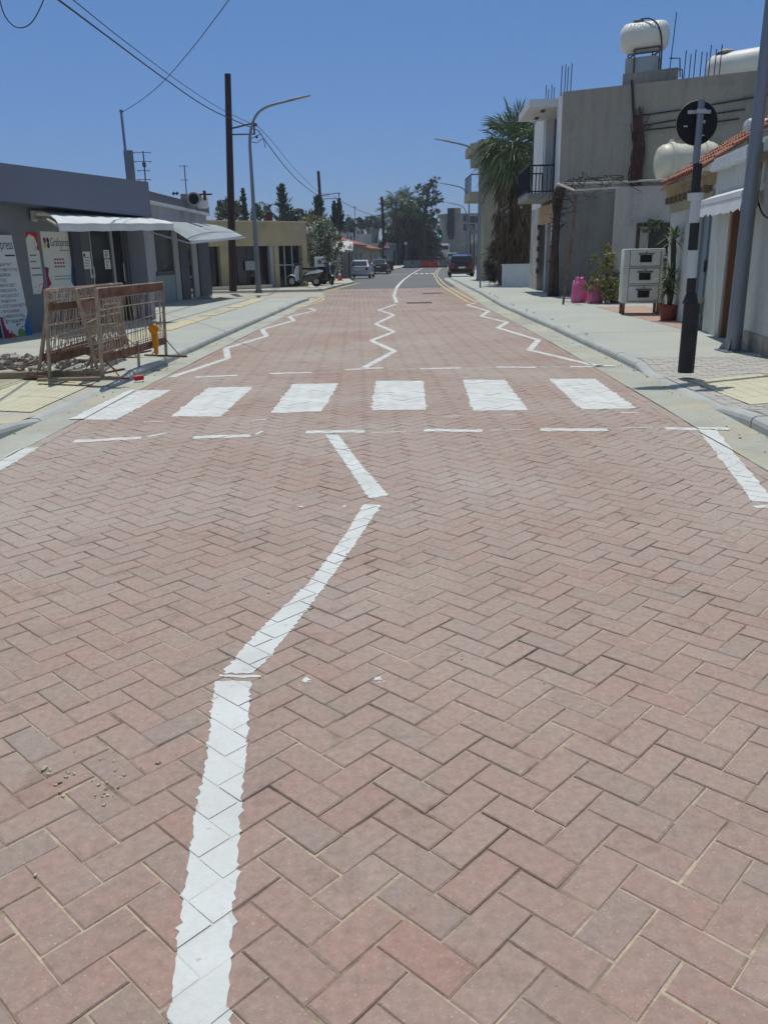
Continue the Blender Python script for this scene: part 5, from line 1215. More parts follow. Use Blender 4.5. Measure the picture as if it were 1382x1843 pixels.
def pot(x, y, r, h, label, z=.1):
    b = MB(); b.lathe((x, y, z), [(r * .72, 0), (r * .95, h * .8), (r * 1.06, h * .8), (r * 1.06, h), (r * .92, h), (r * .9, h * .9), (.01, h * .88)], 20); return tag(b.build("flower_pot", mat("terracotta", L(140, 78, 62), L(118, 66, 54), scale=5, rough=.9, speck=.12), smooth=40), label, "flower pot", "terracotta flower pots")
p = at(1202, 566, 16.5); YU = (p.x, 16.5); pot(YU[0], YU[1], .19, .3, "terracotta pot with spiky plants beside the oven")
p = gnd(1107, 546, .1); SH = (p.x + .05, p.y + .2); pot(SH[0], SH[1], .2, .3, "terracotta pot hidden in leaves left of the oven")
b = MB(); p = gnd(1252, 597, .1); M = Matrix.Rotation(.5, 3, 'Y')
for i in range(3): b.box((p.x + .12 + i * .13, p.y + .35 - i * .05, .36), (.035, .12, .62), rot=Matrix.Rotation(.35 - .06 * i, 3, 'Y'))
tag(b.build("timber_offcuts", M_wood), "short boards leaning on the white wall behind the black beacon post", "timber")

# ---- beacon post with the back of a round sign
t = thing("crossing_beacon", "black and white banded crossing post carrying the black back of a round sign", "beacon post", (3.46, 9.3, .1))
M_bk = mat("black_paint", L(38, 38, 42), L(46, 46, 50), scale=3, rough=.55, speck=.06); M_wb = mat("white_band", L(208, 212, 216), L(190, 194, 198), scale=3, rough=.6, speck=.05)
bx, by = 3.46, 9.32; X = lambda z: bx - (z - .1) * .045
def seg_(name, z0, z1, r0, r1, m, par=t): b = MB(); b.lathe((X((z0 + z1) / 2), by, 0), [(r0, z0), (r1, z1)], 20); return b.build(name, m, par, smooth=40)
seg_("base_sleeve", .1, .86, .088, .088, M_bk); seg_("shoulder", .86, .98, .088, .05, M_bk)
seg_("black_band", .98, 1.13, .05, .05, M_bk); seg_("white_band", 1.13, 1.42, .051, .051, M_wb); seg_("black_band", 1.42, 1.7, .05, .05, M_bk); seg_("white_band", 1.7, 1.93, .051, .052, M_wb); seg_("collar", 1.93, 2.0, .08, .085, M_wb); seg_("black_band", 2.0, 2.29, .047, .047, M_bk)
b = MB(); b.lathe((X(2.6), by, 0), [(.036, 2.29), (.036, 2.9)], 14); b.build("pole", M_galv, t, smooth=40)
b = MB(); b.lathe((X(2.68), by + .06, 2.69), [(.21, 0), (.215, .004), (.215, .014), (.21, .018)], 40, (0, 1, 0)); sg = b.build("sign_disc", mat("sign_back", L(24, 24, 30), rough=.7, speck=.03), t)
b = MB(); b.torus((X(2.68), by + .07, 2.69), .213, .006, (0, 1, 0), 40, 6); b.build("rim", mat("rim_yellow", L(150, 142, 80), rough=.6), sg)
b = MB(); b.cbox((X(2.68), by + .03, 2.79), (.24, .012, .035), .003); b.cbox((X(2.68), by - .037, 2.79), (.1, .01, .04), .003); b.build("bracket", M_alu, sg)
b = MB(); b.box((X(2.68) + .06, by + .057, 2.7), (.045, .004, .03)); b.box((X(2.68) - .12, by + .057, 2.66), (.04, .004, .012)); b.box((X(2.68) + .06, by + .057, 2.57), (.05, .004, .012)); b.each("sticker", M_wb, sg)

# ---- farther right: low wall, beige block with balconies
b = MB(); F = Fac((5.15, 36), (6.9, 35.6)); F.rect(b, 0, 1.8, 0, .92, -.2, 0); F.rect(b, -.03, 1.83, .92, .97, -.23, .03); tag(b.build("garden_wall", M_front), "low white garden wall in front of the dry dark hedge", "wall")
t = thing("beige_block", "beige two storey block with stepped balconies behind the palm", "building", (7.5, 47, .0))
M_beige = mat("beige_render", L(172, 165, 144), L(158, 152, 134), scale=.5, rough=.95, speck=.06, streak=.25)
b = MB(); b.box((9.72, 48.6, 3.3), (8, 3.2, 7.0)); b.build("wall", M_beige, t)
zb0, zb1 = at(864, 361, 47.2).z, at(864, 345, 47.2).z
b = MB(); b.box((5.3, 48.5, (zb0 + zb1) / 2), (.8, 3.0, zb1 - zb0)); bb = b.build("balcony", M_beige, t)
b = MB()
for k in range(7): b.tube([(4.95, 47 + .5 * k, zb1), (4.95, 47 + .5 * k, zb1 + .85)], .02, 5)
b.tube([(4.95, 46.9, zb1 + .85), (4.95, 50, zb1 + .85)], .03, 5); b.tube([(4.95, 46.95, zb1 + .85), (5.6, 46.95, zb1 + .85)], .03, 5); b.build("railing", M_rail, bb)
zs0, zs1 = at(864, 276, 47.2).z, at(864, 258, 47.2).z
b = MB(); b.cbox((5.35, 48.5, (zs0 + zs1) / 2), (.85, 3.0, zs1 - zs0), .03); b.box((5.45, 48.5, zs0 - .25), (.5, 2.6, .5)); b.build("roof_slab", M_beige, t)
b = MB(); b.box((7.2, 46.99, 2.0), (.06, .05, 2.6)); b.build("drain_pipe", M_wire, t)
rebar("small rods on the roof of the beige block beside palm leaves", (877, 880, 884), 260, (238, 243, 240), 47.5, 7.2)
# ================================================================== PLANTS
def leafmat(name, c1, c2, rough=.55):
    m = bpy.data.materials.new(name); m.use_nodes = True; nt = m.node_tree; N = nt.nodes; K = nt.links; p = N["Principled BSDF"]
    p.inputs["Roughness"].default_value = rough; p.inputs["Specular IOR Level"].default_value = .3
    g = N.new("ShaderNodeNewGeometry"); r = N.new("ShaderNodeMix"); r.data_type = 'RGBA'
    K.new(g.outputs["Random Per Island"], r.inputs[0]); r.inputs[6].default_value = (*c1, 1); r.inputs[7].default_value = (*c2, 1)
    K.new(r.outputs[2], p.inputs["Base Color"])
    return m
M_palm = leafmat("palm_leaf", L(80, 100, 64), L(130, 144, 98), .4)
M_dead = leafmat("dead_palm_leaf", L(84, 70, 54), L(122, 104, 80), .8)
M_dark = leafmat("dark_foliage", L(66, 74, 62), L(98, 108, 84))
M_pine = leafmat("pine_foliage", L(58, 68, 62), L(86, 98, 84))
M_cyp = leafmat("cypress_foliage", L(54, 64, 56), L(78, 90, 72))
M_olive = leafmat("grey_green_foliage", L(74, 88, 70), L(116, 126, 98))
M_olea = leafmat("oleander_leaf", L(68, 88, 62), L(118, 130, 96))
M_flow = leafmat("white_blossom", L(226, 224, 216), L(198, 196, 184), .7)
M_shrub = leafmat("yellow_green_leaf", L(110, 118, 66), L(160, 150, 96))
M_dry = leafmat("dry_twig", L(72, 62, 50), L(104, 92, 70), .9)
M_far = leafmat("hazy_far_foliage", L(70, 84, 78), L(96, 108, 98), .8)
Q = random.Random(77)
def rdir(): return Vector((Q.gauss(0, 1), Q.gauss(0, 1), Q.gauss(0, 1))).normalized()
def fan_frond(b, o, d, pl, rl, droop, n=17, w=.045):
    d = d.normalized(); tip = o + d * pl + Vector((0, 0, -droop * .25 * pl)); b.tube([o, (o + tip) / 2 + Vector((0, 0, .05 * pl)), tip], [.022, .018, .012], 4, cap=False)
    side = d.cross(Vector((0, 0, 1))); side = side.normalized() if side.length > .05 else Vector((1, 0, 0))
    side = (side + rdir() * .25).normalized()
    for i in range(n):
        t = (i / (n - 1) - .5) * 2; a = t * 1.75; l = rl * (1 - .3 * abs(t)) * Q.uniform(.88, 1.08)
        u = (d * math.cos(a) + side * math.sin(a)).normalized(); nn = u.cross(rdir()).normalized() * w
        m1 = tip + u * l * .55 + Vector((0, 0, -droop * l * .12)); m2 = tip + u * l + Vector((0, 0, -droop * l * .55))
        b.add([tip, m1 - nn * .5, m1 + nn * .5, m2], [[0, 1, 2], [1, 3, 2]])
def fan_palm(label, base, hgt, crown_r, nfr, skirt_to, skirt_r, group=None, name="palm_tree", nsk=150):
    t = thing(name, label, "palm tree", base, group); base = Vector(base); top = base + Vector((Q.uniform(-.1, .1), 0, hgt))
    b = MB(); b.tube([base, base.lerp(top, .5), top], [.28, .22, .2], 10); b.build("trunk", M_bark, t, smooth=True)
    b = MB()
    for i in range(nfr):
        el = math.asin(Q.uniform(-.8, 1)); az = Q.uniform(0, 6.283); d = Vector((math.cos(az) * math.cos(el), math.sin(az) * math.cos(el), math.sin(el)))
        fan_frond(b, top + Vector((0, 0, Q.uniform(-.25, .2))), d, crown_r * .5 * Q.uniform(.8, 1.1), crown_r * .55, 1.0 - .7 * max(0, d.z), w=.045 * crown_r / 1.6)
    b.build("crown", M_palm, t)
    if skirt_to is not None:
        b = MB()
        for i in range(nsk):
            u = Q.random() ** .8; z = top.z - .75 - u * (top.z - base.z - skirt_to); r = skirt_r * (.55 + .5 * math.sin(min(1, u * 1.4 + .15) * 2.6)) * Q.uniform(.75, 1.1); az = Q.uniform(0, 6.283)
            o = Vector((top.x + .2 * math.cos(az), top.y + .2 * math.sin(az), z + .35)); tip = Vector((top.x + r * math.cos(az), top.y + r * math.sin(az), z))
            b.tube([o, tip], [.015, .01], 3, cap=False)
            for k in range(9):
                l = Q.uniform(.4, .85) * crown_r * .5; q = tip + Vector((Q.gauss(0, .16), Q.gauss(0, .16), -l)); m = (tip + q) / 2 + rdir() * .05; nn = Vector((Q.uniform(-1, 1), Q.uniform(-1, 1), 0)).normalized() * .022
                b.add([tip, m - nn, m + nn, q], [[0, 1, 2], [1, 3, 2]])
        b.build("dead_skirt", M_dead, t)
    return t
P = at(921, 480, 37.5)
fan_palm("tall fan palm with a dead leaf skirt squeezed beside the white balcony", (P.x, 37.5, .0), 5.75, 2.0, 120, 1.3, .8, nsk=260)

def clumps(b, blobs, n, size, w=.5, shell=.55):
    tot = sum(r[0] * r[1] for _, r in blobs)
    for c, r in blobs:
        k = int(n * r[0] * r[1] / tot); sub = [(rdir(), Q.uniform(.5, 1)) for _ in range(max(4, k // 40))]
        for i in range(k):
            d, f = sub[i % len(sub)]; q = (d * f + rdir() * Q.uniform(0, .34))
            if Q.random() < .25: q = rdir() * Q.uniform(shell, 1.0)
            b.leaf(Vector(c) + Vector((q.x * r[0], q.y * r[1], q.z * r[2])), size * Q.uniform(.6, 1.3), None, w)
def tree(label, base, blobs, n, size, m, name="leafy_tree", cat="tree", group=None, trunk=.15, flowers=0, w=.5):
    t = thing(name, label, cat, base, group); base = Vector(base)
    b = MB()
    for c, r in blobs:
        c = Vector(c); mid = base.lerp(c, .5) + Vector((Q.uniform(-.2, .2), Q.uniform(-.2, .2), .2)); b.tube(catmull([base, mid, c], 4), [trunk * (1 - .75 * i / 8) for i in range(9)], 6)
    b.build("trunk", M_bark, t, smooth=True)
    b = MB(); clumps(b, blobs, n, size, w); b.build("crown", m, t)
    if flowers:
        b = MB(); clumps(b, [(c, (r[0] * 1.03, r[1] * 1.03, r[2] * 1.03)) for c, r in blobs], flowers, size * .8, .8, .8); b.build("blossom", M_flow, t)
    return t
def A3(x, y, Y): return tuple(at(x, y, Y))
# oleander by the stone building
Y = 45.5; k = Y / 1545
tree("rounded oleander bush covered in white blossom at the end of the ochre building", (at(580, 500, Y).x, Y, 0), [(A3(580, 420, Y), (26 * k, 1, 24 * k)), (A3(566, 445, Y), (20 * k, .8, 28 * k)), (A3(597, 440, Y), (19 * k, .8, 28 * k)), (A3(582, 470, Y), (30 * k, .8, 26 * k)), (A3(580, 495, Y), (24 * k, .8, 16 * k))], 6500, .13, M_olea, "oleander", "bush", flowers=3400, trunk=.05)
Y = 52; k = Y / 1545
tree("yellow green tree top showing behind the oleander", (at(570, 480, Y).x, Y, -.1), [(A3(560, 397, Y), (22 * k, .9, 12 * k)), (A3(580, 402, Y), (18 * k, .9, 12 * k))], 1600, .16, M_shrub, trunk=.1)
# trees behind the stone building, each its own
for (px, py, rx, ry, Y, lab, m, n) in ((412, 376, 22, 17, 70, "grey green tree behind the dark pole and the pale shop roof", M_olive, 1500), (470, 380, 18, 15, 72, "low grey green tree between the pole and the spiky conifer", M_olive, 1200), (535, 388, 20, 13, 75, "dark low tree between the two spiky conifers", M_dark, 1100), (640, 400, 18, 9, 150, "hazy far tree on the rise behind the red roofs", M_far, 700), (672, 398, 20, 12, 150, "hazy far tree beside the leaning pole", M_far, 800), (625, 408, 13, 8, 140, "small far tree above the clay roof", M_far, 500)):
    k = Y / 1545
    tree(lab, (at(px, 470, Y).x, Y, zg(Y) - .1), [(A3(px, py, Y), (rx * k, rx * k, ry * k)), (A3(px - rx * .6, py + ry * .5, Y), (rx * .6 * k, rx * k, ry * .8 * k)), (A3(px + rx * .6, py + ry * .4, Y), (rx * .6 * k, rx * k, ry * .8 * k))], n, .3 * Y / 70, m, group="trees behind the roofs")
def conifer(label, px, ytop, ybase_vis, w, Y, m, tiers=13, up=.55, name="conifer", sparse=.5, n=26, group=None, leaf=.28):
    top = at(px, ytop, Y); gz = zg(Y) - .1; base = Vector((top.x, Y, gz)); vis = at(px, ybase_vis, Y).z; wr = w * Y / 1545
    t = thing(name, label, "conifer", base, group); b = MB(); b.tube([base, top], [.2, .03], 7); b.build("trunk", M_bark, t)
    b = MB(); H = top.z - max(gz + .8, vis - .8)
    for i in range(tiers):
        u = i / tiers; z = top.z - H * (u + .03); r = wr * (.12 + .88 * u ** .8)
        for j in range(7 if sparse > .3 else 10):
            az = Q.uniform(0, 6.283); rl = r * Q.uniform(.55, 1.1); o = Vector((top.x, Y, z)); e = o + Vector((rl * math.cos(az), rl * math.sin(az), rl * up * Q.uniform(.6, 1.3)))
            b.tube([o, (o + e) / 2 + Vector((0, 0, -.08 * rl)), e], [.03, .02, .008], 3, cap=False)
            for k in range(n):
                f = Q.uniform(.15, 1); p = o.lerp(e, f) + rdir() * (.08 + .1 * sparse) * wr; d = ((e - o).normalized() + Vector((0, 0, .4)) + rdir() * .5).normalized(); b.leaf(p, leaf * Q.uniform(.6, 1.2), d, .3)
    b.build("crown", m, t); return t
conifer("narrow pointed dark conifer standing just right of the tall brown pole", 437, 340, 388, 10, 66, M_cyp, up=.5, sparse=.2)
conifer("spiky conifer with separate upswept branches over the ochre building", 507, 334, 395, 24, 62, M_pine, tiers=9, up=.75, n=22, leaf=.32)
conifer("broad spiky conifer half hidden by the pole behind the oleander", 571, 356, 395, 24, 62, M_pine, tiers=7, up=.9, n=22, leaf=.32)
conifer("dark columnar cypress, thinner of the pair behind the oleander", 601, 364, 402, 9, 80, M_cyp, up=2.2, sparse=.1, tiers=16, name="cypress")
conifer("dark columnar cypress, fuller of the pair behind the oleander", 610, 361, 404, 11, 82, M_cyp, up=2.2, sparse=.1, tiers=16, name="cypress")
# the big dark group down the street
Y = 122; k = Y / 1545
for i, (px, pt, lab) in enumerate(((722, 350, "shaggy far palm at the outer edge of the big dark trees"), (741, 348, "shaggy far palm in the middle of the big dark trees"), (708, 362, "lower shaggy palm leaning toward the leaning pole"))):
    tp = at(px, pt + 14, Y + i); fan_palm(lab, (tp.x, Y + i, .1), tp.z - .1, 2.9, 44, 1.5, 1.9, "big dark trees down the street", nsk=110)
tree("huge dark leafy tree filling the far end of the street", (at(752, 470, 126).x, 126, .2), [(A3(745, 405, 126), (34 * k, 2.5, 30 * k)), (A3(768, 412, 126), (24 * k, 2.5, 32 * k)), (A3(725, 430, 126), (26 * k, 2.5, 24 * k)), (A3(760, 445, 126), (30 * k, 2.5, 22 * k)), (A3(782, 440, 127), (12 * k, 2, 20 * k)), (A3(715, 450, 125), (26 * k, 2.5, 20 * k)), (A3(745, 462, 125), (36 * k, 2.5, 14 * k)), (A3(735, 395, 127), (26 * k, 2.5, 26 * k))], 13000, .5, M_dark, trunk=.4)
# ragged pine with layered branches
top = at(768, 322, 119); t = thing("ragged_pine", "tall ragged pine with layered branches above the dark tree mass", "conifer", (top.x, 119, .1))
b = MB(); b.tube(catmull([(top.x - .3, 119, .1), at(764, 400, 119), at(770, 350, 119), at(776, 325, 119)], 5), [.35 - .3 * i / 15 for i in range(16)], 7)
limbs = [((770, 345), (783, 322)), ((768, 352), (755, 336)), ((768, 362), (786, 345)), ((767, 372), (790, 357)), ((766, 378), (752, 360)), ((766, 390), (785, 378)), ((765, 350), (774, 330)), ((766, 400), (782, 398)), ((765, 368), (778, 364)), ((764, 395), (750, 388))]
for p, q in limbs: b.tube([at(*p, 119), at((p[0] + q[0]) / 2, (p[1] + q[1]) / 2 + 2, 119.2), at(*q, 119 + Q.uniform(-1, 1))], [.12, .08, .03], 5)
b.build("trunk", M_bark, t)
b = MB()
for p, q in limbs:
    a, c = at(*p, 119), at(*q, 119)
    for f in (.45, .7, .95): clumps(b, [(tuple(a.lerp(c, f)), (.85, .9, .5))], 130, .34, .35)
b.build("crown", M_dark, t)
for px, py, r_, Y, lab in ((782, 420, 14, 150, "far bushy tree at the right foot of the dark tree mass"), (700, 420, 13, 118, "dark bush below the leaning pole"), (690, 442, 9, 112, "scrubby bush behind the triangular sign"), (772, 455, 10, 145, "small far bush beside the roadside posts")):
    k = Y / 1545; tree(lab, (at(px, 470, Y).x, Y, zg(Y) - .1), [(A3(px, py, Y), (r_ * k, r_ * k, r_ * 1.3 * k)), (A3(px, py + r_, Y), (r_ * k, r_ * k, r_ * k))], 900, .35, M_dark if Y < 130 else M_far, group="bushes far down the street")
# dry hedge behind the white garden wall
Y = 38.5; k = Y / 1545
t = thing("dry_hedge", "tangled dark dry hedge behind the low white garden wall", "hedge", (at(915, 505, Y).x, Y, .05)); b = MB()
blobs = [(A3(895, 470, Y), (24 * k, .7, 32 * k)), (A3(925, 455, Y), (26 * k, .7, 28 * k)), (A3(905, 450, Y), (26 * k, .7, 22 * k)), (A3(885, 490, Y), (12 * k, .6, 16 * k)), (A3(940, 430, Y), (16 * k, .6, 40 * k))]
clumps(b, blobs, 6000, .16, .3)
for i in range(130):
    c, r_ = Q.choice(blobs); p0 = Vector(c) + Vector((Q.uniform(-1, 1) * r_[0], Q.uniform(-1, 0) * r_[1], Q.uniform(-1, .6) * r_[2])); b.tube([p0, p0 + rdir() * .3, p0 + rdir() * .5], [.012, .008, .004], 3, cap=False)
b.build("stems", M_dry, t)
# plants by the oven
def sword_plant(label, base, heads, n, ln, m, name="yucca"):
    t = thing(name, label, "plant", base); base = Vector(base); b = MB()
    for h in heads: b.tube(catmull([base, base.lerp(Vector(h), .5) + Vector((.03, 0, 0)), h], 4), [.05] * 9, 7)
    b.build("stem", M_bark, t); b = MB()
    for h in heads:
        for i in range(n):
            az = Q.uniform(0, 6.283); el = Q.uniform(-.6, 1.3); d = Vector((math.cos(az) * math.cos(el), math.sin(az) * math.cos(el), math.sin(el))); l = ln * Q.uniform(.7, 1.1); nn = d.cross(Vector((0, 0, 1))).normalized() * .016
            m1 = Vector(h) + d * l * .55; m2 = Vector(h) + d * l + Vector((0, 0, -.22 * l)); b.add([Vector(h) - nn * .6, Vector(h) + nn * .6, m1 + nn, m1 - nn, m2], [[0, 1, 2, 3], [3, 2, 4]])
    b.build("leaves", m, t); return t
yx, yy = YU
sword_plant("tall spiky yucca growing between the oven and the black beacon post", (yx, yy, .36), [at(1211, 432, yy), at(1206, 500, yy), at(1200, 520, yy)], 60, .42, leafmat("yucca_leaf", L(84, 98, 66), L(140, 148, 108)))
for (px, py, dx) in ((1190, 520, 0),):
    p = at(px, py, 18); tree("leafy dark plant squeezed behind the oven's right side", (6.05, 18.3, .1), [((6.12, 18.2, .75), (.14, .2, .5)), ((6.1, 18.1, 1.1), (.14, .2, .3))], 500, .09, M_olea, "potted_plant", "plant", trunk=.02)
b = MB(); p = gnd(1178, 566, .1); b.prism([(p.x, p.y, .1), (p.x + .22, p.y + .1, .1), (p.x + .34, p.y + .2, .62), (p.x + .2, p.y + .12, .6)], (.0, .02, .01)); tag(b.build("glass_sheet", mat("dusty_glass", L(170, 178, 176), rough=.3)), "dusty pale sheet leaning against the terracotta pot by the oven", "sheet")
sx_, sy_ = SH
t = tree("tall yellowish leafy shrub against the dark block wall behind the pink sacks", (sx_ - .1, sy_ + .7, .1), [(A3(1090, 470, 22.5), (.32, .3, .42)), (A3(1086, 500, 22.5), (.34, .3, .45)), (A3(1098, 520, 22.2), (.3, .3, .4)), (A3(1070, 515, 22.4), (.28, .25, .25))], 1300, .15, M_shrub, "shrub", "shrub", trunk=.025, w=.28)
tree("low dark green plant in the pot between the sacks and the oven", (sx_, sy_, .38), [((sx_, sy_, .62), (.3, .25, .3))], 420, .12, M_olea, "potted_plant", "plant", trunk=.015, w=.3)
tree("small green vine sprouting at the top of the annexe window", (at(1175, 425, 23).x, 23.05, .1), [(A3(1172, 408, 22.95), (.4, .1, .12)), (A3(1178, 400, 22.95), (.22, .1, .1))], 260, .12, M_palm, "window_vine", "plant", trunk=.012, w=.4)
# dead climber round the drain pipe
t = thing("dead_climber", "brown dead climber wrapped round the pipes on the grey wall", "plant", tuple(FG.pt(FG.sz(1145, 330)[0], zR, .1))); b = MB()
for i in range(34):
    s_ = FG.sz(1145 + Q.uniform(-6, 8), 330)[0]; pts = [FG.pt(s_ + Q.uniform(-.1, .1), zR - .02, .12)]
    for z in (.5, 1.0, 1.5, 1.9 + Q.uniform(-.4, .4)): pts.append(FG.pt(s_ + Q.gauss(0, .09), zR + z, .08 + Q.uniform(0, .1)))
    b.tube(catmull(pts, 3), .018, 4)
b.build("stems", mat("dead_stem", L(104, 72, 64), L(72, 56, 52), scale=5, rough=1), t)
# weeds in the pavement joints and at wall feet
b = MB()
for i in range(11):
    y = Q.uniform(11, 30); x = kr(y) + .15 + Q.uniform(0, .02)
    for j in range(5): b.leaf((x + Q.gauss(0, .02), y + Q.gauss(0, .03), .125), .05, (rdir() + Vector((0, 0, 1.2))).normalized(), .3)
o = b.build("weeds", M_shrub); o["kind"] = "stuff"; tag(o, "small weeds in the joint behind the right kerb", "weeds")
# ================================================================== VEHICLES AND FAR STREET
M_tyre = mat("tyre", L(30, 30, 31), rough=.9, speck=.1); M_rim = mat("alloy", L(150, 152, 156), rough=.35, metal=.7, speck=0); M_cgl = mat("car_glass", (.015, .017, .02), rough=.05, spec=.7, speck=0)
M_tail = mat("tail_lamp", L(150, 24, 24), rough=.25, speck=0); M_plate = mat("number_plate", L(214, 208, 180), rough=.5, speck=.03); M_blkp = mat("black_trim", L(28, 28, 30), rough=.6, speck=0)
def paintm(n, c, r=.25): m = mat(n, c, rough=r, spec=.5, speck=.02); m.node_tree.nodes["Principled BSDF"].inputs["Coat Weight"].default_value = .6; return m
def car(label, loc, m, kindc="hatch", rz=0, sc=1.0, group=None):
    t = thing("parked_car", label, "car", (0, 0, 0), group, local=True)
    if kindc == "hatch": st = [(-1.95, .42, .82, .72), (-1.9, .3, .95, .8), (-1.6, .24, .98, .84), (-.5, .2, .96, .85), (.7, .2, .93, .85), (1.2, .2, .87, .84), (1.7, .24, .77, .8), (1.93, .36, .62, .7)]; gr = [(-1.86, .96, .74), (-1.58, 1.40, .63), (-.9, 1.5, .6), (.15, 1.47, .6), (1.0, .92, .74)]
    else: st = [(-2.2, .44, .78, .74), (-2.14, .3, .93, .82), (-1.9, .24, .96, .85), (-1.2, .2, .96, .87), (.5, .2, .92, .87), (1.2, .2, .86, .86), (1.9, .24, .76, .82), (2.2, .38, .6, .7)]; gr = [(-1.75, .94, .74), (-1.1, 1.34, .6), (-.5, 1.42, .58), (.2, 1.4, .58), (1.05, .9, .74)]
    b = MB(); b.loft([[Vector((x, y, z)) for x, z in ((-w * .86, zb), (-w, zb + .16), (-w, zt - .2), (-w * .94, zt), (w * .94, zt), (w, zt - .2), (w, zb + .16), (w * .86, zb))] for y, zb, zt, w in st]); b.build("body", m, t, smooth=35)
    rings = [[Vector((x, y, z)) for x, z in ((-.78, .9), (-w, z), (w, z), (.78, .9))] for y, z, w in gr]; rings[0] = [Vector((-.76, gr[0][0], .9)), Vector((-.74, gr[0][0], gr[0][1])), Vector((.74, gr[0][0], gr[0][1])), Vector((.76, gr[0][0], .9))]
    b = MB(); b.loft(rings); b.build("cabin", m, t, smooth=35)
    def pane(p, name="window"):
        c = sum(p, Vector()) / 4; n = (p[1] - p[0]).cross(p[2] - p[0]).normalized(); n = n if n.dot(c - Vector((0, -.3, 1.0))) > 0 else -n
        b = MB(); b.quad(*[c + (q - c) * .86 + n * .008 for q in p]); b.build(name, M_cgl, t)
    r = rings; pane([r[0][1], r[0][2], r[1][2], r[1][1]], "rear_window"); pane([r[3][1], r[3][2], r[4][2], r[4][1]], "windscreen")
    for a, c in ((0, 3),):
        pane([r[1][0], r[3][0], r[3][1], r[1][1]]); pane([r[1][3], r[3][3], r[3][2], r[1][2]])
    yr = st[0][0]
    for s in (-1, 1):
        b = MB(); b.cbox((s * .62, yr + .05, .76), (.24, .12, .2 if kindc == "sedan" else .3), .03); b.build("tail_lamp", M_tail, t)
        for y in (yr + .72, -yr - .75):
            b = MB(); b.torus((s * .78, y, .31), .225, .085, (1, 0, 0), 20, 8); w = b.build("wheel", M_tyre, t, smooth=True)
            b = MB(); b.lathe((s * .8, y, .31), [(.19, -.05), (.19, .05), (.05, .06)], 14, (s, 0, 0)); b.build("rim", M_rim, w)
        b = MB(); b.cbox((s * .93, .75, .98), (.16, .1, .12), .03); b.build("mirror", m, t)
    b = MB(); b.cbox((0, yr + .03, .46), (1.5, .14, .2), .05); b.build("bumper", m if kindc == "sedan" else M_blkp, t)
    b = MB(); b.cbox((0, yr - .012, .66 if kindc == "hatch" else .7), (.46, .02, .11), .004); b.build("number_plate", M_plate, t)
    t.location = loc; t.rotation_euler = (0, 0, rz); t.scale = (sc, sc, sc); return t
def gl(x, Y): return (x, Y, zg(Y))
car("silver white saloon parked at the left kerb beyond the traffic cone", gl(at(651, 490, 68).x, 68), paintm("silver_paint", L(176, 184, 194)), "sedan", rad(-5))
car("dark saloon parked directly ahead of the silver white one", gl(at(685, 485, 84).x, 84), paintm("brown_black_paint", L(50, 38, 40)), "sedan", rad(-6))
car("dark purple hatchback on the right pavement edge past the yellow lines", (at(830, 490, 61).x, 61.5, zg(61) + .06), paintm("plum_paint", L(34, 26, 38)), "hatch", rad(-3), 1.02)
for x, y, Y, c, k, lab in ((826, 460, 84, (150, 152, 160), "sedan", "pale grey car parked in front of the dark purple hatchback"), (838, 458, 100, (190, 194, 198), "hatch", "white far car in the line at the right kerb"), (830, 452, 116, (120, 124, 132), "sedan", "grey far car at the head of the right kerb line"), (790, 455, 138, (40, 46, 60), "hatch", "dark blue far car on the road behind the red barriers"), (814, 455, 128, (206, 208, 210), "hatch", "small white far car between the kerb line and the barriers"), (712, 462, 150, (90, 92, 96), "hatch", "tiny grey car on the far left side of the street")):
    car(lab, gl(at(x, y, Y).x, Y), paintm("car_paint", L(*c)), k, rad(-6), group="cars parked far down the street")
t = thing("van", "white van far down the road under the beige stair tower", "van", gl(at(797, 440, 150).x, 150)); o = Vector(gl(at(797, 440, 150).x, 150))
b = MB(); b.cbox(o + Vector((0, 0, 1.45)), (2.0, 4.6, 2.2), .25); b.build("body", M_white, t, smooth=40)
b = MB(); b.box(o + Vector((0, -2.305, 1.9)), (1.5, .02, .6)); b.build("rear_window", M_cgl, t)
for sx_ in (-.8, .8):
    for sy_ in (-1.5, 1.5): b = MB(); b.torus(o + Vector((sx_, sy_, .36)), .26, .1, (1, 0, 0), 16, 6); b.build("wheel", M_tyre, t)

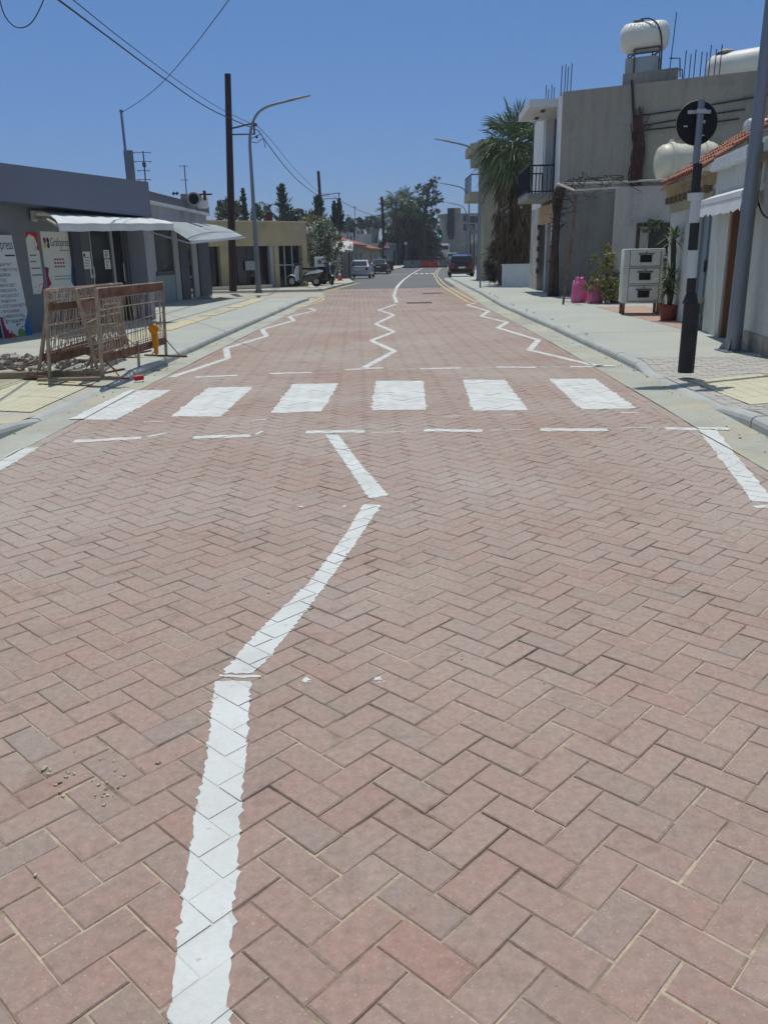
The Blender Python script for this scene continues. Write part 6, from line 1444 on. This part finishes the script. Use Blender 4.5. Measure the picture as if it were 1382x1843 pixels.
# motor scooters
M_bsc = paintm("scooter_black", L(36, 36, 40), .3)
def scooter(label, loc, rz, m, box=None):
    t = thing("motor_scooter", label, "motor scooter", (0, 0, 0), "scooters parked by the ochre building", local=True)
    for y, n in ((.64, "front"), (-.6, "rear")):
        b = MB(); b.torus((0, y, .25), .19, .065, (1, 0, 0), 22, 8); w = b.build("wheel", M_tyre, t, smooth=True)
        b = MB(); b.lathe((0, y, .25), [(.14, -.03), (.14, .03)], 14, (1, 0, 0)); b.build("rim", M_rim, w)
    def ring(y, z0, z1, w, z): return [Vector((w * a, y + z * b_, z0 + (z1 - z0) * c)) for a, b_, c in ((-.7, 0, 0), (-1, 0, .4), (-.7, 0, 1), (.7, 0, 1), (1, 0, .4), (.7, 0, 0))]
    b = MB(); b.loft([ring(-.85, .58, .66, .05, 0), ring(-.7, .34, .68, .13, 0), ring(-.35, .26, .7, .16, 0), ring(-.05, .24, .62, .14, 0), ring(.05, .2, .32, .15, 0), ring(.32, .2, .28, .14, 0)]); b.build("body", M_bsc, t, smooth=45)
    b = MB(); b.loft([ring(-.95, .66, .72, .05, 0), ring(-.7, .58, .74, .145, 0), ring(-.3, .54, .68, .175, 0), ring(-.1, .5, .56, .15, 0)]); b.build("side_trim", m, t, smooth=45)
    b = MB(); b.loft([[Vector((w * a, y, z)) for a, y in ((-1, y0), (0, y0 + .05), (1, y0), (.9, y0 - .05), (-.9, y0 - .05))] for z, w, y0 in ((.26, .16, .36), (.5, .2, .42), (.75, .19, .4), (.92, .12, .34))]); b.build("leg_shield", m, t, smooth=40)
    b = MB(); b.loft([[Vector((w * a, y, z + w * .4 * c)) for a, c in ((-1, 0), (0, 1), (1, 0))] for y, z, w in ((.42, .4, .06), (.55, .5, .09), (.7, .52, .09), (.88, .42, .05))]); b.build("mudguard", m, t, smooth=40)
    b = MB(); b.cbox((0, -.32, .8), (.27, .72, .1), .04); b.build("seat", M_blkp, t, smooth=40)
    b = MB(); b.tube([(0, .6, .27), (0, .45, .62), (0, .36, .98)], .03, 8); b.build("fork", M_alu, t)
    b = MB(); b.tube(catmull([(-.33, .24, 1.0), (-.15, .36, .98), (0, .37, .97), (.15, .36, .98), (.33, .24, 1.0)], 4), .018, 6); b.cbox((0, .39, .98), (.2, .14, .14), .04); b.build("handlebar", M_blkp, t)
    b = MB(); b.lathe((0, .455, .97), [(.07, 0), (.05, .03)], 14, (0, 1, .1)); b.build("headlight", mat("lamp_glass", L(220, 224, 226), rough=.1), t)
    for s in (-1, 1):
        b = MB(); b.tube([(s * .22, .3, 1.0), (s * .28, .3, 1.18)], .008, 5); b.cbox((s * .3, .3, 1.2), (.11, .03, .075), .014); b.build("mirror", M_blkp, t)
    b = MB(); b.tube([(.14, -.1, .22), (.17, -.5, .26), (.17, -.85, .36)], [.03, .05, .055], 8); b.build("exhaust", M_blkp, t)
    b = MB(); b.tube([(-.12, -.1, .2), (-.22, -.06, .02)], .012, 5); b.build("kickstand", M_blkp, t)
    b = MB(); b.cbox((0, -.88, .6), (.14, .05, .08), .015); b.build("tail_lamp", M_tail, t)
    if box:
        b = MB(); b.cbox((0, -.75, 1.08), (.46, .44, .46), .03); bx_ = b.build("delivery_box", box, t)
        b = MB(); b.lathe((0, -.98, 1.08), [(.11, 0), (.11, .008)], 16, (0, -1, 0)); b.build("emblem", mat("grey_emblem", L(120, 122, 126), rough=.6), bx_)
    place(t, loc, rz); return t
M_wsc = paintm("scooter_white", L(206, 210, 214), .3)
p = at(548, 500, 39.2); scooter("white motor scooter standing side on before the ochre building's barred window", (p.x, p.y, .09), rad(68), M_wsc)
p = at(590, 500, 41.5); scooter("dark scooter parked nose out beside the oleander", (p.x, p.y, .08), rad(200), M_bsc)
p = at(574, 500, 42.6); scooter("scooter carrying a big white delivery box, between two others", (p.x, p.y, .08), rad(8), M_bsc, M_white)
# traffic cone
t = thing("traffic_cone", "orange and white traffic cone on the left pavement before the silver car", "traffic cone", tuple(gnd(612, 505, .1))); p = gnd(612, 505, .1)
b = MB(); b.cbox(p + Vector((0, 0, .02)), (.4, .4, .04), .01); M_cone = mat("cone_orange", L(206, 70, 48), rough=.6); b.build("base", M_cone, t)
for z0, z1, m in ((.04, .3, M_cone), (.3, .46, M_white), (.46, .56, M_cone), (.56, .64, M_white), (.64, .74, M_cone)):
    b = MB(); f = lambda z: .15 - .125 * z / .75; b.lathe(p, [(f(z0), z0), (f(z1), z1)], 16); b.build("band", m, t, smooth=40)
# water filled road barriers
def road_barrier(label, x, Y, m, w=2.0):
    t = thing("road_barrier", label, "road barrier", gl(x, Y), "plastic barriers closing the road"); o = Vector(gl(x, Y)); b = MB()
    b.prism([o + Vector((-w / 2, yy, z)) for yy, z in ((-.24, 0), (.24, 0), (.24, .2), (.12, .42), (.09, .92), (-.09, .92), (-.12, .42), (-.24, .2))], (w - .04, 0, 0)); b.build("shell", m, t)
    for dx in (-.55, .5): b = MB(); b.cbox(o + Vector((dx, -.245, .1)), (.4, .03, .12), .01); b.build("fork_slot", M_blkp, t)
    return t
M_rb = mat("barrier_red", L(190, 66, 58), L(170, 54, 50), scale=2, rough=.6); M_gb = mat("barrier_grey", L(128, 132, 132), L(112, 116, 116), scale=2, rough=.7)
Y = 108
for px, m, lab in ((734, M_gb, "grey plastic road barrier at the outer left end of the row"), (750, M_gb, "grey plastic road barrier touching the red ones"), (765.5, M_rb, "red plastic road barrier next to the grey ones on its left"), (781, M_rb, "red plastic road barrier ending the red pair"), (797, M_gb, "grey plastic road barrier behind the dark hatchback side"), (812, M_gb, "grey plastic road barrier partly behind the parked cars")):
    road_barrier(lab, at(px, 475, Y).x, Y, m, 1.06)
# signs
t = thing("warning_sign", "red bordered triangular warning sign with a plate below by the leaning pole", "traffic sign", gl(at(696, 470, 97).x, 97)); o = Vector(gl(at(696, 470, 97).x, 97)); c = at(696, 441, 97)
b = MB(); b.tube([o, Vector((o.x, o.y, c.z + .3))], .04, 6); b.build("post", M_galv, t)
b = MB(); b.prism([(c.x - .47, 96.93, c.z - .4), (c.x + .47, 96.93, c.z - .4), (c.x, 96.93, c.z + .42)], (0, .02, 0)); s_ = b.build("sign_plate", M_red, t)
b = MB(); b.prism([(c.x - .32, 96.92, c.z - .31), (c.x + .32, 96.92, c.z - .31), (c.x, 96.92, c.z + .24)], (0, .009, 0)); b.build("sign_face", M_white, s_)
b = MB(); b.box((c.x, 96.915, c.z - .05), (.07, .006, .3)); b.build("symbol", M_blkp, s_)
b = MB(); b.box((c.x, 96.93, c.z - .85), (.7, .02, .7)); s_ = b.build("lower_plate", M_gb, t)
t = thing("round_sign", "small pale round traffic sign on a thin post near the far white wall", "traffic sign", gl(at(731, 470, 118).x, 118)); o = Vector(gl(at(731, 470, 118).x, 118)); c = at(730, 438, 118)
b = MB(); b.tube([o, Vector((o.x, o.y, c.z + .2))], .05, 6); b.build("post", M_galv, t)
b = MB(); b.lathe((c.x, 117.93, c.z), [(.32, 0), (.32, .02)], 20, (0, 1, 0)); s_ = b.build("sign_plate", M_navy, t)
b = MB(); b.lathe((c.x, 117.9, c.z), [(.18, 0), (.18, .02)], 20, (0, 1, 0)); b.build("sign_face", M_white, s_)
p = gnd(864, 518, .1); b = MB(); b.tube([p, p + Vector((-.03, 0, .95))], .035, 8); tag(b.build("bollard", M_galv), "thin grey bollard post on the right pavement before the palm", "bollard")
for px, lab in ((771, "slim far post in front of the dark trees, left of its twin"), (775.5, "slim far post in front of the dark trees, right of its twin")):
    o = Vector(gl(at(px, 465, 132).x, 132)); q_ = at(px, 385, 132); b = MB(); b.tube([o, q_], .05, 6); tag(b.build("far_post", M_galv), lab, "post", "slim far posts")
for px in (699, 704):
    o = Vector(gl(at(px, 476, 93).x, 93)); t = thing("wheelie_bin", "dark wheelie bin on the pavement by the leaning pole", "bin", tuple(o), "dark bins by the leaning pole")
    b = MB(); b.prism([o + Vector((-.22, -.25, .08)), o + Vector((.22, -.25, .08)), o + Vector((.26, -.3, 1.0)), o + Vector((-.26, -.3, 1.0))], (0, .55, 0)); b.build("body", mat("bin_green", L(38, 44, 42), rough=.6), t)
    b = MB(); b.cbox(o + Vector((0, -.02, 1.03)), (.58, .66, .07), .02); b.build("lid", M_blkp, t)

# houses following the bend on the left
M_oldw = mat("grey_old_wall", L(158, 152, 138), L(130, 126, 116), scale=.8, rough=.95, bump=.3, speck=.1)
def house(label, A, B, hw, rise, depth, m, roofm, openings, name="old_house", z0=None, flat_=False, group=None):
    F = Fac(A, B); z0 = zg(A[1]) - .1 if z0 is None else z0; t = thing(name, label, "house", (A[0], A[1], z0), group); e = F.len
    b = MB(); F.rect(b, 0, e, z0, hw, -depth, 0); b.build("wall", m, t)
    b = MB()
    if flat_: F.rect(b, -.1, e + .1, hw, hw + .25, -depth - .1, .12)
    else:
        f = lambda a: [F.pt(a, hw - .04, .35), F.pt(a, hw + .1, .35), F.pt(a, hw + rise, -depth / 2), F.pt(a, hw + .1, -depth - .3), F.pt(a, hw - .04, -depth - .3)]; b.loft([f(-.25), f(e + .25)])
    b.build("roof", roofm, t)
    for k, (u, w, za, zb, isdoor) in enumerate(openings):
        b = MB(); F.rect(b, u * e, u * e + w, z0 + za, z0 + zb, .001, .03); o_ = b.build("door" if isdoor else "window", M_dw if isdoor else M_glass, t)
        b = MB(); F.rect(b, u * e - .1, u * e - .001, z0 + za, z0 + zb + .1, .001, .06); F.rect(b, u * e + w + .001, u * e + w + .1, z0 + za, z0 + zb + .1, .001, .06); F.rect(b, u * e - .0, u * e + w, z0 + zb + .001, z0 + zb + .1, .001, .055); b.each("frame", M_w2, o_)
    return t
def XP(px, Y): return (at(px, 470, Y).x, Y)
zE2 = at(640, 441, 82).z
house("long old house with a clay tile roof and shuttered front beyond the oleander", XP(597, 71), XP(655, 91), zE2, 1.3, 7, M_oldw, M_tile, [(.05, .9, .9, 2.1, 0), (.2, 1, 0.1, 2.2, 1), (.38, .8, .9, 2.1, 0), (.52, 1, .1, 2.2, 1), (.68, .8, .9, 2.1, 0), (.84, .9, .1, 2.2, 1)])
house("small far house with a clay roof past the shuttered old house", XP(661, 94), XP(683, 106), at(670, 449, 100).z, 1.1, 6, M_oldw, M_tile, [(.2, .9, .1, 2.0, 1), (.6, .9, .9, 1.9, 0)])
house("pale far wall house with a flat roof behind the triangular sign", XP(700, 116), XP(722, 122), at(712, 441, 118).z, 1, 6, mat("blue_grey_sheet", L(132, 142, 152), rough=.7, speck=.08), M_conc_roof, [(.3, 1.2, .1, 2.2, 1)], flat_=True)
b = MB(); F = Fac(XP(720, 124), XP(748, 138)); F.rect(b, 0, F.len, -.3, at(730, 452, 127).z, -.25, 0); tag(b.build("white_wall", M_front), "white boundary wall running past the foot of the dark trees", "wall")
# patched tin shed
t = thing("tin_shed", "tumbledown shed roofed with patched pale sheets behind the scooters", "shed", gl(at(612, 480, 62).x, 62))
c0 = at(598, 452, 60); b = MB(); q = random.Random(4)
P_ = lambda u, v: at(600 + 34 * u, 452 - 16 * v, 60 + 8 * v)
for i in range(5):
    for j in range(2):
        u0, u1, v0, v1 = i / 5, (i + 1.15) / 5, j / 2, (j + 1.1) / 2; dz = Vector((0, 0, q.uniform(-.08, .12)))
        b.prism([P_(u0, v0) + dz, P_(u1, v0) + dz * .3, P_(u1, v1) + dz, P_(u0, v1)], (0, 0, .03))
b.build("roof_sheet", mat("tin_sheet", L(176, 170, 158), L(206, 206, 204), scale=.7, rough=.7, speck=.15, contrast=(.45, .55)), t)
b = MB(); pa_, pb2 = at(598, 485, 62), at(632, 485, 63); b.prism([Vector((pa_.x, 63, zg(63))), Vector((pb2.x, 64, zg(64))), Vector((pb2.x, 64, 1.6)), Vector((pa_.x, 63, 1.6))], (0, .15, 0)); b.build("wall", M_oldw, t)
for px in (600, 614, 628): b = MB(); o = at(px, 480, 60.2); b.tube([Vector((o.x, 60.2, zg(60))), at(px, 451, 60.2)], .05, 5); b.build("post", M_dw, t)
b = MB(); p0, p1 = at(625, 446, 61), at(632, 438, 61); b.prism([p0, p1, p1 + Vector((.12, 0, -.5)), p0 + Vector((.05, 0, -.35))], (0, .02, 0)); tag(b.build("tarpaulin", M_white), "torn white sheet hanging off the corner of the tin shed", "tarpaulin")
# far buildings
M_fb = mat("far_render", L(170, 168, 158), L(150, 148, 140), scale=.3, rough=.95, speck=.06); M_fw = mat("far_white", L(206, 208, 208), L(186, 188, 190), scale=.3, rough=.95, speck=.05)
def block(label, px0, px1, ytop, Y, m, wins=4, storeys=2, group="far buildings on the rise", dep=8):
    a, c = at(px0, 440, Y).x, at(px1, 440, Y).x; zt_ = at((px0 + px1) / 2, ytop, Y).z; z0 = zg(Y) - .2; t = thing("far_building", label, "building", (a, Y, z0), group)
    b = MB(); b.box(((a + c) / 2, Y + dep / 2, (z0 + zt_) / 2), (c - a, dep, zt_ - z0)); b.build("wall", m, t)
    b = MB(); b.box(((a + c) / 2, Y + dep / 2, zt_ + .1), (c - a + .3, dep + .3, .2)); b.build("roof", m, t)
    H_ = (zt_ - z0) / storeys
    for s in range(storeys):
        for i in range(wins):
            x = a + (c - a) * (i + .5) / wins; b = MB(); b.box((x, Y - .01, z0 + H_ * (s + .55)), ((c - a) / wins * .35, .04, H_ * .42)); b.build("window", M_glass, t)
    return t
block("pale house on the rise just over the shuttered house roof", 612, 628, 412, 140, M_fw, 2, 1); block("white block on the rise left of the leaning pole", 634, 656, 408, 165, M_fw, 3, 2); block("grey house on the rise close to the leaning pole", 660, 682, 414, 150, M_fb, 2, 1); block("low pale house far behind the cypresses", 590, 612, 415, 150, M_fb, 2, 1); block("cream house at the foot of the rise behind the clay roofs", 645, 668, 424, 125, M_fw, 2, 1); block("far house glimpsed between leaning pole and big palms", 690, 704, 424, 160, M_fb, 1, 1)
block("broad shed like building behind the ochre building trees", 395, 470, 404, 110, M_fb, 5, 1); block("long low grey building behind the oleander and cypresses", 520, 600, 418, 115, M_fb, 6, 1)
for px, yt, Y in ((638, 370, 160), (626, 385, 150), (660, 388, 158)):
    b = MB(); q_ = at(px, yt, Y); b.tube([Vector((q_.x, Y + 2, at(px, 415, Y).z)), q_], .05, 4); b.tube([q_ - Vector((.5, 0, .3)), q_ + Vector((.5, 0, -.3))], .03, 4); tag(b.build("far_aerial", M_wire), {638: "tallest hair thin aerial on the far rise", 626: "short thin aerial over the far pale house", 660: "thin aerial beside the leaning pole on the rise"}[px], "aerial", "thin aerials on the far rise")
# beige building with the stair tower, right of the road end
Y = 152; a, c = at(799, 440, Y).x, at(872, 440, Y).x; z0 = zg(Y) - .3; zt_ = at(830, 384, Y).z; t = thing("tower_building", "far beige flat roofed building with a square stair tower", "building", (a, Y, z0))
b = MB(); b.box(((a + c) / 2, Y + 6, (z0 + zt_) / 2), (c - a, 12, zt_ - z0)); b.build("wall", M_fb, t)
x0, x1 = at(817, 400, Y).x, at(829, 400, Y).x; b = MB(); zq = at(823, 374, Y).z; b.box(((x0 + x1) / 2, Y + 2.2, (zt_ + zq) / 2), (x1 - x0, 4, zq - zt_)); b.build("stair_tower", mat("tower_pink", L(176, 160, 150), rough=.95), t)
b = MB(); xa, xb = at(790, 386, Y).x, a; b.box(((xa + a) / 2, Y + 3, at(795, 388, Y).z), (a - xa, 5, .5)); b.build("canopy", M_fb, t)
for px, py in ((808, 408), (838, 393), (838, 409), (850, 409), (860, 395), (812, 425), (850, 395)):
    q_ = at(px, py, Y - .02); b = MB(); b.box(q_, (.9, .05, 1.1)); b.build("window", M_glass, t)
b = MB(); q_ = at(811, 400, Y); b.box((q_.x, Y - .3, q_.z), (1.2, .6, 4.6)); b.build("dark_screen", mat("dark_cloth", L(50, 54, 62), rough=.9), t)
F = Fac((10.8, 88), (13.2, 128), flip=True); t = thing("grey_row", "grey row of low shops far along the right side past the beige block", "building", (10.8, 88, -.3))
b = MB(); F.rect(b, 0, F.len, -.4, 4.2, -6, 0); b.build("wall", M_fb, t)
for i in range(8):
    b = MB(); F.rect(b, 1 + i * 4.8, 3.6 + i * 4.8, .1, 2.5, .001, .04); b.build("shopfront", M_glass, t)
    b = MB(); b.prism([F.pt(.8 + i * 4.8, 2.9, .05), F.pt(.8 + i * 4.8, 2.5, 1.4), F.pt(3.8 + i * 4.8, 2.5, 1.4), F.pt(3.8 + i * 4.8, 2.9, .05)], (0, 0, .03)); b.build("awning", [M_awn2, M_w2][i % 2], t)
# signal post with the small green light, and far clutter on the right
t = thing("traffic_signal", "far traffic signal showing a tiny green light before the beige tower", "traffic light", gl(at(792, 460, 140).x, 140)); o = Vector(gl(at(792, 460, 140).x, 140)); c = at(792, 421, 140)
b = MB(); b.tube([o, c], .07, 6); b.build("post", M_blkp, t)
b = MB(); b.cbox(c, (.45, .3, 1.2), .05); hd = b.build("signal_head", M_blkp, t)
mg = mat("green_lamp", L(20, 120, 90), speck=0); mg.node_tree.nodes["Principled BSDF"].inputs["Emission Color"].default_value = (.05, .8, .45, 1); mg.node_tree.nodes["Principled BSDF"].inputs["Emission Strength"].default_value = 1
b = MB(); b.lathe(c + Vector((0, -.16, -.35)), [(.14, 0), (.14, .02)], 12, (0, -1, 0)); b.build("green_lens", mg, hd)
for px, pt, Y, lab in ((853, 410, 74, "dark post with a small board near the palm's street lamp"), (846, 405, 88, "far dark post beyond the parked hatchback")):
    o = Vector(gl(at(px, 480, Y).x, Y)); q_ = at(px, pt, Y); t = thing("sign_post", lab, "sign post", tuple(o)); b = MB(); b.tube([o, q_], .05, 6); b.build("post", M_blkp, t); b = MB(); b.box(q_ - Vector((0, .06, .3)), (.6, .04, .5)); b.build("board", M_gb, t)
# ================================================================== added haze volume, lifts the darks in place of lens veil
hm = bpy.data.materials.new("haze"); hm.use_nodes = True; hn = hm.node_tree; hn.nodes.clear()
pv = hn.nodes.new("ShaderNodeVolumePrincipled"); ho = hn.nodes.new("ShaderNodeOutputMaterial"); hn.links.new(pv.outputs[0], ho.inputs["Volume"])
pv.inputs["Color"].default_value = (.80, .88, 1, 1); pv.inputs["Density"].default_value = .00065; pv.inputs["Anisotropy"].default_value = .3
b = MB(); b.box((0, 415, 9), (1440, 1000, 36)); hz = b.build("haze", hm); hz["kind"] = "stuff"; tag(hz, "thin pale added haze lifting the darks over the whole street", "haze")
